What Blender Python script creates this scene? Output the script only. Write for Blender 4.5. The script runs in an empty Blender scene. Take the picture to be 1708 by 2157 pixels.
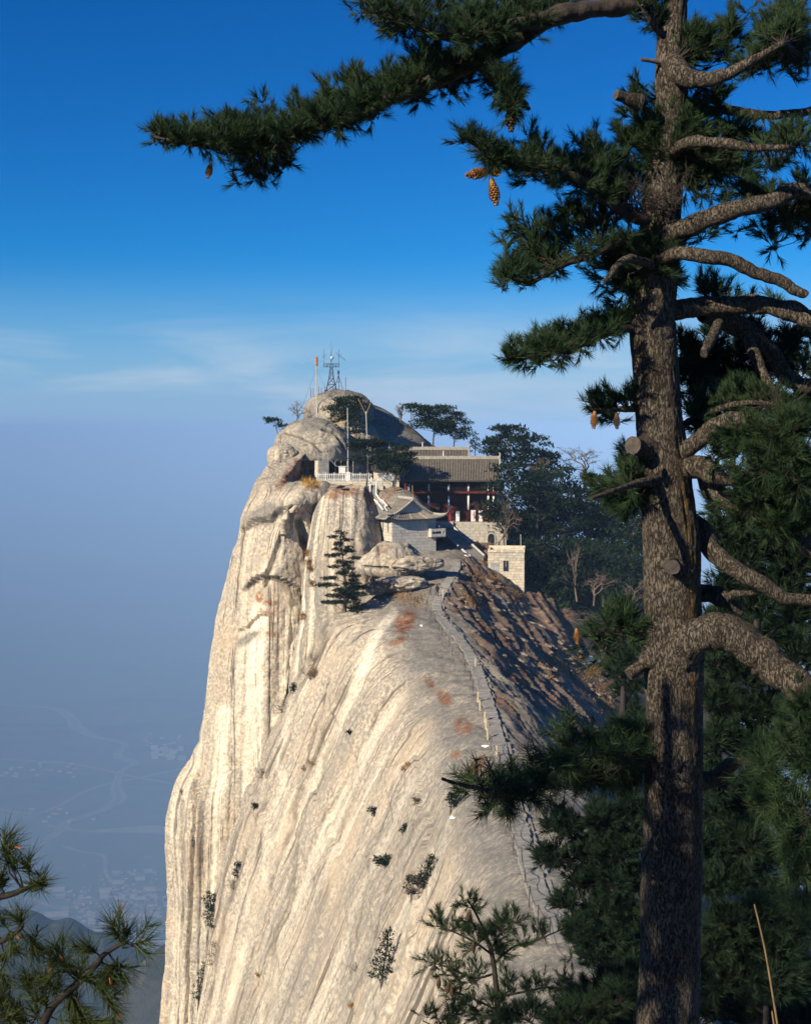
import bpy, bmesh, math, random
import numpy as np
from mathutils import Vector, Matrix, Quaternion
from mathutils.bvhtree import BVHTree

random.seed(7)
RNG = np.random.default_rng(7)
sc = bpy.context.scene
COL = sc.collection

# ------------------------------------------------------------------ camera
# measurements were taken on a 1708 x 2157 print of the photograph
FOC, CU, HV = 3000.0, 854.0, 900.0
cam_d = bpy.data.cameras.new('camera')
cam = bpy.data.objects.new('camera', cam_d)
COL.objects.link(cam)
cam.location = (0, 0, 0)
cam.rotation_euler = (math.radians(90), 0, 0)
cam_d.sensor_fit = 'VERTICAL'
cam_d.sensor_height = 24.0
cam_d.lens = 24.0 * FOC / 2157.0
cam_d.shift_y = -(1078.5 - HV) / 2157.0
cam_d.clip_start = 0.1
cam_d.clip_end = 300000.0
cam_d.dof.use_dof = True
cam_d.dof.focus_distance = 20.0
cam_d.dof.aperture_fstop = 5.0
sc.camera = cam

# ------------------------------------------------------------------ sky, sun, exposure
SUN_EL, SUN_AZ = 29.0, 230.0            # azimuth clockwise from +Y (view direction)
_e, _a = math.radians(SUN_EL), math.radians(SUN_AZ)
SUN = Vector((math.sin(_a) * math.cos(_e), math.cos(_a) * math.cos(_e), math.sin(_e)))
world = bpy.data.worlds.new('World')
sc.world = world
world.use_nodes = True
wt = world.node_tree
wt.nodes.clear()


def nd(nt, typ, **kw):
    n = nt.nodes.new(typ)
    for k, v in kw.items():
        if k.startswith('i_'):
            n.inputs[k[2:].replace('_', ' ')].default_value = v
        else:
            setattr(n, k, v)
    return n


def ln(nt, a, ao, b, bi):
    nt.links.new(a.outputs[ao], b.inputs[bi])


w_out = nd(wt, 'ShaderNodeOutputWorld')
w_bg = nd(wt, 'ShaderNodeBackground')
w_sky = nd(wt, 'ShaderNodeTexSky', sky_type='NISHITA', sun_disc=False, sun_elevation=_e, sun_rotation=_a,
           altitude=2100.0, air_density=1.0, dust_density=0.5, ozone_density=3.5)
w_hsv = nd(wt, 'ShaderNodeHueSaturation')
w_hsv.inputs['Saturation'].default_value = 1.35
w_hsv.inputs['Value'].default_value = 1.0
w_gam = nd(wt, 'ShaderNodeMix', data_type='RGBA', blend_type='MULTIPLY')
w_gam.inputs[0].default_value = 1.0
w_gam.inputs[7].default_value = (0.18, 0.92, 1.30, 1)
# thin cirrus drawn out along the horizon
w_tc = nd(wt, 'ShaderNodeTexCoord')
w_map = nd(wt, 'ShaderNodeMapping')
w_map.inputs['Scale'].default_value = (2.2, 2.2, 14.0)
w_map.inputs['Rotation'].default_value = (0.0, 0.06, 0.0)
w_noi = nd(wt, 'ShaderNodeTexNoise', i_Scale=2.1, i_Detail=7.0, i_Roughness=0.55, i_Distortion=0.6)
w_rmp = nd(wt, 'ShaderNodeValToRGB')
w_rmp.color_ramp.elements[0].position = 0.42
w_rmp.color_ramp.elements[0].color = (0, 0, 0, 1)
w_rmp.color_ramp.elements[1].position = 0.78
w_rmp.color_ramp.elements[1].color = (1.0, 1.0, 1.0, 1)
w_mix = nd(wt, 'ShaderNodeMix', data_type='RGBA')
w_mix.inputs[7].default_value = (7.0, 8.2, 9.6, 1)
ln(wt, w_tc, 'Generated', w_map, 'Vector')
ln(wt, w_map, 'Vector', w_noi, 'Vector')
ln(wt, w_noi, 'Fac', w_rmp, 'Fac')
ln(wt, w_sky, 'Color', w_hsv, 'Color')
wt.links.new(w_hsv.outputs['Color'], w_gam.inputs[6])
w_air = nd(wt, 'ShaderNodeMix', data_type='RGBA')          # whiter air low over the horizon, all the way round
w_air.inputs[7].default_value = (3.7, 5.7, 8.5, 1)
wt.links.new(w_gam.outputs[2], w_air.inputs[6])
wt.links.new(w_air.outputs[2], w_mix.inputs[6])
w_sep = nd(wt, 'ShaderNodeSeparateXYZ')
ln(wt, w_tc, 'Generated', w_sep, 'Vector')
w_lo = nd(wt, 'ShaderNodeMapRange', interpolation_type='SMOOTHSTEP')
w_lo.inputs['From Min'].default_value = 0.10
w_lo.inputs['From Max'].default_value = 0.035
ln(wt, w_sep, 'Z', w_lo, 'Value')
w_hz = nd(wt, 'ShaderNodeMapRange', interpolation_type='SMOOTHSTEP')
w_hz.inputs['From Min'].default_value = 0.125
w_hz.inputs['From Max'].default_value = 0.0
w_hz.inputs['To Max'].default_value = 0.9
ln(wt, w_sep, 'Z', w_hz, 'Value')
wt.links.new(w_hz.outputs[0], w_air.inputs[0])
w_mul = nd(wt, 'ShaderNodeMath', operation='MULTIPLY')
wt.links.new(w_rmp.outputs['Color'], w_mul.inputs[0])
wt.links.new(w_lo.outputs[0], w_mul.inputs[1])
wt.links.new(w_mul.outputs[0], w_mix.inputs[0])
wt.links.new(w_mix.outputs[2], w_bg.inputs['Color'])
w_bg.inputs['Strength'].default_value = 0.05
ln(wt, w_bg, 'Background', w_out, 'Surface')

sun_d = bpy.data.lights.new('sun', 'SUN')
sun_d.energy = 5.0
sun_d.angle = math.radians(0.53)
sun_d.color = (1.0, 0.885, 0.70)
sun_o = bpy.data.objects.new('sun', sun_d)
COL.objects.link(sun_o)
sun_o.rotation_euler = SUN.to_track_quat('Z', 'Y').to_euler()
sun_o.location = (-40, -30, 60)

sc.render.engine = 'CYCLES'
sc.view_settings.view_transform = 'Standard'
sc.view_settings.look = 'None'
sc.view_settings.gamma = 1.0
sc.view_settings.use_curve_mapping = False
sc.view_settings.exposure = 0.7
sc.cycles.max_bounces = 6
sc.cycles.diffuse_bounces = 1
sc.cycles.transmission_bounces = 2
sc.cycles.volume_bounces = 0
sc.cycles.use_denoising = True


# ------------------------------------------------------------------ helpers
def at(u, v, Y):
    """a point that was measured at (u, v) on the print and stands Y metres in front of the camera"""
    return Vector(((u - CU) / FOC * Y, Y, (HV - v) / FOC * Y))


WM = {}


def worldm(o):
    return WM.get(o.name, Matrix.Identity(4))


def tag(o, label=None, cat=None, group=None, kind=None):
    if label: o['label'] = label
    if cat: o['category'] = cat
    if group: o['group'] = group
    if kind: o['kind'] = kind
    return o


def thing(name, loc, label=None, cat=None, group=None, rz=0.0, kind=None):
    o = bpy.data.objects.new(name, None)
    o.empty_display_size = 0.2
    COL.objects.link(o)
    o.location = loc
    o.rotation_euler = (0, 0, rz)
    WM[o.name] = Matrix.Translation(Vector(loc)) @ Matrix.Rotation(rz, 4, 'Z')
    return tag(o, label, cat, group, kind)


def link(name, me, parent=None, mat=None, mw=None):
    """one mesh object; mesh data in world coordinates unless mw is given"""
    if mat is not None and not me.materials:
        me.materials.append(mat)
    o = bpy.data.objects.new(name, me)
    COL.objects.link(o)
    if mw is not None:
        o.matrix_basis = mw
        WM[o.name] = mw.copy()
    if parent is not None:
        o.parent = parent
        o.matrix_parent_inverse = worldm(parent).inverted()
    return o


def mesh_np(name, V, F, mat=None, smooth=True, uv=None, col=None):
    V = np.asarray(V, dtype=np.float32)
    F = np.asarray(F, dtype=np.int32)
    k = F.shape[1]
    me = bpy.data.meshes.new(name)
    me.vertices.add(len(V))
    me.vertices.foreach_set('co', V.ravel())
    me.loops.add(F.size)
    me.loops.foreach_set('vertex_index', F.ravel())
    me.polygons.add(len(F))
    me.polygons.foreach_set('loop_start', np.arange(0, F.size, k, dtype=np.int32))
    me.polygons.foreach_set('use_smooth', np.full(len(F), smooth, dtype=bool))
    me.update(calc_edges=True)
    if uv is not None:
        l = me.uv_layers.new(name='UVMap')
        l.data.foreach_set('uv', np.asarray(uv, np.float32)[F.ravel()].ravel())
    if col is not None:
        a = me.color_attributes.new('stain', 'FLOAT_COLOR', 'POINT')
        a.data.foreach_set('color', np.asarray(col, np.float32).ravel())
    if mat is not None:
        me.materials.append(mat)
    return me


def grid_faces(nr, nc, closed=False):
    i = np.arange(nr - 1)[:, None]
    j = np.arange(nc if closed else nc - 1)[None, :]
    j2 = (j + 1) % nc
    return np.stack([i * nc + j, i * nc + j2, (i + 1) * nc + j2, (i + 1) * nc + j], -1).reshape(-1, 4)


class MB:
    """collects simple shapes into one mesh"""
    def __init__(s):
        s.v, s.f = [], []

    def box(s, c, size, rz=0.0, mat=None):
        hx, hy, hz = size[0] / 2, size[1] / 2, size[2] / 2
        m = Matrix.Translation(Vector(c)) @ Matrix.Rotation(rz, 4, 'Z') if mat is None else mat
        b = len(s.v)
        for x in (-hx, hx):
            for y in (-hy, hy):
                for z in (-hz, hz):
                    s.v.append(tuple(m @ Vector((x, y, z))))
        for q in ((0, 1, 3, 2), (4, 6, 7, 5), (0, 4, 5, 1), (2, 3, 7, 6), (0, 2, 6, 4), (1, 5, 7, 3)):
            s.f.append(tuple(b + i for i in q))
        return s

    def tube(s, pts, rad, n=6, cap=True):
        pts = [Vector(p) for p in pts]
        if not hasattr(rad, '__len__'):
            rad = [rad] * len(pts)
        b = len(s.v)
        ref = Vector((0.13, 0.31, 0.94))
        for i, p in enumerate(pts):
            t = (pts[min(i + 1, len(pts) - 1)] - pts[max(i - 1, 0)])
            t = t.normalized() if t.length > 1e-9 else Vector((0, 0, 1))
            a = t.cross(ref)
            if a.length < 0.05: a = t.cross(Vector((1, 0, 0)))
            a.normalize()
            c = t.cross(a)
            for k in range(n):
                w = 2 * math.pi * k / n
                s.v.append(tuple(p + (a * math.cos(w) + c * math.sin(w)) * rad[i]))
        for i in range(len(pts) - 1):
            for k in range(n):
                k2 = (k + 1) % n
                s.f.append((b + i * n + k, b + i * n + k2, b + (i + 1) * n + k2, b + (i + 1) * n + k))
        if cap:
            s.f.append(tuple(b + k for k in range(n))[::-1])
            e = b + (len(pts) - 1) * n
            s.f.append(tuple(e + k for k in range(n)))
        return s

    def face(s, pts):
        b = len(s.v)
        s.v += [tuple(p) for p in pts]
        s.f.append(tuple(range(b, b + len(pts))))
        return s

    def prism(s, poly, d):
        """extrude a planar polygon by vector d"""
        b = len(s.v)
        n = len(poly)
        d = Vector(d)
        s.v += [tuple(Vector(p)) for p in poly] + [tuple(Vector(p) + d) for p in poly]
        s.f.append(tuple(range(b, b + n))[::-1])
        s.f.append(tuple(range(b + n, b + 2 * n)))
        for i in range(n):
            j = (i + 1) % n
            s.f.append((b + i, b + j, b + n + j, b + n + i))
        return s

    def mesh(s, name, mat=None, smooth=False):
        me = bpy.data.meshes.new(name)
        me.from_pydata(s.v, [], s.f)
        bm = bmesh.new()
        bm.from_mesh(me)
        bmesh.ops.recalc_face_normals(bm, faces=bm.faces)
        bm.to_mesh(me)
        bm.free()
        if smooth:
            me.polygons.foreach_set('use_smooth', [True] * len(me.polygons))
        if mat is not None: me.materials.append(mat)
        me.update()
        return me

    def build(s, name, mat, parent=None, smooth=False):
        return link(name, s.mesh(name, mat, smooth), parent)


def sm(x, a, b):
    t = np.clip((x - a) / (b - a), 0, 1)
    return t * t * (3 - 2 * t)


def _hash(ix, iy, iz, seed):
    h = (ix.astype(np.int64) * 374761393 + iy.astype(np.int64) * 668265263 + iz.astype(np.int64) * 2147483647 + seed * 974711) & 0xffffffff
    h = ((h ^ (h >> 13)) * 1274126177) & 0xffffffff
    h = ((h ^ (h >> 16)) * 2246822519) & 0xffffffff
    return ((h ^ (h >> 15)) & 0xffffff) / float(0xffffff)


def noise(x, y, z=0.0, seed=0):
    """value noise, -1..1"""
    x, y, z = np.broadcast_arrays(np.asarray(x, float), np.asarray(y, float), np.asarray(z, float))
    ix, iy, iz = np.floor(x).astype(np.int64), np.floor(y).astype(np.int64), np.floor(z).astype(np.int64)
    fx, fy, fz = x - ix, y - iy, z - iz
    fx, fy, fz = [f * f * f * (f * (f * 6 - 15) + 10) for f in (fx, fy, fz)]
    r = 0
    for dx in (0, 1):
        for dy in (0, 1):
            for dz in (0, 1):
                w = (fx if dx else 1 - fx) * (fy if dy else 1 - fy) * (fz if dz else 1 - fz)
                r = r + w * _hash(ix + dx, iy + dy, iz + dz, seed)
    return r * 2 - 1


def fbm(x, y, z=0.0, oct=4, seed=0, gain=0.5):
    r, a, f = 0, 1.0, 1.0
    for o in range(oct):
        r = r + a * noise(np.asarray(x) * f + o * 17.3, np.asarray(y) * f - o * 9.1, np.asarray(z) * f + o * 5.7, seed + o)
        a *= gain
        f *= 2.03
    return r


def cat_rom(P, ts):
    """Catmull-Rom through rows of P (n, ...) at float positions ts"""
    P = np.asarray(P, float)
    n = len(P)
    i = np.clip(np.floor(ts).astype(int), 0, n - 2)
    t = (ts - i).reshape((-1,) + (1,) * (P.ndim - 1))
    p0, p1, p2, p3 = P[np.maximum(i - 1, 0)], P[i], P[i + 1], P[np.minimum(i + 2, n - 1)]
    return 0.5 * ((2 * p1) + (-p0 + p2) * t + (2 * p0 - 5 * p1 + 4 * p2 - p3) * t ** 2 + (-p0 + 3 * p1 - 3 * p2 + p3) * t ** 3)


# ------------------------------------------------------------------ materials
def mat_new(name):
    m = bpy.data.materials.new(name)
    m.use_nodes = True
    nt = m.node_tree
    nt.nodes.clear()
    out = nd(nt, 'ShaderNodeOutputMaterial')
    b = nd(nt, 'ShaderNodeBsdfPrincipled')
    b.inputs['Roughness'].default_value = 0.85
    b.inputs['Specular IOR Level'].default_value = 0.25
    ln(nt, b, 'BSDF', out, 'Surface')
    return m, nt, b, out


def mixc(nt, fac, c1, c2, blend='MIX'):
    m = nd(nt, 'ShaderNodeMix', data_type='RGBA', blend_type=blend)
    for s, i in ((fac, 0), (c1, 6), (c2, 7)):
        if isinstance(s, (int, float)):
            m.inputs[i].default_value = s
        elif isinstance(s, tuple):
            m.inputs[i].default_value = s + (1,) if len(s) == 3 else s
        else:
            nt.links.new(s, m.inputs[i])
    return m.outputs[2]


def ramp(nt, src, p0, p1, v0=0.0, v1=1.0):
    m = nd(nt, 'ShaderNodeMapRange', interpolation_type='SMOOTHSTEP')
    m.inputs['From Min'].default_value = p0
    m.inputs['From Max'].default_value = p1
    m.inputs['To Min'].default_value = v0
    m.inputs['To Max'].default_value = v1
    nt.links.new(src, m.inputs['Value'])
    return m.outputs[0]


def nz(nt, vec, scale, detail=3.0, rough=0.5, dist=0.0):
    n = nd(nt, 'ShaderNodeTexNoise', i_Scale=scale, i_Detail=detail, i_Roughness=rough, i_Distortion=dist)
    if vec is not None: nt.links.new(vec, n.inputs['Vector'])
    return n.outputs['Fac']


def mapping(nt, vec, scale=(1, 1, 1), rot=(0, 0, 0)):
    m = nd(nt, 'ShaderNodeMapping')
    m.inputs['Scale'].default_value = scale
    m.inputs['Rotation'].default_value = rot
    nt.links.new(vec, m.inputs['Vector'])
    return m.outputs[0]


def mth(nt, op, a, b=None):
    m = nd(nt, 'ShaderNodeMath', operation=op)
    for i, s in enumerate((a, b)):
        if s is None: continue
        if isinstance(s, (int, float)): m.inputs[i].default_value = s
        else: nt.links.new(s, m.inputs[i])
    return m.outputs[0]


def bump(nt, b, h, strength, dist):
    n = nd(nt, 'ShaderNodeBump')
    n.inputs['Strength'].default_value = strength
    n.inputs['Distance'].default_value = dist
    nt.links.new(h, n.inputs['Height'])
    ln(nt, n, 'Normal', b, 'Normal')


def plain(name, c1, c2=None, scale=3.0, rough=0.85, bmp=0.0, bdist=0.02, spec=0.25, metal=0.0, detail=4.0):
    """a simple mottled procedural material"""
    m, nt, b, out = mat_new(name)
    c2 = c2 or tuple(x * 0.7 for x in c1)
    tc = nd(nt, 'ShaderNodeTexCoord')
    geo = nd(nt, 'ShaderNodeNewGeometry')
    f = nz(nt, geo.outputs['Position'], scale, detail, 0.6)
    nt.links.new(mixc(nt, ramp(nt, f, 0.35, 0.65), c1, c2), b.inputs['Base Color'])
    b.inputs['Roughness'].default_value = rough
    b.inputs['Specular IOR Level'].default_value = spec
    b.inputs['Metallic'].default_value = metal
    if bmp: bump(nt, b, f, bmp, bdist)
    return m


def granite():
    m, nt, b, out = mat_new('granite')
    geo = nd(nt, 'ShaderNodeNewGeometry')
    pos = geo.outputs['Position']
    uvn = nd(nt, 'ShaderNodeUVMap', uv_map='UVMap')
    st = nd(nt, 'ShaderNodeAttribute', attribute_name='stain')
    sep = nd(nt, 'ShaderNodeSeparateColor')
    ln(nt, st, 'Color', sep, 'Color')
    speck = nz(nt, pos, 2.1, 6.0, 0.72)
    grain = nz(nt, pos, 5.5, 3.0, 0.7)
    mott = nz(nt, pos, 0.62, 5.0, 0.7)
    broad = nz(nt, pos, 0.11, 4.0, 0.6)
    s1 = nz(nt, mapping(nt, uvn.outputs['UV'], (0.55, 0.014, 1)), 1.0, 6.0, 0.68, 0.06)
    s2 = nz(nt, mapping(nt, uvn.outputs['UV'], (2.6, 0.03, 1)), 1.0, 5.0, 0.65, 0.05)
    c = mixc(nt, ramp(nt, speck, 0.42, 0.58), (0.56, 0.475, 0.355), (0.255, 0.215, 0.165))
    c = mixc(nt, ramp(nt, mott, 0.44, 0.62, 0.0, 0.65), c, (0.30, 0.27, 0.225))
    c = mixc(nt, ramp(nt, broad, 0.45, 0.66, 0.0, 0.5), c, (0.47, 0.36, 0.24))
    c = mixc(nt, ramp(nt, s1, 0.55, 0.70, 0.0, 0.4), c, (0.64, 0.555, 0.425))
    c = mixc(nt, ramp(nt, s1, 0.46, 0.32, 0.0, 0.5), c, (0.33, 0.305, 0.265))
    c = mixc(nt, ramp(nt, s2, 0.58, 0.68, 0.0, 0.35), c, (0.36, 0.30, 0.23))
    # hairline cracks running with the fall of the face
    ck = nz(nt, mapping(nt, uvn.outputs['UV'], (0.20, 0.006, 1)), 1.0, 4.0, 0.6, 0.06)
    ckl = ramp(nt, mth(nt, 'ABSOLUTE', mth(nt, 'SUBTRACT', ck, 0.5)), 0.0, 0.020, 1.0, 0.0)
    ckm = ramp(nt, nz(nt, mapping(nt, uvn.outputs['UV'], (0.12, 0.11, 1)), 1.0, 3.0, 0.6), 0.38, 0.48)
    ckl = mth(nt, 'MULTIPLY', ckl, ckm)
    ckl = mth(nt, 'MULTIPLY', ckl, ramp(nt, sep.outputs['Blue'], 0.7, 0.3))
    c = mixc(nt, mth(nt, 'MULTIPLY', ckl, 0.92), c, (0.085, 0.07, 0.055))
    # dark water streaks
    wsn = nz(nt, mapping(nt, uvn.outputs['UV'], (1.1, 0.010, 1)), 1.0, 3.0, 0.6, 0.04)
    wsm = ramp(nt, nz(nt, mapping(nt, uvn.outputs['UV'], (0.07, 0.04, 1)), 1.0, 3.0, 0.6), 0.46, 0.62)
    c = mixc(nt, mth(nt, 'MULTIPLY', ramp(nt, wsn, 0.56, 0.66, 0.0, 0.8), wsm), c, (0.16, 0.15, 0.135))
    # pale washed stripes
    pale = mth(nt, 'MULTIPLY', sep.outputs['Red'], ramp(nt, speck, 0.66, 0.46, 0.35, 1.0))
    c = mixc(nt, pale, c, (0.78, 0.69, 0.53))
    # lichen: grey crust on the crests, rust red in patches
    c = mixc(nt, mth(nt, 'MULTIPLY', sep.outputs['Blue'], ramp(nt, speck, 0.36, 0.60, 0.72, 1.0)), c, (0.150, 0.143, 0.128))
    rn = nz(nt, pos, 1.3, 6.0, 0.78)
    rust = mth(nt, 'MULTIPLY', sep.outputs['Green'], ramp(nt, rn, 0.39, 0.52))
    c = mixc(nt, rust, c, mixc(nt, ramp(nt, mott, 0.4, 0.6), (0.25, 0.082, 0.024), (0.11, 0.045, 0.020)))
    # dark mineral flecks
    c = mixc(nt, ramp(nt, grain, 0.60, 0.72, 0.0, 0.55), c, (0.16, 0.14, 0.115))
    # dark cracks and lines, soil, and shade painted on the lee slope are carried by the alpha of the stain layer
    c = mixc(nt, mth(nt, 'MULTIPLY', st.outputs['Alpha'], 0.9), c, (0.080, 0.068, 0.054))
    nt.links.new(c, b.inputs['Base Color'])
    b.inputs['Roughness'].default_value = 0.95
    b.inputs['Specular IOR Level'].default_value = 0.08
    bare = mth(nt, 'SUBTRACT', 1.0, sep.outputs['Blue'])
    h = mth(nt, 'ADD', mth(nt, 'MULTIPLY', speck, 0.6), mth(nt, 'MULTIPLY', mth(nt, 'MULTIPLY', s2, 0.5), bare))
    h = mth(nt, 'ADD', h, mth(nt, 'MULTIPLY', grain, 0.35))
    h = mth(nt, 'ADD', h, mth(nt, 'MULTIPLY', mott, 1.1))
    h = mth(nt, 'SUBTRACT', h, mth(nt, 'MULTIPLY', mth(nt, 'MULTIPLY', ckl, bare), 0.5))
    bump(nt, b, h, 0.6, 0.28)
    return m


GRANITE = granite()


def needles(name, c1, c2, c3, scale=2.0):
    m, nt, b, out = mat_new(name)
    geo = nd(nt, 'ShaderNodeNewGeometry')
    f = nz(nt, geo.outputs['Position'], scale, 2.0, 0.6)
    r = geo.outputs['Random Per Island']
    c = mixc(nt, ramp(nt, f, 0.35, 0.65), c1, c2)
    c = mixc(nt, ramp(nt, r, 0.55, 1.0, 0.0, 0.8), c, c3)
    nt.links.new(c, b.inputs['Base Color'])
    b.inputs['Roughness'].default_value = 0.75
    b.inputs['Specular IOR Level'].default_value = 0.08
    tr = nd(nt, 'ShaderNodeBsdfTranslucent')
    nt.links.new(c, tr.inputs['Color'])
    mx = nd(nt, 'ShaderNodeMixShader')
    mx.inputs[0].default_value = 0.18
    ln(nt, b, 'BSDF', mx, 1)
    ln(nt, tr, 'BSDF', mx, 2)
    ln(nt, mx, 'Shader', out, 'Surface')
    return m


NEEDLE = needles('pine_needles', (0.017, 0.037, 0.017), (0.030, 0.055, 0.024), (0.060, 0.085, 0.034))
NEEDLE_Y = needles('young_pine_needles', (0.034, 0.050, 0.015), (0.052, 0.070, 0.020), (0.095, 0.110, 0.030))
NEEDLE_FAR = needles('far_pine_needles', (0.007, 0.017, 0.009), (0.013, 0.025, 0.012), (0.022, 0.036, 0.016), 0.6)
NEEDLE_DARK = needles('shade_pine_needles', (0.011, 0.024, 0.013), (0.020, 0.037, 0.018), (0.038, 0.056, 0.025), 1.2)  # darker copy of the needles for shaded pines, shade put into its colour


def bark_mat():
    m, nt, b, out = mat_new('pine_bark')
    geo = nd(nt, 'ShaderNodeNewGeometry')
    pos = geo.outputs['Position']
    n0 = nz(nt, mapping(nt, pos, (38, 38, 11)), 1.0, 5.0, 0.6, 0.5)
    n1 = nz(nt, mapping(nt, pos, (60, 60, 26)), 1.0, 4.0, 0.6)
    rid = mth(nt, 'ABSOLUTE', mth(nt, 'SUBTRACT', n0, 0.5))
    crack = ramp(nt, rid, 0.0, 0.06)
    broad = nz(nt, pos, 1.7, 4.0, 0.6)
    mid = nz(nt, pos, 7.0, 4.0, 0.65)
    c = mixc(nt, ramp(nt, n1, 0.35, 0.66), (0.060, 0.048, 0.036), (0.145, 0.122, 0.093))
    c = mixc(nt, ramp(nt, mid, 0.40, 0.70, 0.0, 0.45), c, (0.088, 0.070, 0.053))
    c = mixc(nt, ramp(nt, broad, 0.52, 0.72, 0.0, 0.55), c, (0.165, 0.143, 0.115))
    c = mixc(nt, ramp(nt, broad, 0.42, 0.30, 0.0, 0.6), c, (0.052, 0.038, 0.029))
    c = mixc(nt, mth(nt, 'MULTIPLY', mth(nt, 'SUBTRACT', 1.0, crack), 0.75), c, (0.020, 0.015, 0.012))
    st = nd(nt, 'ShaderNodeAttribute', attribute_name='stain')
    sep = nd(nt, 'ShaderNodeSeparateColor')
    ln(nt, st, 'Color', sep, 'Color')
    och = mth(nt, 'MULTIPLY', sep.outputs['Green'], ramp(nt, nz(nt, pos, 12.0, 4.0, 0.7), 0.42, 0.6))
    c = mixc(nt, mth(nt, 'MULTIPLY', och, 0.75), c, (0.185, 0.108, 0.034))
    nt.links.new(c, b.inputs['Base Color'])
    b.inputs['Roughness'].default_value = 0.95
    b.inputs['Specular IOR Level'].default_value = 0.1
    h = mth(nt, 'ADD', mth(nt, 'MULTIPLY', crack, 0.8), mth(nt, 'MULTIPLY', n1, 0.8))
    bump(nt, b, h, 1.0, 0.022)
    return m


BARK = bark_mat()
BARK_SHADED = plain('shaded_limb_bark', (0.055, 0.042, 0.032), (0.026, 0.020, 0.016), 14.0, bmp=0.8, bdist=0.02, detail=5.0)  # darker copy of the bark: shade on the left limbs put into its colour
TWIG = plain('twig_bark', (0.036, 0.029, 0.023), (0.022, 0.018, 0.015), 8.0)
DEADWOOD = plain('bare_deadwood', (0.17, 0.135, 0.10), (0.09, 0.07, 0.052), 14.0, bmp=0.5, bdist=0.01)
CUTWOOD = plain('cut_wood', (0.075, 0.062, 0.052), (0.045, 0.034, 0.028), 20.0)
CONE = plain('cone_scale', (0.36, 0.165, 0.05), (0.17, 0.075, 0.028), 45.0, rough=0.7)
CONE_DARK = plain('old_cone_scale', (0.10, 0.06, 0.035), (0.05, 0.03, 0.02), 20.0)
BUD = plain('shoot_bud', (0.32, 0.10, 0.03), (0.2, 0.06, 0.02), 20.0)
FARBARK = plain('far_bark', (0.12, 0.10, 0.08), (0.06, 0.05, 0.04), 2.0)
DRYTWIG = plain('dry_twigs', (0.16, 0.115, 0.085), (0.09, 0.065, 0.05), 1.0)
DRYGRASS = plain('dry_grass', (0.30, 0.17, 0.055), (0.18, 0.095, 0.03), 1.2)
SNOW = plain('snow', (0.82, 0.84, 0.86), (0.7, 0.72, 0.75), 2.0, rough=0.7)
STONE = plain('pale_stone_block', (0.56, 0.49, 0.37), (0.42, 0.36, 0.27), 1.4, bmp=0.5, bdist=0.03, detail=6.0)
STONE_W = plain('wall_core', (0.20, 0.18, 0.15), (0.14, 0.125, 0.10), 2.0)
STONE_G = plain('grey_stone_block', (0.46, 0.43, 0.38), (0.36, 0.34, 0.30), 1.1, bmp=0.4, bdist=0.03, detail=6.0)
CONCRETE = plain('concrete', (0.48, 0.46, 0.40), (0.38, 0.36, 0.31), 1.5, bmp=0.3)
TILE = plain('grey_roof_tile', (0.20, 0.175, 0.14), (0.13, 0.115, 0.095), 1.5, bmp=0.3, detail=6.0)
RIDGE = plain('ridge_tile', (0.36, 0.33, 0.28), (0.26, 0.235, 0.20), 2.5)
TROUGH = plain('roof_trough_tile', (0.10, 0.088, 0.074), (0.07, 0.062, 0.052), 2.5)
REDWOOD = plain('red_lacquer_wood', (0.125, 0.020, 0.014), (0.075, 0.014, 0.010), 2.0, rough=0.6)
DARKWOOD = plain('dark_wood', (0.035, 0.022, 0.018), (0.02, 0.014, 0.012), 2.0)
WHITE = plain('white_paint', (0.74, 0.73, 0.70), (0.58, 0.57, 0.54), 2.0)
DARK = plain('dark_opening', (0.012, 0.012, 0.014), (0.02, 0.02, 0.022), 1.0)
IRON = plain('rusted_iron', (0.065, 0.035, 0.024), (0.035, 0.022, 0.017), 6.0, rough=0.7)
STEEL = plain('painted_steel', (0.04, 0.042, 0.05), (0.07, 0.05, 0.045), 3.0, rough=0.6)
GALV = plain('galvanised_pipe', (0.55, 0.56, 0.56), (0.40, 0.41, 0.41), 4.0, rough=0.5)
POSTW = plain('weathered_post', (0.56, 0.47, 0.32), (0.42, 0.34, 0.22), 6.0)
ORANGE = plain('orange_paint', (0.48, 0.16, 0.04), (0.36, 0.12, 0.035), 6.0)
BAMBOO = plain('bamboo', (0.50, 0.34, 0.10), (0.36, 0.24, 0.07), 6.0)
STEPM = plain('worn_step_stone', (0.27, 0.255, 0.23), (0.19, 0.18, 0.16), 1.6, bmp=0.5, bdist=0.04, detail=6.0)

# ------------------------------------------------------------------ the plain, far below
PLAIN_Z = -1650.0


def on_plain(u, v, dz=0.0):
    Y = -FOC * PLAIN_Z / (v - HV)
    p = at(u, v, Y)
    p.z = PLAIN_Z + dz
    return p


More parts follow.
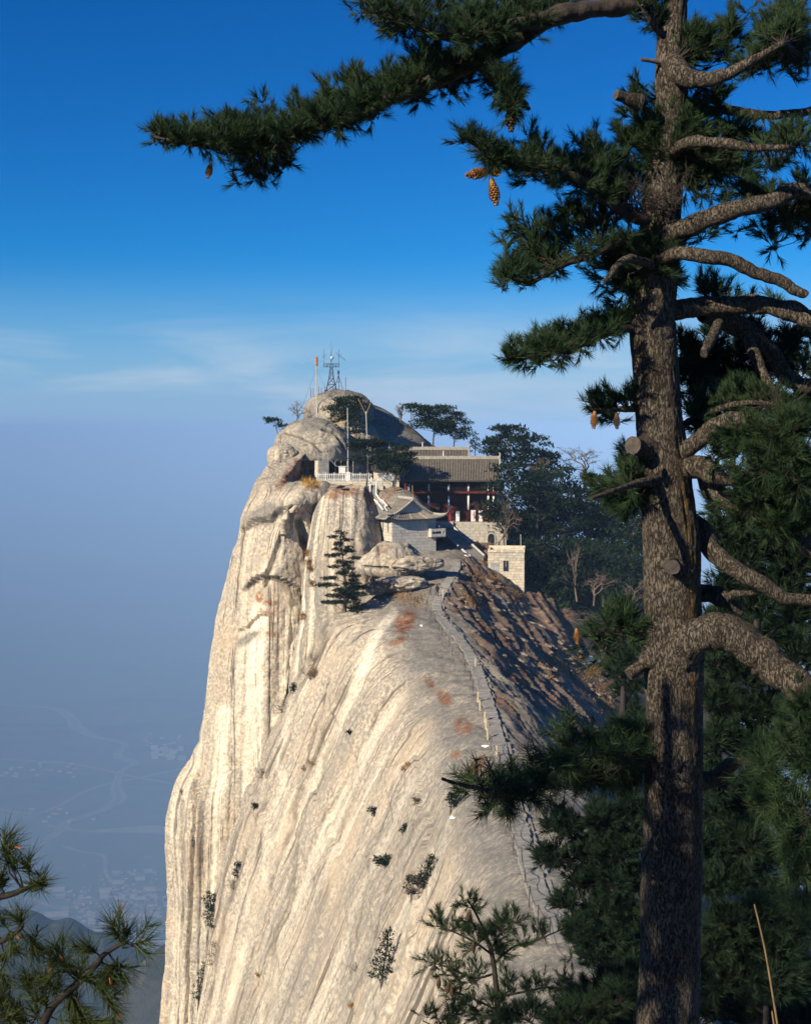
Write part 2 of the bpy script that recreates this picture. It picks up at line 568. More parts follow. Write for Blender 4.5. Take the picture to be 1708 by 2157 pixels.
def plain_ground():
    m, nt, b, out = mat_new('farmland')
    geo = nd(nt, 'ShaderNodeNewGeometry')
    pos = geo.outputs['Position']
    v1 = nd(nt, 'ShaderNodeTexVoronoi', feature='F1', i_Scale=1.0)
    nt.links.new(mapping(nt, pos, (0.0045, 0.009, 0.01), (0, 0, 0.35)), v1.inputs['Vector'])
    v2 = nd(nt, 'ShaderNodeTexVoronoi', feature='F1', i_Scale=1.0)
    nt.links.new(mapping(nt, pos, (0.0008, 0.0014, 0.01), (0, 0, 0.2)), v2.inputs['Vector'])
    s1 = nd(nt, 'ShaderNodeSeparateColor'); ln(nt, v1, 'Color', s1, 'Color')
    s2 = nd(nt, 'ShaderNodeSeparateColor'); ln(nt, v2, 'Color', s2, 'Color')
    c = mixc(nt, s1.outputs['Red'], (0.020, 0.021, 0.018), (0.048, 0.043, 0.034))
    c = mixc(nt, ramp(nt, s1.outputs['Green'], 0.6, 0.9, 0, 0.8), c, (0.026, 0.044, 0.024))
    c = mixc(nt, ramp(nt, s2.outputs['Red'], 0.3, 0.9, 0, 0.6), c, (0.045, 0.054, 0.036))
    c = mixc(nt, ramp(nt, nz(nt, pos, 0.012, 6.0, 0.7), 0.6, 0.7, 0, 0.7), c, (0.11, 0.098, 0.082))
    nt.links.new(c, b.inputs['Base Color'])
    R = 58000.0
    n = 40
    g = np.linspace(-1, 1, n)
    g = np.sign(g) * np.abs(g) ** 2 * R
    X, Y = np.meshgrid(g, g)
    V = np.stack([X, Y, np.full_like(X, PLAIN_Z)], -1).reshape(-1, 3)
    o = link('ground_plain', mesh_np('ground_plain', V, grid_faces(n, n), m, False))
    tag(o, 'hazy farmland plain far below the cliff', kind='structure')
    return o


plain_ground()


def ribbon(name, pts, width, dz, mat, label, kind='structure', wob=0.0):
    P = np.array([tuple(on_plain(u, v, dz)) for u, v in pts])
    n = len(P)
    ts = np.linspace(0, n - 1, (n - 1) * 10 + 1)
    Q = cat_rom(P, ts)
    T = np.gradient(Q, axis=0)
    T /= np.linalg.norm(T[:, :2], axis=1)[:, None]
    N = np.stack([-T[:, 1], T[:, 0], 0 * T[:, 0]], -1)
    w = width * (1 + wob * noise(ts * 0.6, 3.1, 0, 5))[:, None]
    V = np.concatenate([Q - N * w / 2, Q + N * w / 2], 0)
    m = len(Q)
    F = np.array([(i, i + 1, m + i + 1, m + i) for i in range(m - 1)])
    return tag(link(name, mesh_np(name, V, F, mat, False)), label, kind=kind)


RIVERBED = plain('pale_gravel_bed', (0.12, 0.11, 0.095), (0.08, 0.075, 0.065), 0.02)
WATER = plain('river_water', (0.03, 0.04, 0.045), (0.045, 0.05, 0.05), 0.01, rough=0.6, spec=0.2)
ROADM = plain('pale_road', (0.11, 0.10, 0.09), (0.08, 0.075, 0.065), 0.02)
rv = [(-60, 1478), (0, 1484), (73, 1488), (124, 1495), (153, 1515), (161, 1530), (201, 1552), (263, 1566), (248, 1592),
      (285, 1607), (256, 1625), (245, 1661), (252, 1683), (219, 1705), (146, 1731), (124, 1753), (60, 1790)]
ribbon('river_bed', rv, 55, 0.6, RIVERBED, 'winding pale river bed crossing the hazy plain', wob=0.5)
ribbon('river', rv, 20, 1.2, WATER, 'dark river winding across the hazy plain', wob=0.5)
ribbon('gravel_bank', [(100, 1738), (135, 1745), (197, 1751), (307, 1747), (369, 1751), (430, 1752)], 90, 0.8, RIVERBED,
       'broad pale gravel bank on the plain beside the cliff', wob=0.7)
ribbon('road', [(131, 1782), (175, 1795), (219, 1804), (223, 1837), (234, 1855), (260, 1890), (330, 1925), (420, 1950)], 16, 1.6, ROADM,
       'thin pale country road leading into the town')
ribbon('road', [(0, 1897), (60, 1893), (130, 1915), (200, 1898), (300, 1880), (420, 1862)], 18, 2.0, ROADM,
       'pale road along the near edge of the town')
ribbon('road', [(0, 1705), (90, 1712), (200, 1660), (330, 1632), (460, 1600)], 20, 2.0, ROADM, 'faint straight road far out on the plain')
ribbon('road', [(0, 1600), (150, 1610), (300, 1640), (460, 1668)], 20, 2.4, ROADM, 'faint road on the plain beyond the river bend')

# the town: low blocks in rough rows
B_WALL = [plain('town_wall_%d' % i, c, tuple(x * 0.8 for x in c), 0.05) for i, c in
          enumerate([(0.15, 0.145, 0.14), (0.10, 0.095, 0.088), (0.095, 0.075, 0.065), (0.18, 0.175, 0.165)])]
B_ROOF = [plain('town_roof_%d' % i, c, tuple(x * 0.8 for x in c), 0.05) for i, c in
          enumerate([(0.14, 0.13, 0.12), (0.14, 0.085, 0.065), (0.20, 0.19, 0.18), (0.16, 0.11, 0.09)])]


def town_proto(i, flat):
    w = MB().box((0, 0, 0.5), (1, 1, 1)).mesh('wall', B_WALL[i])
    if flat:
        r = MB().box((0, 0, 1.03), (1.03, 1.06, 0.06)).mesh('roof', B_ROOF[i])
    else:
        r = MB().prism([(-0.54, -0.6, 1.0), (-0.54, 0.6, 1.0), (-0.54, 0, 1.45)], (1.08, 0, 0)).mesh('roof', B_ROOF[i])
    return w, r


protos = [town_proto(i, fl) for i in range(4) for fl in (True, False)]
BLOCK_WORDS = ['white walled', 'grey walled', 'brown walled', 'pale walled']


def town_block(p, size, rz, k, label, group):
    o = thing('town_building', p, label, 'building', group, rz)
    mw = Matrix.Translation(p) @ Matrix.Rotation(rz, 4, 'Z') @ Matrix.Diagonal((size[0], size[1], size[2], 1))
    link('wall', protos[k][0], o, None, mw)
    link('roof', protos[k][1], o, None, mw)


random.seed(11)
cnt = 0
for row in range(21):
    v = 1838 + row * 8.5 + random.uniform(-2, 2)
    u = 395 - random.uniform(0, 15) - (0 if row > 3 else 60)
    lo = 90 + max(0, (row - 6)) * 14 if row > 3 else 210
    while u > lo and cnt < 270:
        big = random.random() < 0.22
        L = random.uniform(26, 46) if big else random.uniform(9, 19)
        W = random.uniform(8, 11) if big else random.uniform(6, 8)
        H = random.uniform(8, 14) if big else random.uniform(3, 5.5)
        k = random.choice([0, 6, 2, 0, 4]) if big else random.choice([1, 3, 5, 7, 1, 3, 0, 2])
        p = on_plain(u, v + random.uniform(-3, 3))
        town_block(p, (L, W, H), random.choice([0.12, 0.12, 0.12 + math.pi / 2 if not big else 0.12, 0.2]), k,
                   '%s %s, %s of town%s' % ('long' if big else 'small', ['white walled', 'grey walled', 'brown walled', 'pale walled'][k // 2] + (' flat roofed block' if k % 2 == 0 else ' gabled house'),
                                                 'far edge' if row < 6 else 'middle' if row < 13 else 'near edge', (', left side' if u < 200 else ', right of centre' if u < 300 else ', close to the cliff')),
                   'long town blocks on the plain' if big else 'small town houses on the plain')
        cnt += 1
        u -= (L * 0.6 + random.uniform(1, 9)) * (1.0 if random.random() < 0.85 else 2.2)
for (u, v, L, W, H, k, lab) in [(194, 1946, 26, 24, 34, 0, 'tallest pale tower block in the town, above the dark forested hill'),
                                (285, 1938, 70, 14, 18, 6, 'long white block in the middle of the town nearest the cliff'),
                                (120, 1930, 80, 14, 14, 0, 'long white block just above the crest of the dark hill')]:
    town_block(on_plain(u, v), (L, W, H), 0.12, k, lab, 'large town blocks')
for i in range(26):
    u, v = random.uniform(325, 385), random.uniform(1578, 1602)
    town_block(on_plain(u, v), (random.uniform(12, 40), 12, random.uniform(8, 22)), 0.1, random.choice([0, 6]),
               'tiny white block in the distant village across the plain', 'distant village blocks')
for i in range(40):
    u, v = random.choice([(random.uniform(0, 160), random.uniform(1608, 1640)), (random.uniform(60, 200), random.uniform(1705, 1735)),
                          (random.uniform(290, 400), random.uniform(1545, 1572))])
    town_block(on_plain(u, v), (random.uniform(12, 30), 10, random.uniform(5, 8)), 0.1, random.choice([1, 3, 0]),
               'faint farm building scattered along the river plain', 'scattered farm buildings')


# ------------------------------------------------------------------ lower mountains
def hill_mat(name, c1, c2, rock, rs):
    m, nt, b, out = mat_new(name)
    geo = nd(nt, 'ShaderNodeNewGeometry')
    pos = geo.outputs['Position']
    f = nz(nt, pos, 0.02, 6.0, 0.7)
    c = mixc(nt, ramp(nt, f, 0.4, 0.6), c1, c2)
    r = nz(nt, mapping(nt, pos, (0.02, 0.02, 0.008), (0.2, 0.5, 0)), rs, 5.0, 0.65)
    c = mixc(nt, ramp(nt, r, 0.54, 0.62, 0, rock), c, (0.075, 0.070, 0.062))
    nt.links.new(c, b.inputs['Base Color'])
    bump(nt, b, f, 1.0, 12.0)
    return m


def hill(name, label, sil, Y0, mat, depth_front, drop_front, amp, seed, n=150, mrow=90):
    """a ridge whose skyline runs through sil (u, v) at distance Y0 (which may change along it)"""
    sil = np.array([tuple(at(u, v, Y)) for (u, v, Y) in sil])
    ts = np.linspace(0, len(sil) - 1, n)
    crest = cat_rom(sil, ts)
    rows = []
    for r in np.linspace(-1, 1, mrow):
        t = abs(r)
        d = depth_front * t if r < 0 else depth_front * 1.2 * t
        p = crest.copy()
        p[:, 1] -= d * (1 if r < 0 else -1)
        p[:, 2] -= drop_front * (t ** 1.15)
        x, y = p[:, 0], p[:, 1]
        k = 1.0 / (amp * 6)
        h = fbm(x * k, y * k, 0, 5, seed) * amp * min(1, t * 4 + 0.05)
        rid = (1 - np.abs(noise(x * k * 0.8 + 0.3 * t, y * k * 0.2, 0, seed + 9))) * amp * 1.2 * min(1, t * 3)
        p[:, 2] += h + rid - amp * 0.6 * min(1, t * 3)
        rows.append(p)
    V = np.concatenate(rows, 0)
    return tag(link(name, mesh_np(name, V, grid_faces(mrow, n), mat, True)), label, kind='structure')


HILL_F = hill_mat('forested_hill', (0.008, 0.013, 0.009), (0.015, 0.020, 0.013), 0.15, 1.0)
HILL_R = hill_mat('rocky_hill', (0.014, 0.018, 0.013), (0.030, 0.030, 0.024), 0.7, 2.2)
hill('hill', 'dark forested hill below the town', [(-400, 1935, 1900), (-150, 1900, 1900), (0, 1918, 1900), (47, 1918, 1900), (76, 1924, 1900), (109, 1939, 1900), (145, 1934, 1900),
      (186, 1957, 1900), (209, 1964, 1900), (225, 1960, 1900), (248, 1972, 1900), (310, 2003, 1900), (380, 2060, 1900), (500, 2130, 1900)],
     1900, HILL_F, 900, 900, 28, 3)
hill('mountain', 'rocky blue shaded mountain flank beside the foot of the cliff', [(60, 2400, 1250), (150, 2260, 1250), (215, 2130, 1250), (262, 2065, 1250), (300, 2020, 1250), (330, 1996, 1250), (380, 1960, 1250), (450, 1930, 1250), (600, 1900, 1250)],
     1250, HILL_R, 500, 700, 22, 8)

# ------------------------------------------------------------------ the ridge
BVH_V, BVH_F = [], []


def add_bvh(V, F):
    b = sum(len(x) for x in BVH_V)
    BVH_V.append(np.asarray(V))
    BVH_F.append(np.asarray(F) + b)


def line_mask(U, V, pts, w):
    """distance based soft mask along a polyline (in u, v print coordinates)"""
    d = np.full(U.shape, 1e9)
    for (a, b) in zip(pts[:-1], pts[1:]):
        ax, ay = a
        bx, by = b
        L2 = (bx - ax) ** 2 + (by - ay) ** 2
        t = np.clip(((U - ax) * (bx - ax) + (V - ay) * (by - ay)) / L2, 0, 1)
        d = np.minimum(d, np.hypot(U - ax - t * (bx - ax), V - ay - t * (by - ay)))
    return 1 - sm(d, w * 0.5, w * 1.5)


def blob_mask(U, V, blobs):
    r = np.zeros(U.shape)
    for (u, v, a, b, rot, k) in blobs:
        c, s = math.cos(rot), math.sin(rot)
        x, y = (U - u) * c + (V - v) * s, -(U - u) * s + (V - v) * c
        r = np.maximum(r, k * (1 - sm(np.hypot(x / a, y / b), 0.45, 1.15)))
    return r


def uv_of(P):
    return CU + FOC * P[:, 0] / P[:, 1], HV - FOC * P[:, 2] / P[:, 1]


RIDGE_ST = [
    (-6, (2.0, 0.5), [(-5, -1), (-9, -3), (-13, -7), (-17, -13), (-21, -22), (-26, -34), (-31, -50), (-38, -70), (-46, -100)], [(3, -.3), (8, -1.5), (14, -4), (20, -8), (30, -16), (50, -30)]),
    (5, (2.2, -3.2), [(-4, -.8), (-8, -2.5), (-12, -6), (-15, -12), (-19, -21), (-23, -33), (-28, -49), (-35, -69), (-43, -100)], [(3, -.3), (7, -1.5), (12, -4), (18, -8), (28, -16), (48, -30)]),
    (14, (2.6, -7.2), [(-3, -.8), (-6, -2.5), (-9, -6), (-12, -12), (-15, -21), (-19, -33), (-24, -49), (-31, -69), (-40, -100)], [(3, -.3), (6, -1.6), (11, -4.5), (17, -9), (26, -17), (46, -30)]),
    (40, (6.0, -19.0), [(-2, -.9), (-4, -3), (-6, -7), (-8, -13), (-11, -22), (-15, -34), (-20, -50), (-27, -70), (-36, -100)], [(3, -.3), (6, -1.5), (10, -4.2), (16, -9), (25, -17), (45, -30)]),
    (75, (8.65, -27.75), [(-2, -.5), (-4, -1.8), (-6, -4.5), (-8, -9.5), (-11, -18.5), (-15, -31), (-20, -47), (-27, -69), (-36, -100)], [(3, -.3), (6, -1.4), (9.5, -3.8), (14, -8), (22, -16), (45, -33)]),
    (95, (8.6, -30.1), [(-1.6, -.4), (-3.4, -1.8), (-5.2, -5.0), (-7.6, -11.0), (-11, -20.5), (-15.3, -32.5), (-20.6, -48), (-28, -69.5), (-37, -100)], [(3, -.3), (6, -1.3), (9.5, -3.5), (14, -7.3), (22, -14.5), (45, -32)]),
    (130, (8.5, -30.8), [(-2, -.4), (-4.2, -1.9), (-6.5, -5.4), (-9.2, -12.4), (-12.8, -21.8), (-17.2, -33.6), (-22.5, -48.5), (-29.8, -69), (-39, -98)], [(3, -.3), (6, -1.2), (9.5, -3.2), (14, -6.5), (22, -13.5), (45, -30)]),
    (150, (8.2, -29.5), [(-2.6, -.4), (-5.4, -1.8), (-8.1, -5.0), (-11.2, -11.9), (-15.2, -21.3), (-19.5, -33), (-24.2, -47.3), (-30.5, -66), (-39, -96)], [(3, -.5), (6, -2.0), (10, -5.4), (15, -10), (22, -17), (45, -36)]),
    (170, (7.4, -28.3), [(-3.2, -.4), (-6.6, -1.7), (-9.7, -4.8), (-13.1, -11.3), (-17, -20.8), (-21.2, -32.2), (-25.9, -45.6), (-31, -62), (-39, -92)], [(3, -.8), (7, -3.4), (12, -6.8), (18, -11), (24, -16), (45, -34)]),
    (188, (5.8, -26.0), [(-5, -.4), (-9.3, -1.3), (-12.8, -3.6), (-15.7, -9.6), (-18.8, -16.7), (-23.6, -29.3), (-28.2, -44.6), (-32.1, -61.6), (-38, -92)], [(3, -.8), (8, -3.8), (13, -7.0), (17.5, -10), (24, -15), (45, -32)]),
    (203, (4.0, -24.6), [(-6, -.6), (-10.6, -1.0), (-14.7, -2.7), (-17.5, -8.2), (-20.2, -13), (-25.7, -26.7), (-30.4, -43.7), (-33.2, -61.3), (-37, -92)], [(3, -.6), (8, -3.4), (13, -6.4), (17, -9), (24, -14), (45, -30)]),
    (210, (5.4, -23.2), [(-6, -.6), (-10, -1.6), (-13, -5), (-15.5, -11), (-18, -17), (-22, -31), (-25, -46), (-27, -62), (-29, -92)], [(3, -.7), (8, -3.5), (13, -6.6), (17, -9.2), (24, -14), (45, -29)]),
    (222, (7.0, -20.8), [(-6, -.4), (-10, -1.0), (-13, -4), (-15.5, -11), (-17, -18), (-19, -31), (-21, -46), (-23, -62), (-25, -92)], [(3, -.9), (8, -3.8), (13, -6.8), (17, -9.3), (24, -13.5), (45, -27)]),
    (245, (9.0, -18.5), [(-6, 0), (-10, 0), (-13, -1), (-15.5, -5), (-17, -12), (-19, -27), (-21, -44), (-23, -62), (-25, -92)], [(3, -.6), (8, -2), (13, -4), (17, -6), (24, -9), (45, -20)]),
]


def ridge():
    Ys = np.array([s[0] for s in RIDGE_ST], float)
    prof = []
    for (Y, (xc, zc), L, R) in RIDGE_ST:
        pts = [(xc + dx, zc + dz) for dx, dz in L[::-1]] + [(xc, zc)] + [(xc + dx, zc + dz) for dx, dz in R]
        prof.append(pts)
    prof = np.array(prof)                      # stations x 16 x 2
    # rows: distances, denser where far (they matter equally in the picture) and coarse behind the camera
    yy = np.concatenate([np.linspace(-6, 40, 50), np.linspace(40.3, 245, 640)])
    sidx = np.interp(yy, Ys, np.arange(len(Ys)))
    # columns: denser around the shoulder
    kk = np.concatenate([np.linspace(0, 2, 20), np.linspace(2.03, 7, 150), np.linspace(7.02, 13, 140), np.linspace(13.1, 15, 16)])
    C = cat_rom(np.transpose(prof, (1, 0, 2)), kk)          # cols x st x 2
    G = cat_rom(np.transpose(C, (1, 0, 2)), sidx)           # rows x cols x 2
    nr, nc = G.shape[:2]
    X, Z = G[..., 0], G[..., 1]
    Y = np.repeat(yy[:, None], nc, 1)
    kc = np.repeat(kk[None, :], nr, 0)
    dX = np.gradient(X, axis=1)
    dZ = np.gradient(Z, axis=1)
    arc = np.cumsum(np.hypot(dX, dZ), 1)
    arc = arc - arc[:, [np.argmin(abs(kk - 9))]]             # 0 at crest, negative down the left face
    nl = np.hypot(dX, dZ)
    NX, NZ = -dZ / nl, dX / nl                              # outward (up) normal in the section plane
    left = 1 - sm(kc, 5.6, 7.6)
    right = sm(kc, 9.1, 10.2)
    top = (1 - left) * (1 - right)
    U = Y + 0.05 * arc * left + 0.35 * noise(Y * 0.06, arc * 0.03, 0, 21)
    h = 0.5 * fbm(X * 0.13, Y * 0.13, Z * 0.13, 4, 2) + 0.03 * fbm(X * 0.7, Y * 0.7, Z * 0.5, 2, 3)
    # water-worn flutes running down the face
    fl = np.abs(noise(U * 0.42, arc * 0.012, 0, 31))
    h += left * (-0.10 * (1 - sm(fl, 0, 0.12)) + 0.05 * noise(U * 0.9, arc * 0.03, 0, 33) + 0.22 * noise(U * 0.22, arc * 0.01, 0, 34))
    h = h * (1 - 0.45 * left)
    # slabs between straight joints, each set a little in or out
    rj = random.Random(19)
    edge, u0 = [], 60.0
    while u0 < 204:
        u0 += rj.choice([1.6, 2.4, 3.5, 5.0, 7.0, 9.0]) * rj.uniform(.8, 1.2)
        edge.append((u0, rj.uniform(-.42, .42)))
    crack = np.zeros_like(X)
    base_off = 0
    for (u0, off) in edge:
        dU = U - u0 - 0.35 * noise(arc * 0.06, u0 * 1.3, 0, 43)
        st_ = sm(dU, -0.16, 0.16)
        top_end = rj.uniform(-14, -5)
        win_ = sm(arc, top_end + 2, top_end - 3)
        h += left * win_ * off * (st_ - sm(dU, 2.0, rj.uniform(5, 14)))
        crack = np.maximum(crack, left * win_ * (1 - sm(np.abs(dU), 0.05, 0.22)) * min(1.0, abs(off) * 2.2) * sm(noise(arc * .1, u0, 0, 44), -.5, .1))
    # curved cross joints
    for (a0, sl_, ya, yb) in [(-24, .10, 95, 150), (-31, -.12, 150, 192), (-15, .06, 120, 165), (-44, .08, 160, 200), (-19, -.05, 165, 196)]:
        dA = arc - (a0 + sl_ * (Y - ya) + 0.9 * noise(Y * .12, a0, 0, 45))
        wy = sm(Y, ya, ya + 6) * sm(Y, yb, yb - 6)
        h += left * wy * .22 * (sm(dA, -.15, .15) - sm(dA, .5, 6))
        crack = np.maximum(crack, left * wy * (1 - sm(np.abs(dA), .04, .2)) * .6 * sm(noise(Y * .3, a0, 0, 46), -.3, .2))
    for (u0, dep, wd, lo, hi) in [(201.0, 1.1, 0.55, -80, -9), (198.2, 0.8, 0.5, -90, -11), (195.0, 0.5, 0.4, -90, -10), (192.2, 0.75, 0.55, -95, -12), (187.0, 0.35, 0.4, -70, -8),
                                  (176.5, 0.3, 0.3, -60, -6), (166.0, 0.4, 0.4, -40, -14), (158.5, 0.5, 0.35, -60, -6), (147.0, 0.45, 0.35, -45, -7), (141.0, 0.3, 0.3, -40, -9),
                                  (133.0, 0.35, 0.3, -50, -8), (121.0, 0.4, 0.35, -40, -8), (112.0, 0.3, 0.3, -40, -10)]:
        brk = sm(noise(arc * 0.22, u0, 0, 41), -0.35, 0.25)
        g = (1 - sm(np.abs(U - u0 - 0.8 * noise(arc * 0.09, u0 * 1.7, 0, 40)), wd * 0.25, wd)) * sm(arc, hi + 1.5, hi - 1.5) * sm(arc, lo - 4, lo + 4)
        h -= dep * g * (0.45 + 0.55 * brk)
        crack = np.maximum(crack, g * brk * 0.55 * (1 if dep < 0.7 else 0.8))
    Yc = np.maximum(Y, 5.0)
    pu0, pv0 = CU + FOC * X / Yc, HV - FOC * Z / Yc
    wob = 5 * noise(pv0 * .03, pu0 * .03, 0, 120)
    for (pts, wd_, a_) in [([(742, 1400), (715, 1480), (690, 1565), (660, 1700), (640, 1800), (600, 1960), (575, 2060), (556, 2157)], 4.0, .6), ([(690, 1430), (650, 1600), (600, 1790), (560, 1940), (520, 2080), (505, 2157)], 2.5, .75),
                           ([(700, 1300), (668, 1385), (626, 1460), (600, 1560), (545, 1720), (500, 1850), (470, 1950), (440, 2110)], 3.0, .8), ([(862, 1610), (840, 1650), (815, 1740), (790, 1830), (765, 1960), (740, 2110)], 2.0, .7),
                           ([(905, 1682), (872, 1755), (845, 1830), (825, 1905), (802, 1990)], 2.0, .75), ([(955, 1720), (930, 1760), (905, 1830), (890, 1885)], 2.0, .6), ([(770, 1300), (735, 1380), (700, 1480), (660, 1610)], 2.0, .6),
                           ([(830, 1420), (800, 1480), (770, 1560)], 1.8, .6), ([(640, 2157), (690, 2080), (780, 2020), (880, 1985)], 1.8, .45), ([(500, 2020), (530, 2060), (560, 2085)], 2.5, .6), ([(760, 1560), (740, 1640), (705, 1790), (680, 1900)], 1.6, .5)]:
        mk = line_mask(pu0 + wob, pv0, pts, wd_ * 1.5) * a_ * (0.45 + 0.55 * sm(noise(pu0 * .04, pv0 * .03, 0, 121), -.4, .1))
        crack = np.maximum(crack, left * mk * .8)
        h -= left * line_mask(pu0 + wob, pv0, pts, wd_ * 1.5) * a_ * .2
    # onion-skin ledges across the face
    led = 0.5 * sm(noise(U * 0.03, arc * 0.06, 0, 51) + 0.12 * noise(U * 0.2, arc * 0.3, 0, 52), 0.08, 0.12)
    h += left * led
    # stepped slabs on the lee side
    w = 0.947 * X + 0.32 * Y + 1.1 * fbm((0.947 * X + 0.32 * Y) * 0.12, (0.32 * X - 0.947 * Y) * 0.035, 0, 3, 61)
    saw = (w / 1.9) % 1.0
    saw2 = (w / 0.63 + 0.3) % 1.0
    ridx = right * (0.35 + 0.65 * sm(Y, 130, 155))
    al = 0.32 * X - 0.947 * Y
    h += ridx * ((0.55 * (saw ** 1.5) + 0.24 * saw2) * (0.55 + 0.75 * noise(w * 0.5, al * 0.05, 0, 62)) + 0.30 * fbm(w * 0.5, al * 0.12, 0, 4, 63) + 0.10 * fbm(X * 1.3, Y * 1.3, 0, 2, 64))
    # the black hollow on the lee slope
    h += top * 0.12 * fbm(X * 0.6, Y * 0.6, 0, 3, 71)
    fade = np.clip((Y - 0) / 20, 0.1, 1)
    # a worn trough where the path runs
    X2 = X + NX * h * fade
    Z2 = Z + NZ * h * fade
    V = np.stack([X2, Y, Z2], -1).reshape(-1, 3)
    pu, pv = uv_of(np.where(V[:, 1:2] < 5, np.array([[0, 5, 0]]), V))
    pu, pv = pu.reshape(nr, nc), pv.reshape(nr, nc)
    n1 = noise(X * 0.3, Y * 0.3, Z * 0.3, 81)
    # --- stains
    rust = blob_mask(pu, pv, [(853, 1310, 34, 22, -0.9, 1.0), (838, 1350, 26, 9, -0.4, .8), (905, 1440, 10, 22, -0.5, .8), (935, 1470, 16, 22, -0.6, .9), (975, 1530, 22, 26, -0.7, .7),
                                  (1000, 1620, 40, 16, -0.8, .8), (960, 1590, 14, 10, 0, .6), (830, 1250, 50, 14, 0.3, .55), (1090, 1430, 60, 14, 0.7, 1.0), (1040, 1340, 90, 13, 0.72, 1.0),
                                  (1110, 1330, 60, 14, 0.75, .9), (1180, 1400, 90, 14, 0.75, .9), (1060, 1480, 60, 16, 0.7, .7), (1010, 1260, 70, 14, 0.7, .8), (1170, 1480, 70, 12, 0.6, .8)])
    rust = np.maximum(rust, .65 * right * sm(Y, 130, 158) * sm(noise(w * 0.55, al * 0.03, 0, 83) + .5 * noise(X * .2, Y * .1, 0, 84), -0.25, 0.2))
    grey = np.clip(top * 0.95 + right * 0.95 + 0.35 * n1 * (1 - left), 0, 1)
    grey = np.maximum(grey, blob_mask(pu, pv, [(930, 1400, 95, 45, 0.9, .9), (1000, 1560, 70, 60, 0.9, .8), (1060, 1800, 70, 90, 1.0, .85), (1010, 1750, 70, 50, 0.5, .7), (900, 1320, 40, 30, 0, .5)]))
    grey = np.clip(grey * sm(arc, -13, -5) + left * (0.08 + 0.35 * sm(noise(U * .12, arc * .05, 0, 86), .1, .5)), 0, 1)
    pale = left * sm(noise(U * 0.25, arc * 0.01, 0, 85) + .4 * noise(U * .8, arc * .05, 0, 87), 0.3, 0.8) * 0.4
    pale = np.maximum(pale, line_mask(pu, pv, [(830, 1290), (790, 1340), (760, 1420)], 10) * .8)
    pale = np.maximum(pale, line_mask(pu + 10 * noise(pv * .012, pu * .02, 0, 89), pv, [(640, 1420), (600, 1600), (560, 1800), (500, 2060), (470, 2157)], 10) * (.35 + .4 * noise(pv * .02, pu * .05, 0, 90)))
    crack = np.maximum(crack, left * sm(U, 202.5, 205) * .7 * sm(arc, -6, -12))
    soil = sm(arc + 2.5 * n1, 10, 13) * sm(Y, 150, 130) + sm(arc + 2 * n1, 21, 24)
    col = np.stack([pale, rust, grey * (1 - 0.5 * pale), np.clip(np.maximum(np.maximum(crack, soil), right * sm(Y, 125, 150) * (.42 + .25 * n1)), 0, 1)], -1).reshape(-1, 4)  # last alpha term darkens the lee side in colour for its grazing light
    uv = np.stack([U, arc], -1).reshape(-1, 2)
    F = grid_faces(nr, nc)
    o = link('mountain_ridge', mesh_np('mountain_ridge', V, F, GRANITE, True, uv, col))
    tag(o, 'long pale granite ridge with a footpath along its crest', kind='structure')
    add_bvh(V, F)
    return o


RIDGE_O = ridge()


# ------------------------------------------------------------------ walls made of stacked contours
def contour_rock(name, label, levels, nz_, ncol, seed, feat=None, stain=None, kind='structure', amp=0.5, closed_top=True, cat=None, bvh=True):
    """levels: list of (Z, [(X, Y) ...]) open contours of equal length, bottom to top"""
    Zs = np.array([l[0] for l in levels], float)
    C = np.array([l[1] for l in levels], float)                # L x K x 2
    K = C.shape[1]
    # spread rows by height and by how far the contour moves
    step = [0.0]
    for i in range(1, len(levels)):
        step.append(step[-1] + max(abs(Zs[i] - Zs[i - 1]), np.abs(C[i] - C[i - 1]).max() * 0.8))
    step = np.array(step) / step[-1]
    rows = np.interp(np.linspace(0, 1, nz_), step, np.arange(len(levels)))
    cols = np.linspace(0, K - 1, ncol)
    G = cat_rom(np.transpose(cat_rom(C, rows), (1, 0, 2)), cols)        # ncol x nz x 2
    G = np.transpose(G, (1, 0, 2))
    Z = np.repeat(cat_rom(Zs[:, None], rows), ncol, 1)
    X, Y = G[..., 0], G[..., 1]
    P = np.stack([X, Y, Z], -1)
    tu = np.gradient(P, axis=1)
    tv = np.gradient(P, axis=0)
    N = np.cross(tu, tv)
    N /= np.linalg.norm(N, axis=-1, keepdims=True) + 1e-9
    cen = P.mean((0, 1))
    if np.mean(np.sum(N * (P - cen), -1)) < 0: N = -N
    arc = np.cumsum(np.hypot(tu[..., 0], tu[..., 1]), 1)
    arc = arc - arc[:, [ncol // 2]]
    pu, pv = uv_of(P.reshape(-1, 3))
    pu, pv = pu.reshape(Z.shape), pv.reshape(Z.shape)
    h = amp * fbm(X * 0.16, Y * 0.16, Z * 0.13, 4, seed) + 0.10 * fbm(X * 1.1, Y * 1.1, Z * 0.8, 3, seed + 5)
    Uw = arc + 0.3 * noise(arc * 0.1, Z * 0.05, 0, seed + 7)
    if feat is not None: h = h + feat(pu, pv, X, Y, Z, Uw)
    P = P + N * h[..., None]
    col = stain(pu, pv, X, Y, Z, Uw) if stain is not None else np.zeros(Z.shape + (4,))
    V = P.reshape(-1, 3)
    F = grid_faces(nz_, ncol)
    uv = np.stack([Uw, Z], -1).reshape(-1, 2)
    o = link(name, mesh_np(name, V, F, GRANITE, False, uv, col.reshape(-1, 4)))
    tag(o, label, cat, kind=kind)
    if bvh: add_bvh(V, F)
    return o


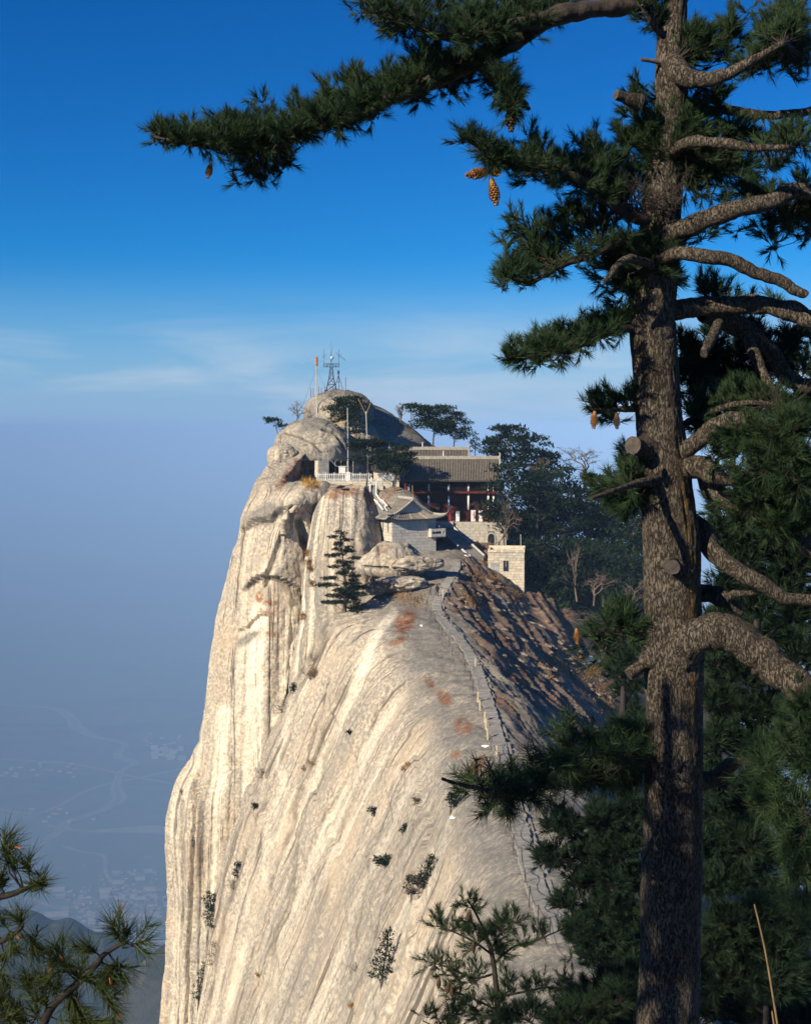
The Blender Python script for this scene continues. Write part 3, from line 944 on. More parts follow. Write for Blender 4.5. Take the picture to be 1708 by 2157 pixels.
def below(pu, pv, pts):
    """signed distance below a left-to-right polyline, and a window of its extent"""
    xs = np.array([p[0] for p in pts], float)
    ys = np.array([p[1] for p in pts], float)
    d = pv - np.interp(pu, xs, ys)
    win = sm(pu, xs[0] - 8, xs[0] + 26) * sm(pu, xs[-1] + 6, xs[-1] - 22)
    return d, win


def ledge(pu, pv, pts, amp, up, under=9):
    d, win = below(pu, pv, pts)
    prof = np.where(d < 0, sm(d, -up, -2), 1 - sm(d, 0, under))
    rec = np.exp(-np.clip(d, 0, 1e3) / 22.0) * sm(d, 0, under)
    return win * (amp * prof - 0.45 * amp * rec)


SIL = [(-122, -44.5), (-112, -43), (-100.6, -41.1), (-80, -39.6), (-66, -39.2), (-60, -37.6), (-56.5, -35.4), (-52.8, -34.9), (-44, -33.4), (-36, -32.3),
       (-28, -30.9), (-20, -29), (-14, -27.3), (-10.5, -26), (-8.5, -25), (-5.5, -23.2), (-3.8, -21.5), (-3.4, -20)]
lv = []
for (z, xl) in SIL:
    if z < -12:
        k = (z + 12) / 88.0                                     # 0 at the top, -1.1 at the foot
        fr = 231 + 4 * k                                        # the foot stands a little forward
        lv.append((z, [(20, 285), (10, 262), (2, 243), (-7, 236), (-13, fr + 4), (-19, fr + 0.5), (xl + 8, fr + 0.5), (xl + 3, fr + 4), (xl, fr + 11), (xl + 1.5, fr + 22), (xl + 10, 290)]))
    else:
        t = (z + 12) / 8.6                                      # the shoulder runs back to the foot of the domes
        g = float(sm(np.array(t), .12, .42))
        lv.append((z, [(20 - 20 * t, 285), (10 - 14 * t, 270), (2 - 12 * t, 246 + 20 * g), (-7 - 6 * t, 238 + 25 * g), (-13 - 1 * t, 235.5 + 25 * g), (-17 - 1.0 * t, 233 + 20 * g), (xl + 5, 233 + 18 * t), (xl + 2, 236 + 16 * t), (xl, 243 + 9 * t), (xl + 1.5, 255 + 3 * t), (xl + 10, 285)]))
lv.append((-3.2, [(-8 + i * 0.1, 268 + 0.1 * i) for i in range(11)]))


def wall_feat(pu, pv, X, Y, Z, U):
    pv = pv + 9 * fbm(pu * .035, pv * .02, 0, 3, 88)
    h = ledge(pu, pv, [(505, 1128), (522, 1112), (550, 1096), (592, 1078), (640, 1060), (700, 1048)], 0.8, 80)
    h = h + ledge(pu, pv, [(512, 1240), (530, 1230), (560, 1213), (600, 1222), (630, 1238), (660, 1240)], 0.85, 110)
    # the upright triangular slab and the gully to its right
    h = h - 1.7 * line_mask(pu, pv, [(632, 1110), (650, 1160), (656, 1230), (660, 1300), (652, 1400), (625, 1470)], 9)
    h = h - 0.9 * line_mask(pu, pv, [(598, 1110), (575, 1200), (560, 1232)], 5)
    h = h - 1.0 * line_mask(pu, pv, [(640, 1265), (632, 1340), (612, 1440), (600, 1500)], 3)
    h = h - 0.8 * line_mask(pu, pv, [(661, 1270), (650, 1340), (640, 1420)], 3)
    h = h - 0.6 * line_mask(pu, pv, [(505, 1330), (530, 1312), (560, 1300)], 4)
    # left edge flakes
    h = h - 1.0 * line_mask(pu, pv, [(420, 1640), (418, 1700), (405, 1900), (395, 2157)], 4)
    h = h - 0.8 * line_mask(pu, pv, [(395, 1680), (392, 1800), (384, 2000)], 3)
    h = h + 0.9 * sm(pu, 432, 418) * sm(pv, 1560, 1600) * sm(pv, 1980, 1640)
    lo = sm(pv, 1240, 1320)
    rj = random.Random(23)
    u0 = -30.0
    while u0 < 30:
        u0 += rj.choice([1.2, 1.8, 2.6, 4.0]) * rj.uniform(.8, 1.2)
        off = rj.uniform(-.2, .2)
        dU = U - u0 - .15 * noise(Z * .07, u0, 0, 47)
        h = h + lo * off * (sm(dU, -.15, .15) - sm(dU, 1.2, rj.uniform(3, 8)))
        h = h - lo * .35 * abs(off) * (1 - sm(np.abs(dU), .05, .25))
    h = h + lo * (0.12 * noise(U * 0.55, Z * 0.012, 0, 91) - 0.15 * (1 - sm(np.abs(noise(U * 0.35, Z * 0.01, 0, 92)), 0, 0.12)))
    h = h + sm(pu, 470, 420) * 0.35 * noise(U * 1.6, Z * 0.03, 0, 93)
    return h


def wall_stain(pu, pv, X, Y, Z, U):
    n = noise(U * 0.5, Z * 0.05, 0, 95)
    pale = line_mask(pu, pv, [(545, 1290), (540, 1400), (530, 1700), (528, 2000), (520, 2157)], 20) * .95
    pale = np.maximum(pale, line_mask(pu, pv, [(620, 1270), (612, 1350), (600, 1460), (585, 1520)], 16))
    pale = np.maximum(pale, line_mask(pu, pv, [(655, 1275), (648, 1330), (636, 1420)], 9))
    pale = np.maximum(pale, line_mask(pu, pv, [(470, 1500), (450, 1800), (440, 2100)], 16) * .6)
    pale = np.maximum(pale, line_mask(pu, pv, [(590, 1160), (560, 1220)], 16) * .5)
    pale = np.maximum(pale, 0.35 * sm(n, 0.1, 0.6))
    rust = blob_mask(pu, pv, [(545, 1258, 10, 14, 0, .9), (570, 1270, 18, 8, 0, .9), (560, 1290, 26, 10, 0.2, .7), (575, 1335, 22, 9, 0, .7), (600, 1010, 9, 40, 0.5, .9), (625, 1000, 30, 16, 0.6, .7), (630, 975, 20, 8, 0.4, .8)])
    grey = blob_mask(pu, pv, [(560, 1085, 50, 22, -0.4, .9), (530, 1000, 40, 70, 0.3, .5), (600, 960, 60, 40, 0, .5), (520, 1345, 40, 12, -0.5, .9), (425, 1450, 14, 140, 0.1, .8), (600, 1010, 60, 40, 0, .5)])
    crack = np.maximum.reduce([line_mask(pu, pv, [(598, 1100), (575, 1200), (558, 1232)], 2) * .5, line_mask(pu, pv, [(512, 1241), (530, 1232), (560, 1216), (600, 1226), (645, 1243)], 3) * .9,  # also holds dark lines just below the two ledges
                               line_mask(pu, pv, [(520, 1114), (550, 1099), (592, 1081), (640, 1064)], 3) * .8, line_mask(pu, pv, [(640, 1268), (632, 1340), (612, 1440), (600, 1500)], 3) * .7,
                               line_mask(pu, pv, [(661, 1270), (650, 1340), (640, 1420)], 3) * .7])
    return np.stack([pale, rust, grey, crack], -1)


contour_rock('cliff_wall', 'sheer pale granite wall dropping from the summit into the haze', lv, 380, 320, 101, wall_feat, wall_stain, amp=0.35)

# the drip-striped buttress below the terrace
lv = []
for (z, xl, xr, fr) in [(-60, -19, -2, 214), (-45, -18.5, -2, 217), (-34, -17.5, -2.5, 220), (-26, -16.5, -3, 222), (-19, -15.8, -3.6, 224.2), (-14.5, -15.2, -4, 226.8), (-12, -14.8, -4.6, 229.5), (-10.4, -14.2, -5.2, 233), (-9.9, -13, -6, 237)]:
    mx = (xl + xr) / 2
    lv.append((z, [(xr + 3, 250), (xr + 1.5, 243), (xr, fr + 7), (xr - 1.5, fr + 2.5), (mx + 2.5, fr + 0.3), (mx - 1.5, fr), (xl + 2.2, fr + 1.8), (xl + 0.4, fr + 5), (xl, fr + 10), (xl + 1, 245), (xl + 3, 250)]))
lv.append((-9.8, [(-9 + 0.05 * i, 243) for i in range(11)]))


def dome_stain(pu, pv, X, Y, Z, U):
    s = noise(U * 1.5, Z * 0.03, 0, 97) + .5 * noise(U * 4, Z * .1, 0, 96)
    pale = sm(s, 0.2, 0.7) * .55 * sm(pv, 1030, 1060)
    rust = blob_mask(pu, pv, [(730, 1035, 40, 12, 0.1, .8), (775, 1050, 14, 24, -0.3, .8), (700, 1045, 20, 10, 0, .7)])
    grey = sm(s, 0.15, -0.5) * .75
    grey = np.maximum(grey, sm(pu, 760, 790) * .6)
    return np.stack([pale, rust, grey, 0 * s], -1)


def dome_feat(pu, pv, X, Y, Z, U):
    return 0.10 * noise(U * 0.8, Z * 0.03, 0, 98) - 0.12 * (1 - sm(np.abs(noise(U * 0.45, Z * 0.02, 0, 99)), 0, 0.1))


contour_rock('cliff_buttress', 'rounded granite buttress with dark and pale drip stripes below the terrace', lv, 190, 190, 111, dome_feat, dome_stain, amp=0.35)


# ------------------------------------------------------------------ domes and boulders
def dome(name, label, c, rad, seed, power=2.0, amp=0.25, n=56, base=-0.35, rust=0.0, grey=0.4, cat='boulder', kind=None, lean=(0, 0), cracks=(), group=None, bvh=True, lobes=0.0):
    """a rounded block; the profile runs from the top down to base (in units of the height)"""
    cx, cy, cz = c
    rx, ry, rz = rad
    th = np.linspace(0, 2 * math.pi, n * 2, endpoint=False)
    ph = np.concatenate([np.linspace(0.02, math.pi / 2, int(n * .75)), np.linspace(math.pi / 2 + 0.06, math.pi * 0.93, int(n * .35))])
    T, Ph = np.meshgrid(th, ph)
    r = np.sin(Ph)
    if power != 2.0:
        zc = np.where(Ph < math.pi / 2, np.clip(1 - r ** power, 0, 1), np.cos(Ph))
    else:
        zc = np.cos(Ph)
    zc = np.maximum(zc, base + 0.06 * np.cos(Ph))
    ux, uy = r * np.cos(T), r * np.sin(T)
    s = 1 + amp / max(min(rx, ry, rz), 0.3) * 0.55 * (fbm(ux * 1.6 + seed, uy * 1.6, zc * 1.6, 4, seed) + lobes * noise(ux * 1.1, uy * 1.1, zc * 1.1, seed + 3))
    s = s - 0.35 * amp / max(min(rx, ry, rz), 0.3) * (1 - sm(np.abs(noise(ux * 1.7 + seed, uy * 1.7, zc * 2.2, seed + 8)), 0, .09)) + .05 * amp / max(min(rx, ry, rz), .3) * fbm(ux * 9, uy * 9, zc * 9, 3, seed + 11)
    X = cx + (ux * s + lean[0] * zc) * rx
    Y = cy + (uy * s + lean[1] * zc) * ry
    Z = cz + zc * s * rz
    P = np.stack([X, Y, Z], -1)
    V = P.reshape(-1, 3)
    pu, pv = uv_of(V)
    pu, pv = pu.reshape(X.shape), pv.reshape(X.shape)
    cr = np.zeros(X.shape)
    for (pts, w, dep) in cracks:
        mk = line_mask(pu, pv, pts, w) * (Y < cy)
        cr = np.maximum(cr, mk * .75)
        nrm = np.stack([ux, uy, zc], -1)
        V -= (nrm * (dep * mk)[..., None]).reshape(-1, 3)
    g = np.clip(grey + 0.35 * sm(zc, 0.5, 0.95) + 0.3 * noise(X * .4, Y * .4, Z * .4, seed), 0, 1)
    ru = rust * sm(noise(X * .25, Y * .25, Z * .5, seed + 1), 0.1, 0.4)
    pale = 0.5 * sm(noise(X * 1.2, Y * 0.4, Z * .2, seed + 2), 0.2, 0.6)
    col = np.stack([pale, ru, g, cr], -1).reshape(-1, 4)
    uv = np.stack([T * (rx + ry) / 2, Z], -1).reshape(-1, 2)
    F = grid_faces(len(ph), len(th), True)
    o = link(name, mesh_np(name, V, F, GRANITE, True, uv, col))
    tag(o, label, None if kind else cat, group, kind)
    if bvh: add_bvh(V, F)
    return o


dome('summit_boulder', 'rounded summit boulder carrying the steel radio tower', tuple(at(712, 872, 268)), (6.5, 7.5, 4.45), 3, amp=0.55, base=-0.42, lobes=0.8, grey=0.8,
     cracks=[([(668, 905), (700, 893), (735, 880)], 3, 0.4)])
dome('rock_dome', 'dark smooth rock slope falling right from the summit behind the hall', tuple(at(772, 962, 276)), (15.5, 14, 10.4), 5, power=1.42, amp=0.5, base=-0.6, grey=0.75, cat='rock', n=84)
dome('rock_dome', 'big domed boulder overhanging the terrace, below the summit boulder', tuple(at(664, 952, 257)), (7.6, 8.5, 6.1), 9, amp=0.5, base=-0.22, lobes=0.9, grey=0.62, n=84, cat='boulder',
     cracks=[([(600, 912), (630, 920), (660, 935), (680, 955)], 2, .4), ([(680, 905), (705, 912), (722, 935), (727, 955)], 2.2, .5), ([(590, 915), (588, 945)], 2.5, .5)])
dome('boulder', 'smaller boulder at the outer lip beneath the domed boulder', tuple(at(600, 962, 251)), (3.2, 4.0, 2.4), 12, amp=0.4, base=-0.5, grey=0.3)
dome('boulder', 'rock mass wedged between the domed boulder and the tall masts', tuple(at(752, 960, 262)), (5.0, 5, 7.0), 14, amp=0.8, base=-0.5, grey=0.45, lobes=1.0)
dome('boulder', 'shaded rock hump beside the white stair railings', tuple(at(832, 1068, 237)), (5.6, 6.0, 3.4), 15, power=1.7, amp=0.3, base=-0.5, rust=0.5, grey=0.6)
dome('outcrop', 'broad rounded outcrop in front of the stone pavilion', tuple(at(830, 1190, 219)), (5.6, 4.6, 3.7), 17, power=2.9, amp=0.55, base=-0.35, rust=0.35, grey=0.25, lobes=0.8, cat='rock',
     cracks=[([(795, 1142), (797, 1170), (799, 1200)], 2.2, .5), ([(762, 1193), (800, 1196), (850, 1197)], 2.5, .6), ([(845, 1140), (880, 1160), (890, 1180)], 3, .5), ([(872, 1138), (905, 1160), (912, 1178)], 3, .4)])
dome('boulder', 'flat pitted boulder lying across the outcrop above the stairs', tuple(at(882, 1188, 213)), (3.7, 2.0, 1.25), 21, amp=0.42, base=-0.8, lobes=1.1, grey=0.4,
     cracks=[([(860, 1185), (872, 1190)], 4, .35), ([(895, 1178), (905, 1188)], 4, .4)])
dome('ledge_rock', 'pale stained ledge under the flat pitted boulder', tuple(at(842, 1232, 209)), (4.6, 2.4, 1.2), 23, power=3.5, amp=0.4, base=-0.8, rust=0.4, grey=0.15, cat='rock')
dome('boulder', 'small block at the left end of the pale ledge', tuple(at(790, 1240, 207)), (1.9, 1.6, 1.1), 25, amp=0.3, base=-0.7, rust=0.5, grey=0.3)
dome('boulder', 'tilted slab below the lip of the drip striped buttress', tuple(at(628, 1066, 233)), (2.2, 2.0, 1.5), 29, power=1.8, amp=0.45, base=-0.6, grey=0.4, lean=(.5, 0), lobes=1.0)


# ------------------------------------------------------------------ wooded hillside behind the hall
def forest_hill():
    n1, n2 = 120, 90
    x = np.linspace(6, 150, n1)
    y = np.linspace(229, 360, n2)
    X, Y = np.meshgrid(x, y)
    Z = -19.5 - 4.5 * (1 - sm(Y, 226, 246)) - 0.40 * np.maximum(X - 13, 0) + 0.07 * (Y - 240) * np.exp(-((X - 14) / 22) ** 2) - 0.25 * np.maximum(X - 45, 0) - 0.12 * np.maximum(Y - 285, 0) + 1.2 * fbm(X * .08, Y * .08, 0, 4, 5)
    V = np.stack([X, Y, Z], -1).reshape(-1, 3)
    F = grid_faces(n2, n1)
    m = plain('forest_soil', (0.075, 0.055, 0.035), (0.04, 0.034, 0.024), 0.5, bmp=0.6, bdist=0.3)
    tag(link('hillside', mesh_np('hillside', V, F, m)), 'dark wooded hillside right of the hall', kind='structure')
    add_bvh(V, F)


forest_hill()
BV = BVHTree.FromPolygons(np.concatenate(BVH_V).tolist(), np.concatenate(BVH_F).tolist())


def hit(u, v):
    """the rock point seen at (u, v)"""
    d = at(u, v, 1.0).normalized()
    p, n, i, t = BV.ray_cast(Vector((0, 0, 0)), d)
    if p is None:
        return None, None
    if n.dot(d) > 0: n = -n
    return p, n


def drop(x, y, z0=60.0):
    p, n, i, t = BV.ray_cast(Vector((x, y, z0)), Vector((0, 0, -1)))
    return p

# ------------------------------------------------------------------ loose and broken rock on the lee slope
def rock_mesh(seed):
    rr = random.Random(seed)
    bm = bmesh.new()
    for i in range(22):
        v = Vector((rr.gauss(0, 1), rr.gauss(0, 1), rr.gauss(0, 1))).normalized()
        bm.verts.new((v.x * .5, v.y * .5, v.z * .34))
    bmesh.ops.convex_hull(bm, input=bm.verts)
    me = bpy.data.meshes.new('rock')
    bm.to_mesh(me); bm.free()
    me.materials.append(ROCKM)
    return me


ROCKM = plain('broken_rock', (0.24, 0.20, 0.155), (0.11, 0.085, 0.06), 1.6, bmp=.6, bdist=.08, detail=6.0)
ROCKS = [rock_mesh(60 + i) for i in range(5)]
rr = random.Random(9)
for i in range(150):
    t = rr.random()
    u, v = 960 + 330 * t + rr.gauss(0, 26), 1215 + 260 * t + rr.gauss(0, 34)
    p, n = hit(u, v)
    if p is None or p.y < 135 or n.z < .4: continue
    sz = rr.choice([.5, .6, .8, 1.0, 1.3, 1.8]) * rr.uniform(.8, 1.2)
    mw = Matrix.Translation(p) @ Matrix.Rotation(.35 + rr.uniform(-.3, .3), 4, 'Z') @ Matrix.Rotation(.35, 4, 'Y') @ Matrix.Diagonal((sz * .8, sz * 1.7, sz * .55, 1))
    link('rock', ROCKS[i % 5], RIDGE_O, None, mw)

# ------------------------------------------------------------------ path and its railing
PATH_PX = [(1186, 1990), (1152, 1930), (1130, 1870), (1110, 1810), (1096, 1750), (1080, 1690), (1066, 1640), (1056, 1590), (1044, 1540), (1030, 1490), (1016, 1450),
           (1004, 1410), (985, 1370), (960, 1340), (936, 1312), (920, 1286), (924, 1262), (938, 1238), (952, 1214), (962, 1192), (958, 1178)]


def smooth_line(pts, n):
    P = np.array(pts, float)
    return cat_rom(P, np.linspace(0, len(P) - 1, n))


def path():
    pts = []
    for (u, v) in smooth_line(PATH_PX, 900):
        p, n = hit(u, v)
        if p is not None: pts.append(np.array(p))
    pts = np.array(pts)
    k = 25
    pad = np.pad(pts, ((k, k), (0, 0)), mode='edge')
    pts = np.stack([np.convolve(pad[:, i], np.ones(2 * k + 1) / (2 * k + 1), 'valid') for i in range(3)], -1)
    d = np.concatenate([[0], np.cumsum(np.linalg.norm(np.diff(pts, axis=0), axis=1))])
    root = thing('path', Vector(pts[0]), 'stepped stone path climbing along the ridge crest', kind='structure')
    N = min(290, int(d[-1] / 0.5))
    me = MB().box((0, 0, 0), (1, 1, 1)).mesh('step', STEPM)
    bm = bmesh.new(); bm.from_mesh(me)
    bmesh.ops.bevel(bm, geom=bm.edges[:] , offset=0.03, segments=1, affect='EDGES')
    bm.to_mesh(me); bm.free()
    step = d[-1] / N
    rr = random.Random(3)
    for i in range(N):
        s = (i + .5) * step
        p = Vector([np.interp(s, d, pts[:, k]) for k in range(3)])
        q = Vector([np.interp(min(s + 1.5, d[-1]), d, pts[:, k]) for k in range(3)])
        a = math.atan2(-(q.x - p.x), q.y - p.y) if (q - p).length > 1e-3 else 0
        g = drop(p.x, p.y)
        z = max(p.z, g.z) if g else p.z
        wdt = 1.3 + rr.uniform(-.14, .14)
        mw = Matrix.Translation((p.x + rr.uniform(-.05, .05), p.y, z - 0.02 + rr.uniform(-.03, .05))) @ Matrix.Rotation(a + rr.uniform(-.04, .04), 4, 'Z') @ Matrix.Diagonal((wdt, step * rr.uniform(.82, .95), .34, 1))
        link('step', me, root, None, mw)
    # raised edge stones on the outer side
    me2 = MB().box((0, 0, 0), (1, 1, 1)).mesh('edge_stone', STEPM)
    for i in range(int(d[-1] / 2.2)):
        s = (i + .5) * 2.2
        p = Vector([np.interp(s, d, pts[:, k]) for k in range(3)])
        q = Vector([np.interp(min(s + 1.5, d[-1]), d, pts[:, k]) for k in range(3)])
        t = (q - p).normalized()
        a = math.atan2(-t.x, t.y)
        o = p + Vector((t.y, -t.x, 0)) * 0.92
        g = drop(o.x, o.y)
        if g is None or rr.random() < .35: continue
        mw = Matrix.Translation((o.x, o.y, g.z - 0.04)) @ Matrix.Rotation(a, 4, 'Z') @ Matrix.Diagonal((.24, rr.uniform(1.6, 2.15), .32, 1))
        link('edge_stone', me2, root, None, mw)
    return pts, d


PATH, PATH_D = path()

IRON_PX = [(907, 1254), (898, 1288), (906, 1310), (924, 1329), (931, 1341), (945, 1361), (952, 1381), (979, 1414), (990, 1435), (996, 1456), (1035, 1578), (1052, 1616), (1059, 1642), (1073, 1751), (1081, 1793),
           (1100, 1822), (1105, 1868), (1114, 1912), (1133, 1947), (1157, 1976), (1188, 2065)]
CREAM_PX = [(933, 1259), (1001, 1405), (1006, 1479), (1011, 1497), (1021, 1522), (1023, 1537), (1027, 1558), (1046, 1596), (1065, 1729)]
iron_me = MB().tube([(0, 0, -.3), (0, 0, 1.15)], .035, 6).mesh('post', IRON)
IRON_TOP = []
ORD = 'first second third fourth fifth sixth seventh eighth ninth tenth eleventh twelfth thirteenth fourteenth fifteenth sixteenth seventeenth eighteenth nineteenth twentieth twenty-first twenty-second'.split()
for i, (u, v) in enumerate(IRON_PX):
    p, n = hit(u, v)
    if p is None: continue
    rr = random.Random(i)
    mw = Matrix.Translation(p) @ Matrix.Rotation(rr.uniform(-.07, .07), 4, 'X') @ Matrix.Rotation(rr.uniform(-.06, .06), 4, 'Y') @ Matrix.Diagonal((1, 1, rr.uniform(.9, 1.2) * (1.35 if v < 1320 else 1), 1))
    o = link('railing_post', iron_me, None, None, mw)
    where = ['where the path turns at the walker', 'on the upper bend of the path', 'on the middle stretch of the path', 'on the near stretch of the path'][0 if v < 1320 else 1 if v < 1460 else 2 if v < 1660 else 3]
    tag(o, '%s thin iron post from the walker, %s' % (ORD[i], where), 'post', 'iron posts along the ridge path')
    IRON_TOP.append(mw @ Vector((0, 0, 1.1)))
cm = MB().box((0, 0, .35), (.17, .17, 1.5)).mesh('post', POSTW)
bm = bmesh.new(); bm.from_mesh(cm)
bmesh.ops.bevel(bm, geom=bm.edges[:], offset=.02, segments=1, affect='EDGES')
bm.to_mesh(cm); bm.free()
for i, (u, v) in enumerate(CREAM_PX):
    p, n = hit(u, v)
    if p is None: continue
    mw = Matrix.Translation(p) @ Matrix.Rotation(.05 * (i % 3 - 1), 4, 'Y')
    o = link('stone_post', cm, None, None, mw)
    tag(o, ['cream stone post just right of the walker', 'lone cream stone post on the upper bend of the path', 'cream stone post at the top of the close-set row', 'second cream stone post of the close-set row', 'third cream stone post of the close-set row',
            'fourth cream stone post of the close-set row', 'lowest cream stone post of the close-set row', 'cream stone post beside the snow patch and dark stone', 'cream stone post showing just below the foreground branch'][i], 'post', 'cream stone posts along the path')
for k, (a, b) in enumerate(zip(IRON_TOP[:-1], IRON_TOP[1:])):
    if (a - b).length > 22: continue
    pts = [a.lerp(b, t) - Vector((0, 0, .5 * 4 * t * (1 - t) * min(1, (a - b).length / 6))) for t in np.linspace(0, 1, 9)]
    o = MB().tube(pts, .022, 4, False).build('railing_chain', IRON)
    tag(o, '%s sagging chain of the path railing counted from the walker' % ORD[k], 'chain', 'chains of the path railing')


# ------------------------------------------------------------------ block masonry
def beveled_box(name, mat, off=.03):
    me = MB().box((0, 0, 0), (1, 1, 1)).mesh(name, mat)
    bm = bmesh.new(); bm.from_mesh(me)
    bmesh.ops.bevel(bm, geom=bm.edges[:], offset=off, segments=1, affect='EDGES')
    bm.to_mesh(me); bm.free()
    return me


BLOCKS = {}


def block_me(mat):
    if mat.name not in BLOCKS: BLOCKS[mat.name] = beveled_box('block', mat)
    return BLOCKS[mat.name]


def masonry(root, M, w, h, ch, bl, mats, seed, holes=(), proud=.05):
    """courses of blocks on the plane y = 0 of M (x right, z up, outward -y)"""
    rr = random.Random(seed)
    n = int(round(h / ch))
    ch = h / n
    for i in range(n):
        x = -w / 2 - (rr.uniform(.1, .5) * bl if i % 2 else 0)
        while x < w / 2 - .02:
            l = bl * rr.uniform(.75, 1.3)
            x0, x1 = max(x, -w / 2), min(x + l, w / 2)
            if w / 2 - x1 < bl * .3: x1 = w / 2
            x = x + l if x1 < w / 2 else w
            segs = [(x0, x1)]
            z0, z1 = i * ch, (i + 1) * ch
            for (a, b, c, d) in holes:
                if z1 > c + .05 and z0 < d - .05:
                    ns = []
                    for (p, q) in segs:
                        if q <= a or p >= b: ns.append((p, q)); continue
                        if p < a: ns.append((p, a))
                        if q > b: ns.append((b, q))
                    segs = ns
            for (p, q) in segs:
                if q - p < .08: continue
                pr = proud + rr.uniform(-.015, .02)
                mw = M @ Matrix.Translation(((p + q) / 2, -pr / 2 + .04, (z0 + z1) / 2)) @ Matrix.Diagonal((q - p - .035, pr + .08, ch - .03, 1))
                link('block', block_me(rr.choice(mats)), root, None, mw)


STONE2 = plain('pale_stone_block_b', (0.62, 0.54, 0.40), (0.50, 0.42, 0.31), 1.7, bmp=0.5, bdist=0.03, detail=6.0)
STONE3 = plain('pale_stone_block_c', (0.50, 0.45, 0.36), (0.38, 0.335, 0.26), 1.7, bmp=0.5, bdist=0.03, detail=6.0)
STONE_G2 = plain('grey_stone_block_b', (0.52, 0.49, 0.43), (0.42, 0.40, 0.35), 1.1, bmp=0.4, bdist=0.03, detail=6.0)

# --- the square hut
hut_p = at(1066, 1245, 226)
hut_rz = -0.10
HW, HD, HH = 5.7, 4.6, 6.1
root = thing('stone_hut', hut_p, 'square flat roofed hut of pale stone blocks on the right slope', 'hut', None, hut_rz)
Mh = worldm(root)


def local(M):
    return lambda x, y, z: M @ Vector((x, y, z))


lh = local(Mh)
core = MB().box((0, 0, 0), (HW, HD, HH + 3), mat=Mh @ Matrix.Translation((0, HD / 2, (HH - 3) / 2)))
b = core.mesh('wall', STONE_W)
core_o = link('wall', b, root)
win = (-.52, .42, 3.15, 4.85)
masonry(core_o, Mh @ Matrix.Translation((0, 0, -2.0)), HW, HH + 2.0, .42, .95, [STONE, STONE2, STONE2, STONE3], 5, [(win[0], win[1], win[2] + 2.0, win[3] + 2.0)])
masonry(core_o, Mh @ Matrix.Translation((HW / 2, HD / 2, -2.0)) @ Matrix.Rotation(math.pi / 2, 4, 'Z'), HD, HH + 2.0, .42, .95, [STONE, STONE3], 6)
masonry(core_o, Mh @ Matrix.Translation((-HW / 2, HD / 2, -2.0)) @ Matrix.Rotation(-math.pi / 2, 4, 'Z'), HD, HH + 2.0, .42, .95, [STONE, STONE2], 7)
masonry(core_o, Mh @ Matrix.Translation((0, -.07, HH)), HW + .16, .42, .42, .55, [STONE2, STONE3], 8, proud=.09)
o = MB().box((0, 0, 0), (HW + .12, .34, .42), mat=Mh @ Matrix.Translation((0, .16, HH + .215))).box((0, 0, 0), (HW + .12, .34, .75), mat=Mh @ Matrix.Translation((0, HD - .17, HH + .38)))
o.box((0, 0, 0), (.32, HD - .72, .5), mat=Mh @ Matrix.Translation((-HW / 2 + .1, HD / 2, HH + .255))).box((0, 0, 0), (.32, HD - .72, .5), mat=Mh @ Matrix.Translation((HW / 2 - .1, HD / 2, HH + .255)))
par = o.build('parapet', STONE2, root)
MB().box((0, 0, 0), (HW - .4, HD - .72, .1), mat=Mh @ Matrix.Translation((0, HD / 2, HH + .06))).build('roof', CONCRETE, root)
wn = MB().box((0, 0, 0), (win[1] - win[0], .05, win[3] - win[2]), mat=Mh @ Matrix.Translation(((win[0] + win[1]) / 2, -.045 + .06, (win[2] + win[3]) / 2))).build('window', DARK, root)
o = MB()
for x in (win[0] + .03, win[1] - .03): o.box((0, 0, 0), (.06, .1, win[3] - win[2]), mat=Mh @ Matrix.Translation((x, -.03, (win[2] + win[3]) / 2)))
o.box((0, 0, 0), (.05, .06, 1.0), mat=Mh @ Matrix.Translation((-.06, -.045, win[3] - .55)))
o.box((0, 0, 0), (win[1] - win[0] + .1, .14, .08), mat=Mh @ Matrix.Translation((-.05, -.05, win[2] - .04)))
o.build('window_frame', CONCRETE, wn)
# the weathered painted notice: faded grey paint with a few darker strokes
GREYPAINT = plain('faded_grey_paint', (0.27, 0.28, 0.28), (0.40, 0.38, 0.33), 4.0)
DKPAINT = plain('dark_grey_paint', (0.14, 0.15, 0.155), (0.22, 0.22, 0.22), 5.0)
nt_ = MB().box((0, 0, 0), (1.36, .012, 1.62), mat=Mh @ Matrix.Translation((-1.82, -.085, 3.70))).build('painted_notice', GREYPAINT, root)
o = MB()
for i in range(7):
    o.box((0, 0, 0), (.07, .008, .5), mat=Mh @ Matrix.Translation((-2.35 + i * .19, -.097, 4.12 + .06 * (i % 2))))
for x, hh in ((-1.62, .55), (-1.36, .5)):
    o.box((0, 0, 0), (.09, .008, hh), mat=Mh @ Matrix.Translation((x, -.097, 3.2)))
o.box((0, 0, 0), (.34, .008, .07), mat=Mh @ Matrix.Translation((-1.5, -.0985, 3.02)))
o.build('brush_strokes', DKPAINT, nt_)
o = MB().tube([lh(2.3, .2, HH + .1), lh(2.28, .2, HH + 2.9)], .05, 6).build('flagpole', GALV, None)
tag(o, 'thin white pole standing at the roof corner of the stone hut', 'pole')
o = MB().tube([lh(2.3, .25, HH + .75), lh(-.6, .1, HH + .47)], .02, 4).build('roof_cable', IRON, None)
tag(o, 'rusty cable running across the hut roof to the pole', 'cable')

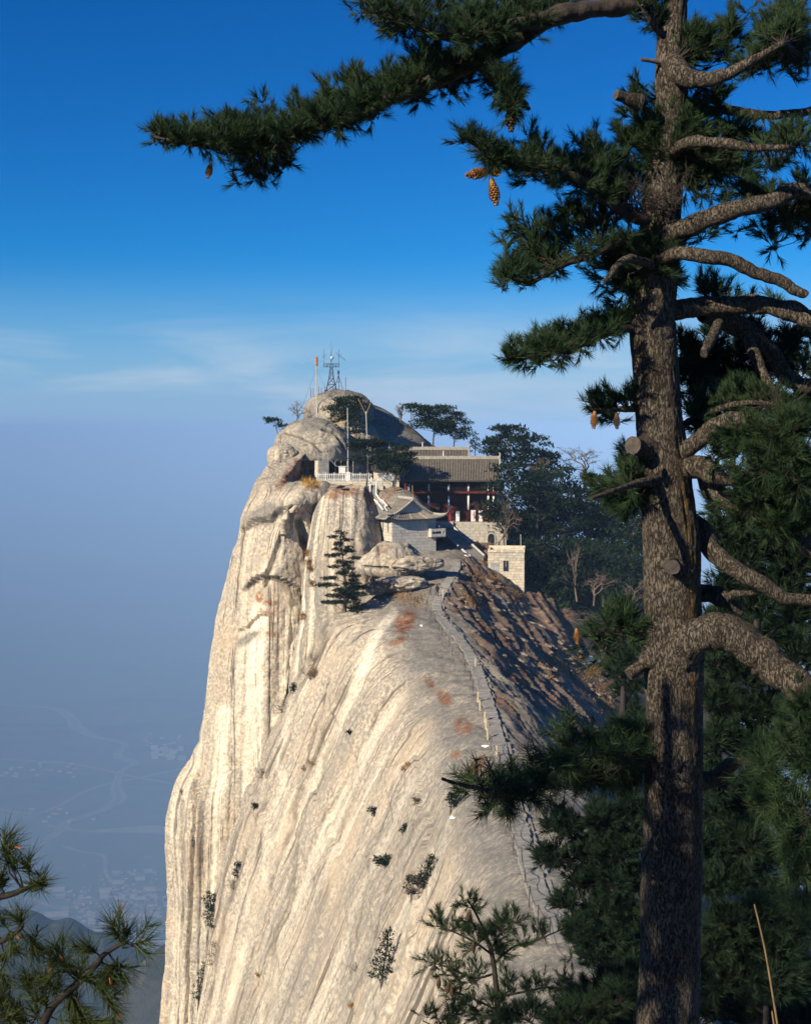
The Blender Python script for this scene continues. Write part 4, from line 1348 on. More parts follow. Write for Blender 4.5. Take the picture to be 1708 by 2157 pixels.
# --- the stone pavilion
pav_rz = 0.40
PW, PD = 7.6, 7.6                      # gable-end width, length back
pav_c = at(826, 1135, 226)             # the corner between the two walls that show
Mp = Matrix.Translation(pav_c) @ Matrix.Rotation(pav_rz, 4, 'Z')
root = thing('stone_pavilion', pav_c, 'grey stone block pavilion with curved tiled hip and gable roof', 'pavilion', None, pav_rz)
lp = local(Mp)
WT = 3.2                               # wall top above the corner base
core_o = MB().box((0, 0, 0), (PW, PD, WT + 5), mat=Mp @ Matrix.Translation((PW / 2, PD / 2, (WT - 5) / 2))).build('wall', STONE_W, root)
masonry(core_o, Mp @ Matrix.Translation((PW / 2, 0, -3.4)), PW, WT + 3.4, .46, 1.05, [STONE_G, STONE_G2, STONE_G2], 15)
hol = [(a, a + .42, 4.4, 6.2) for a in (-1.55 - .2, -.35, .95)]
side = Mp @ Matrix.Translation((0, PD / 2, -3.4)) @ Matrix.Rotation(-math.pi / 2, 4, 'Z')
masonry(core_o, side, PD, WT + 3.4, .46, 1.0, [STONE, STONE2, STONE_G2], 16, [(-2.6, -2.05, 4.3, 6.1), (-.25, .3, 4.3, 6.1), (1.9, 2.45, 4.3, 6.1)])
for x in (-2.32, .03, 2.18):
    w_ = MB().box((0, 0, 0), (.5, .06, 1.76), mat=side @ Matrix.Translation((x, -.01, 5.2))).build('window', DARK, root)
    MB().box((0, 0, 0), (.06, .1, 1.76), mat=side @ Matrix.Translation((x, -.05, 5.2))).build('mullion', CONCRETE, w_)


def surf_rows(fn, n, a0, a1, b0, b1, nb, r, lift):
    """round tile rows: for each of n rows a half-round rib following fn(a, b)"""
    out = []
    for i in range(n):
        a = a0 + (a1 - a0) * (i + .5) / n
        out.append([fn(a, b0 + (b1 - b0) * k / nb) + Vector((0, 0, lift)) for k in range(nb + 1)])
    return out


# roof: lower skirt all round, upper gable prism
OV = 1.0
GH = 0.85                               # skirt height
ins = 1.15                               # how far the skirt reaches in
ez = WT - .12


def skirt_pt(side_i, a, t):
    """a 0..1 along the eave, t 0 (eave) .. 1 (inner edge); corners sweep up"""
    x0, x1, y0, y1 = -OV, PW + OV, -OV, PD + OV
    X0, X1, Y0, Y1 = ins - .3, PW - ins + .3, ins - .3, PD - ins + .3
    cr = [(x0, y0), (x1, y0), (x1, y1), (x0, y1)]
    ci = [(X0, Y0), (X1, Y0), (X1, Y1), (X0, Y1)]
    p, q = cr[side_i], cr[(side_i + 1) % 4]
    P, Q = ci[side_i], ci[(side_i + 1) % 4]
    e = abs(2 * a - 1)
    up = 0.62 * e ** 5 * (1 - t) ** 1.4
    flare = 0.28 * e ** 6 * (1 - t)
    ox, oy = p[0] + (q[0] - p[0]) * a, p[1] + (q[1] - p[1]) * a
    cx, cy = PW / 2, PD / 2
    d = Vector((ox - cx, oy - cy, 0)).normalized()
    ox, oy = ox + d.x * flare, oy + d.y * flare
    ix, iy = P[0] + (Q[0] - P[0]) * a, P[1] + (Q[1] - P[1]) * a
    z = ez + GH * (t ** 1.35) + up
    return lp(ox + (ix - ox) * t, oy + (iy - oy) * t, z)


for sidx in range(4):
    A, B = 40, 8
    V = [tuple(skirt_pt(sidx, a / A, t / B)) for t in range(B + 1) for a in range(A + 1)]
    Vd = [(x, y, z - .16) for (x, y, z) in V]
    Fs = grid_faces(B + 1, A + 1)
    n0 = len(V)
    F = [tuple(f) for f in Fs] + [tuple(i + n0 for i in f[::-1]) for f in Fs]
    for a in range(A): F.append((a, n0 + a, n0 + a + 1, a + 1))
    me = bpy.data.meshes.new('roof_slope')
    me.from_pydata(V + Vd, [], F)
    me.materials.append(TROUGH)
    sl = link('roof_slope', me, root)
    if sidx in (0, 3, 1):
        nrow = 25
        for i in range(nrow):
            a = (i + .5) / nrow
            pts = [skirt_pt(sidx, a, t / 6) + Vector((0, 0, .05)) for t in range(7)]
            MB().tube(pts, .125, 6).build('tile_row', RIDGE if i % 7 == 3 else TILE, sl, True)
            # pale round end tile
            e = pts[0]
            MB().tube([e + (e - pts[1]).normalized() * .02, e + (e - pts[1]).normalized() * .08], .105, 8).build('end_tile', RIDGE, sl)
# gable prism: ridge runs along local y
gz = ez + GH
x0, x1, y0, y1 = .15, PW - .15, .25, PD - .25
RH = 2.15
cx = PW / 2


def up_pt(sgn, a, t):
    """upper slope: a 0..1 along the ridge, t 0 at its eave .. 1 at the ridge"""
    xe = x0 if sgn < 0 else x1
    z = gz - .30 + (RH + .30) * (t ** 1.25)
    return lp(xe + (cx - xe) * t, y0 + (y1 - y0) * a, z)


for sgn in (-1, 1):
    A, B = 12, 8
    V = [tuple(up_pt(sgn, a / A, t / B)) for t in range(B + 1) for a in range(A + 1)]
    Vd = [(x, y, z - .15) for (x, y, z) in V]
    Fs = grid_faces(B + 1, A + 1)
    n0 = len(V)
    F = [tuple(f) for f in Fs] + [tuple(i + n0 for i in f[::-1]) for f in Fs]
    for t in range(B):
        F.append((t * (A + 1), (t + 1) * (A + 1), n0 + (t + 1) * (A + 1), n0 + t * (A + 1)))
    me = bpy.data.meshes.new('roof_slope')
    me.from_pydata(V + Vd, [], F)
    me.materials.append(TROUGH)
    sl = link('roof_slope', me, root)
    for i in range(18):
        a = (i + .5) / 18
        MB().tube([up_pt(sgn, a, t / 6) + Vector((0, 0, .05)) for t in range(7)], .12, 6).build('tile_row', TILE, sl, True)
    # verge: descending ridge along the gable edge
    for a in (0.0, 1.0):
        MB().tube([up_pt(sgn, a, t / 8) + Vector((0, 0, .14)) for t in range(9)], .17, 6).build('verge_ridge', RIDGE, root)
    for i in range(12):
        p = up_pt(sgn, 0, (i + .5) / 12) + Vector((0, 0, -.12))
        MB().box(p, (.2, .16, .16), pav_rz).build('verge_tile', RIDGE, root)
for yy, nm in ((y0 + .55, 'gable'), (y1 - .55, 'gable')):
    MB().prism([lp(x0 + .5, yy, gz - .25), lp(x1 - .5, yy, gz - .25), lp(cx, yy, gz + RH - .25)], (0.02, .2, 0)).build(nm, CONCRETE, root)
MB().tube([lp(cx, y0 - .1, gz + RH + .16), lp(cx, y1 + .1, gz + RH + .16)], .24, 8).box(lp(cx, (y0 + y1) / 2, gz + RH + .3), (.22, y1 - y0, .3), pav_rz).build('main_ridge', RIDGE, root)
for c in range(4):
    pts = [skirt_pt(c, 0, t / 10) + Vector((0, 0, .14)) for t in range(11)]
    tip = pts[0] + (pts[0] - pts[1]).normalized() * .35 + Vector((0, 0, .22))
    MB().tube([tip] + pts, [.05, .12] + [.17] * 10, 8).build('hip_ridge', RIDGE, root, True)
for k, (x, y) in enumerate(((cx, y0 + .2), (cx, y1 - .2))):
    b = lp(x, y, gz + RH + .1)
    o = MB().tube([b, b + Vector((-.12 - .1 * k, 0, 2.2))], .045, 6).build('bamboo_pole', BAMBOO)
    tag(o, ['yellow bamboo pole on the near end of the pavilion ridge', 'yellow bamboo pole on the far end of the pavilion ridge'][k], 'pole', 'bamboo poles on the pavilion')
# balcony box at the corner
bal = MB()
for (c, s) in [((PW - .1, -1.15, .45), (2.5, .18, .42)), ((PW - .1, -1.15, 1.26), (2.5, .18, .42)), ((PW - 1.27 , -1.15, .86), (.16, .18, .42)), ((PW + 1.07, -1.15, .86), (.16, .18, .42)),
               ((PW - 1.27, -.52, .86), (.16, 1.08, 1.22)), ((PW + 1.07, -.52, .86), (.16, 1.08, 1.22)), ((PW - .1, -.55, .2), (2.5, 1.3, .12))]:
    bal.box((0, 0, 0), s, mat=Mp @ Matrix.Translation(c))
bal.build('balcony', CONCRETE, root)

# --- the two-storey hall
TILE2 = plain('mossy_roof_tile', (0.185, 0.155, 0.115), (0.12, 0.10, 0.075), 2.0, bmp=0.3, detail=6.0)
hall_rz = -0.03
hall_c = at(948, 1098, 240)
Ml = Matrix.Translation(hall_c) @ Matrix.Rotation(hall_rz, 4, 'Z')
ll = local(Ml)
root = thing('temple_hall', hall_c, 'two storey dark red timber hall under a long grey tiled roof', 'hall', None, hall_rz)
LW, LD = 15.6, 7.5
EZ, RZ = 7.0, 10.5
FLZ = 5.0
back = 1.7
MB().box((0, 0, 0), (LW, .2, EZ + .2), mat=Ml @ Matrix.Translation((0, back, EZ / 2))).build('front_wall', REDWOOD, root)
MB().box((0, 0, 0), (LW, LD - back - .2, EZ), mat=Ml @ Matrix.Translation((0, back + .15 + (LD - back) / 2, EZ / 2))).build('wall', STONE_W, root)
MB().box((0, 0, 0), (LW + .2, back + .4, .22), mat=Ml @ Matrix.Translation((0, back / 2 - .3, FLZ - .1))).box((0, 0, 0), (LW + .2, .1, .3), mat=Ml @ Matrix.Translation((0, -.56, FLZ - .12))).build('balcony_floor', REDWOOD, root)
MB().box((0, 0, 0), (LW, .16, .3), mat=Ml @ Matrix.Translation((0, -.3, EZ - .35))).build('eave_beam', REDWOOD, root)
cols = [-6.9 + 3.33 * i for i in range(5)] + [7.3]
for i, x in enumerate(cols):
    c = MB().tube([ll(x, -.3, 0), ll(x, -.3, EZ - .2)], .16, 10).build('column', REDWOOD, root, True)
    MB().tube([ll(x, -.3, FLZ + .1), ll(x, -.3, FLZ + 1.25)], .175, 10).build('white_wrap', WHITE, c, True)
    MB().tube([ll(x, -.3, 2.0 if i % 2 else 1.7), ll(x, -.3, 4.3)], .175, 10).build('white_wrap', WHITE, c, True)
rl = MB()
for z in (FLZ + .12, FLZ + 1.0): rl.box((0, 0, 0), (LW, .07, .08), mat=Ml @ Matrix.Translation((0, -.36, z)))
rail = rl.build('balustrade', DARKWOOD, root)
bal_me = MB().box((0, 0, 0), (.05, .05, .82)).mesh('baluster', DARKWOOD)
for i in range(72):
    x = -LW / 2 + .15 + i * (LW - .3) / 71
    link('baluster', bal_me, rail, None, Ml @ Matrix.Translation((x, -.36, FLZ + .56)))
for i in range(5):                               # doors and lattice windows behind the columns
    x = -5.2 + 3.33 * i
    for z, hh in ((FLZ + 1.0, 1.9), (1.6, 2.7)):
        d = MB().box((0, 0, 0), (1.9, .06, hh), mat=Ml @ Matrix.Translation((x, back - .14, z))).build('door', DARKWOOD, root)
        g = MB()
        for k in range(5): g.box((0, 0, 0), (.06, .05, hh), mat=Ml @ Matrix.Translation((x - .9 + .45 * k, back - .185, z)))
        for k in range(4): g.box((0, 0, 0), (1.9, .045, .05), mat=Ml @ Matrix.Translation((x, back - .19, z - hh / 2 + .1 + k * hh / 3.3)))
        g.build('lattice', REDWOOD, d)
for x, w_, hh in ((1.25, .62, 1.75), (3.85, .75, 1.9), (5.1, .62, 1.85), (7.5, .6, 1.85)):
    MB().box((0, 0, 0), (w_, .08, hh), mat=Ml @ Matrix.Translation((x, -.48, hh / 2))).build('white_panel', WHITE, root)
o = MB()
for k in range(6): o.box((0, 0, 0), (.2, .02, .16), mat=Ml @ Matrix.Translation((4.02, -.535, 1.6 - k * .22)))
o.build('red_lettering', plain('red_ink', (0.45, 0.06, 0.05), (0.4, 0.05, 0.04)), root)
MB().box((0, 0, 0), (.32, .05, 2.0), mat=Ml @ Matrix.Translation((-.05, -.5, .9))).build('red_couplet_board', plain('red_board', (0.28, 0.03, 0.025), (0.2, 0.02, 0.02)), root)


def hall_roof(root, cx, yf, yb, ez, rz, w, nrow, M, sag=.25, label=None):
    l_ = local(M)

    def pt(x, t, s=1):
        y = (yf + (yb - yf) * t) if s > 0 else (yb + (yb - yf) * (1 - t))
        return l_(cx + x, y, ez + (rz - ez) * t - sag * math.sin(math.pi * t))
    B = 8
    for s in (1, -1):
        V = [tuple(pt(x, t / B, s)) for t in range(B + 1) for x in (-w / 2, w / 2)]
        V2 = [(x, y, z - .2) for (x, y, z) in V]
        n0 = len(V)
        Fs = [(2 * t, 2 * t + 1, 2 * t + 3, 2 * t + 2) for t in range(B)]
        F = Fs + [tuple(i + n0 for i in f[::-1]) for f in Fs] + [(0, n0, n0 + 1, 1)]
        F += [(2 * t, 2 * t + 2, n0 + 2 * t + 2, n0 + 2 * t) for t in range(B)] + [(2 * t + 1, n0 + 2 * t + 1, n0 + 2 * t + 3, 2 * t + 3) for t in range(B)]
        me = bpy.data.meshes.new('roof_slope')
        me.from_pydata(V + V2, [], F)
        me.materials.append(TROUGH)
        sl = link('roof_slope', me, root)
        if s > 0:
            for i in range(nrow):
                x = -w / 2 + w * (i + .5) / nrow
                jit = .03 * math.sin(i * 12.9)
                MB().tube([pt(x, -.015)] + [pt(x, t / 6) + Vector((0, 0, .05 + jit * (t % 2))) for t in range(7)], .08, 6).build('tile_row', TILE if i % 3 else TILE2, sl, True)
    MB().box(l_(cx, yb, rz + .18), (w + .1, .34, .45), hall_rz).box(l_(cx, yb, rz + .46), (w + .2, .22, .14), hall_rz).build('main_ridge', RIDGE, root)
    for x in (-w / 2, w / 2):
        MB().tube([pt(x, t / 8) + Vector((0, 0, .14)) for t in range(9)], .16, 6).build('verge_ridge', RIDGE, root)
        MB().tube([pt(x, 1) + Vector((0, 0, .2)), pt(x, 1) + Vector((.05, 0, .95)), pt(x, 1) + Vector((-.12 if x > 0 else .12, 0, 1.15))], [.2, .13, .05], 6).build('ridge_finial', RIDGE, root)
    MB().box(pt(0, 1) + Vector((-1.2, 0, .95)), (.16, .16, .9)).build('ridge_spike', WHITE, root)
    for s in (-1, 1):
        MB().prism([l_(cx + s * (w / 2 - .5), yf + .9, ez - .2), l_(cx + s * (w / 2 - .5), 2 * yb - yf - .9, ez - .2), l_(cx + s * (w / 2 - .5), yb, rz - .3)], (.15 * s, 0, 0)).build('gable', STONE_W, root)


hall_roof(root, 0, -1.5, 4.2, EZ - .05, RZ - .1, LW + 1.4, 62, Ml)
o = MB()
for i in range(62):
    x = -LW / 2 - .6 + (LW + 1.2) * i / 61
    o = MB().box((0, 0, 0), (.09, 1.3, .1), mat=Ml @ Matrix.Translation((x, -.75, EZ - .3)))
    o.build('rafter_end', DARKWOOD, root)
# second hall behind
r2c = at(905, 985, 256)
M2_ = Matrix.Translation(r2c) @ Matrix.Rotation(hall_rz, 4, 'Z')
root2 = thing('rear_hall', r2c, 'rear hall whose grey tiled roof shows behind the red hall', 'hall', None, hall_rz)
MB().box((0, 0, 0), (13.5, 6, 3.2), mat=M2_ @ Matrix.Translation((-.2, 4.2, -.6))).build('wall', STONE_W, root2)
hall_roof(root2, -.2, -.6, 4.2, 0.9, 3.15, 14.6, 54, M2_)

# retaining wall with arch below the hall
rw = thing('retaining_wall', ll(4.2, -.6, -5), 'shaded stone retaining wall with an arched doorway below the hall', 'wall', None, hall_rz)
core_o = MB().box((0, 0, 0), (9.6, 3.2, 6.0), mat=Ml @ Matrix.Translation((4.6, 1.05, -3.05))).build('wall', STONE_W, rw)
masonry(core_o, Ml @ Matrix.Translation((4.6, -.55, -5.5)), 9.6, 5.4, .5, 1.1, [STONE_G, STONE3], 31, [(1.75, 2.85, 1.3, 3.6)])
arch = [ll(6.35, -.6, -4.3), ll(7.45, -.6, -4.3), ll(7.45, -.6, -2.6)] + [ll(6.9 + .55 * math.cos(a), -.6, -2.6 + .55 * math.sin(a)) for a in np.linspace(.3, math.pi - .3, 7)] + [ll(6.35, -.6, -2.6)]
dr = MB().prism(arch, (0, .04, 0)).build('doorway', DARK, rw)
o = MB()
o.tube([ll(6.27, -.63, -4.3), ll(6.27, -.63, -2.6)] + [ll(6.9 + .63 * math.cos(a), -.63, -2.6 + .63 * math.sin(a)) for a in np.linspace(math.pi, 0, 9)] + [ll(7.53, -.63, -4.3)], .1, 6).build('arch_trim', STONE_G, dr)
# broad stair from the path up to the hall
st = thing('stone_staircase', ll(-.2, -1, -3), 'broad shaded stone staircase rising to the hall beside the retaining wall', 'staircase', None, hall_rz)
a_, b_ = ll(-1.2, -.9, -.9), at(1004, 1176, 229)
for i in range(22):
    p = a_.lerp(b_, (i + .5) / 22)
    MB().box(p - Vector((0, 0, .4)), (2.4, .62, 1.0), hall_rz + .35).build('step', STEPM, st)
for sx in (-1.3, 1.3):
    d = Vector((math.cos(.32), math.sin(.32), 0)) * sx
    MB().tube([a_ + d + Vector((0, 0, .35)), b_ + d + Vector((0, 0, .35))], .2, 4).build('stair_kerb', STONE_G, st)
MB().box(ll(-1.8, .6, -1.5), (4.6, 3.2, 3.0), hall_rz).build('landing', STONE_G, st)

# --- terrace with its white fence
tc = at(748, 1012, 243.5)
terr = thing('terrace_wall', tc, 'stone terrace wall below the domed boulder, above the striped buttress', 'wall')
t0, t1 = at(664, 1013, 243), at(841, 1013, 241.5)
dv = (t1 - t0)
ta = math.atan2(dv.y, dv.x)
Mt = Matrix.Translation(t0.lerp(t1, .5)) @ Matrix.Rotation(ta, 4, 'Z')
core_o = MB().box((0, 0, 0), (dv.length, 7.0, 2.6), mat=Mt @ Matrix.Translation((0, 3.55, -1.32))).build('wall', STONE_W, terr)
masonry(core_o, Mt @ Matrix.Translation((0, 0, -2.5)), dv.length, 2.45, .41, 1.0, [STONE, STONE_G2, STONE3], 41)
MB().box((0, 0, 0), (dv.length + .2, 7.2, .12), mat=Mt @ Matrix.Translation((0, 3.5, .03))).build('paving', CONCRETE, terr)
fence = thing('white_fence', t0.lerp(t1, .3), 'white fence of upright pickets along the terrace edge', 'fence', None, ta)
pk = beveled_box('picket', WHITE, .05)
for i in range(26):
    x = -dv.length / 2 + .3 + i * .37
    big = i % 4 == 0
    link('picket', pk, fence, None, Mt @ Matrix.Translation((x, .15, .72)) @ Matrix.Diagonal((.16 if big else .1, .12, 1.35 if big else 1.15, 1)))
for z in (.3, 1.05): MB().box((0, 0, 0), (9.7, .06, .07), mat=Mt @ Matrix.Translation((-dv.length / 2 + 5.0, .17, z))).build('rail', WHITE, fence)
fence2 = thing('white_fence', at(812, 1012, 241.8), 'short close-set white fence at the right end of the terrace', 'fence', None, ta)
for i in range(12):
    link('picket', pk, fence2, None, Mt @ Matrix.Translation((dv.length / 2 - 3.6 + i * .27, .15, .75)) @ Matrix.Diagonal((.2, .12, 1.4, 1)))
for z in (.3, 1.1): MB().box((0, 0, 0), (3.4, .06, .07), mat=Mt @ Matrix.Translation((dv.length / 2 - 2.1, .17, z))).build('rail', WHITE, fence2)
# kiosk
kp = at(680, 1003, 247)
kk = thing('stone_kiosk', kp, 'small pale stone kiosk with a pipe railing under the domed boulder', 'kiosk', None, .45)
Mk = worldm(kk)
MB().box((0, 0, 0), (2.0, 1.5, 3.0), mat=Mk @ Matrix.Translation((0, .4, 1.2))).build('wall', STONE_W, kk)
masonry(kk, Mk @ Matrix.Translation((0, -.35, -.2)), 2.0, 2.9, .36, .7, [STONE_G, STONE_G2], 43)
masonry(kk, Mk @ Matrix.Translation((-1.0, .4, -.2)) @ Matrix.Rotation(-math.pi / 2, 4, 'Z'), 1.5, 2.9, .36, .7, [STONE, STONE2], 44)
o = MB()
for x in (-.9, 0, .9): o.tube([Mk @ Vector((x, -.25, 2.7)), Mk @ Vector((x, -.25, 3.9))], .04, 5)
o.tube([Mk @ Vector((-.9, -.25, 3.85)), Mk @ Vector((.9, -.25, 3.85))], .04, 5).tube([Mk @ Vector((.1, -.3, 3.8)), Mk @ Vector((2.6, -.3, 1.6))], .05, 5)
o.build('pipe_railing', GALV, kk)
lk = thing('steel_lattice_gate', at(725, 1002, 248), 'dark metal frame and gate in the shade under the domed boulder', 'gate')
o = MB()
for i in range(12):
    p = at(706 + i * 4.2, 1003, 249)
    o = MB().tube([p, p + Vector((0, 0, 2.6 if i % 3 == 0 else 2.0))], .045, 5).build('bar', GALV if i % 3 == 0 else STEEL, lk)
MB().tube([at(704, 985, 249), at(756, 985, 249)], .05, 5).build('bar', STEEL, lk)
wb = thing('instrument_box', at(721, 1003, 244), 'small white louvred box on a stand behind the fence', 'box')
MB().box(at(721, 990, 244), (1.15, .9, 1.1)).build('cabinet', WHITE, wb)
MB().box(at(721, 982.5, 244), (1.35, 1.1, .1)).build('lid', WHITE, wb)
for sx in (-.45, .45):
    q = at(721, 996, 244) + Vector((sx, 0, 0))
    MB().tube([q, q + Vector((sx * .5, 0, -1.2))], .05, 5).build('leg', WHITE, wb)
pl = thing('white_pillar', at(733.5, 1011, 242.5), 'white pillar at the foot of the tall left mast', 'pillar')
MB().box(at(733.5, 1004, 242.6), (.75, .6, 1.5)).build('shaft', WHITE, pl)
MB().box(at(733.5, 996, 242.6), (.5, .45, .35)).build('cap', WHITE, pl)
tb = thing('gatehouse', at(812, 1012, 246), 'low tiled gatehouse partly hidden by the terrace pine', 'building')
MB().box(at(815, 1000, 247), (4.6, 2.6, 2.6)).build('wall', STONE2, tb)
MB().prism([at(782, 988, 245), at(842, 988, 245), at(838, 975, 249), at(786, 975, 249)], (0, .2, -.25)).build('roof', TILE, tb)
for i in range(14):
    a = at(783 + i * 4.3, 987, 244.95)
    MB().tube([a, at(787 + i * 3.8, 974.5, 249)], .08, 5).build('tile_row', TILE, tb)

# white stair railings stepping down from the terrace
def rail_line(name, label, pts, Y):
    r = thing(name, at(pts[0][0], pts[0][1], Y[0]), label, 'railing', 'white stair railings')
    P = [at(u, v, y) for (u, v), y in zip(pts, Y)]
    MB().tube(P, .13, 5).build('handrail', WHITE, r)
    MB().tube([p - Vector((0, 0, .75)) for p in P], .09, 5).build('lower_rail', WHITE, r)
    for a, b in zip(P[:-1], P[1:]):
        for t in (0, .5):
            p = a.lerp(b, t)
            MB().box(p - Vector((0, 0, .65)), (.16, .16, 1.6)).build('post', WHITE, r)


rail_line('stair_railing', 'upper white stair railing dropping left of the shaded hump', [(783, 1008), (780, 1022), (779, 1043)], [240, 238, 235.5])
rail_line('stair_railing', 'zigzag white stair railing against the shaded hump', [(794, 1012), (792, 1040), (801, 1053), (806, 1055), (816, 1066)], [239, 235, 233, 232.4, 230])
rail_line('stair_railing', 'lowest white stair railing behind the pavilion roof', [(788, 1053), (793, 1056), (807, 1074)], [234, 233, 230])
ss = thing('rock_cut_steps', at(790, 1040, 236), 'narrow rock cut steps between the white railings', 'steps')
for i in range(20):
    t = (i + .5) / 20
    p = at(787, 1020, 239).lerp(at(809, 1078, 229.8), t)
    MB().box(p - Vector((0, 0, .5)), (1.3, .55, .9)).build('step', STEPM, ss)
sp = thing('solar_panel', at(702, 1030, 237), 'small dark tilted panel on the striped buttress', 'panel')
MB().box((0, 0, 0), (1.3, .9, .06), mat=Matrix.Translation(at(728, 1032, 233.5)) @ Matrix.Rotation(-.6, 4, 'X')).build('plate', STEEL, sp)
MB().tube([at(728, 1033, 233.6), at(728, 1042, 233.9)], .05, 5).build('leg', STEEL, sp)

# --- masts and the radio tower
def pole(name, label, u, v0, v1, Y, r, mat, cat='pole', group=None):
    o = MB().tube([at(u[0], v1, Y), at(u[1], v0, Y)], r, 6).build(name, mat)
    return tag(o, label, cat, group)


pole('tall_mast', 'tall bare white mast rising from the white pillar', (733.5, 732), 859, 997, 243, .075, GALV, 'mast')
mv = thing('forked_mast', at(775, 992, 243), 'tall white mast with two bamboo arms forming a V', 'mast')
MB().tube([at(775.5, 992, 243), at(771, 866, 243)], .08, 6).build('shaft', GALV, mv)
for ut in (754.5, 784): MB().tube([at(771, 874, 243), at(ut, 839, 242.6)], .05, 5).build('arm', BAMBOO, mv)
o = MB().tube([at(703, 893, 249), at(731, 886, 244)], .06, 5).build('bamboo_strut', BAMBOO)
tag(o, 'upper bamboo strut resting between the dome and the left mast', 'pole', 'bamboo struts')
o = MB().tube([at(709, 899, 249), at(731, 887, 244.3)], .05, 5).build('bamboo_strut', BAMBOO)
tag(o, 'lower bamboo strut resting between the dome and the left mast', 'pole', 'bamboo struts')

TY = 268.0
am = thing('antenna_mast', at(668, 878, 262), 'guyed antenna mast with an orange head left of the radio tower', 'mast')
MB().tube([at(668, 879, 262), at(667.5, 840, 262)], .12, 6).build('lower_pole', GALV, am)
MB().tube([at(667.5, 840, 262), at(667, 771, 262)], .11, 6).build('upper_pole', POSTW, am)
MB().tube([at(667, 771, 262), at(667, 770, 262), at(667, 753, 262), at(667, 751.5, 262)], [.12, .24, .24, .12], 8).build('orange_head', ORANGE, am)
for (a, b) in (((667, 776), (640, 848)), ((667, 776), (686, 818))):
    MB().tube([at(a[0], a[1], 262), at(b[0], b[1], 263)], .02, 4).build('guy_wire', STEEL, am)
for (a, b) in (((667, 756), (628, 765)), ((667, 753), (700, 764)), ((667, 768), (655, 757)), ((667, 768), (686, 767))):
    MB().tube([at(a[0], a[1], 262), at(b[0], b[1], 262)], .025, 4).build('element', GALV, am)

tw = thing('radio_tower', at(698, 822, TY), 'dark steel lattice tower with crossarm and round radome on the summit', 'tower')
bx = [(-.98, -.7), (.98, -.7), (.98, .9), (-.98, .9)]
tc_ = at(698, 822, TY)
H1 = 4.55
lv_ = [(0, 1.0), (1.25, .72), (2.4, .44), (3.5, .30), (H1, .20)]


def leg_pt(i, z):
    k = np.interp(z, [a for a, _ in lv_], [b for _, b in lv_])
    return tc_ + Vector((bx[i][0] * k, bx[i][1] * k, z - .15))


for i in range(4):
    MB().tube([leg_pt(i, a) for a, _ in lv_], .075, 5).build('leg', STEEL, tw)
    MB().box(leg_pt(i, 0), (.5, .5, .35)).build('footing', IRON, tw)
for (z0, _), (z1, _) in zip(lv_[:-1], lv_[1:]):
    for i in range(4):
        j = (i + 1) % 4
        MB().tube([leg_pt(i, z0), leg_pt(j, z1)], .04, 4).tube([leg_pt(j, z0), leg_pt(i, z1)], .04, 4).tube([leg_pt(i, z1), leg_pt(j, z1)], .045, 4).build('brace', STEEL, tw)
o = MB()
for y in (-.35, .35):
    for z in (H1 - .15, H1 + .42):
        o.box(tc_ + Vector((0, y, z)), (2.9, .09, .09))
for x in (-1.42, -.85, -.3, .3, .85, 1.42):
    for y in (-.35, .35): o.box(tc_ + Vector((x, y, H1 + .13)), (.08, .08, .57))
for x in (-1.42, 1.42): o.box(tc_ + Vector((x, 0, H1 + .42)), (.08, .7, .08)).box(tc_ + Vector((x, 0, H1 - .15)), (.08, .7, .08))
for k, x in enumerate((-1.42, -.85, .3, .85)):
    o.tube([tc_ + Vector((x, -.4, H1 - .12 if k % 2 else H1 + .4)), tc_ + Vector((x + .56, -.4, H1 + .4 if k % 2 else H1 - .12))], .035, 4)
o.build('crossarm', STEEL, tw)
MB().tube([tc_ + Vector((0, 0, H1)), tc_ + Vector((-.02, 0, H1 + 1.9)), tc_ + Vector((-.02, 0, H1 + 2.5))], [.1, .1, .06], 6).tube([tc_ + Vector((-.02, 0, H1 + 2.4)), tc_ + Vector((-.12, 0, H1 + 4.5))], .02, 4).tube([tc_ + Vector((0, 0, H1 + 2.6)), tc_ + Vector((.38, 0, H1 + 3.9))], .02, 4).build('top_mast', STEEL, tw)
me = bpy.data.meshes.new('radome')
bm = bmesh.new(); bmesh.ops.create_uvsphere(bm, u_segments=16, v_segments=10, radius=.33); bm.to_mesh(me); bm.free()
me.polygons.foreach_set('use_smooth', [True] * len(me.polygons)); me.materials.append(GALV)
link('radome', me, tw, None, Matrix.Translation(tc_ + Vector((.14, -.15, H1 + 1.55))))
for sx in (-1, 1):
    b = tc_ + Vector((1.42 * sx, 0, H1 + .4))
    MB().tube([b, b + Vector((0, 0, 2.8))], .035, 4).tube([b + Vector((0, 0, 1.1)), b + Vector((.42 * -sx if sx < 0 else .42, 0, 1.9))], .03, 4).tube([b + Vector((0, 0, 1.2)), b + Vector((-.25, 0, 1.7))], .03, 4).build('side_antenna', STEEL, tw)
yg = MB().tube([tc_ + Vector((.85, 0, H1 + 2.55)), tc_ + Vector((2.7, 0, H1 + 1.05))], .025, 4)
for k in range(8):
    p = (tc_ + Vector((.85, 0, H1 + 2.55))).lerp(tc_ + Vector((2.7, 0, H1 + 1.05)), (k + .5) / 8)
    yg.tube([p + Vector((-.12, 0, -.15)), p + Vector((.12, 0, .15))], .018, 4)
yg.build('yagi_antenna', STEEL, tw)
tp = thing('tripod_beacon', at(713, 821, 268), 'small tripod mast with a drum head beside the tower', 'mast')
tt = at(713, 790, 268)
for dx, dy in ((-.75, 0), (.85, 0), (.1, .7)):
    b = tt + Vector((dx, dy, -2.75))
    MB().tube([tt, b], .055, 5).build('leg', STEEL, tp)
MB().tube([tt + Vector((-.4, 0, -1.3)), tt + Vector((.42, 0, -1.3))], .04, 4).build('brace', STEEL, tp)
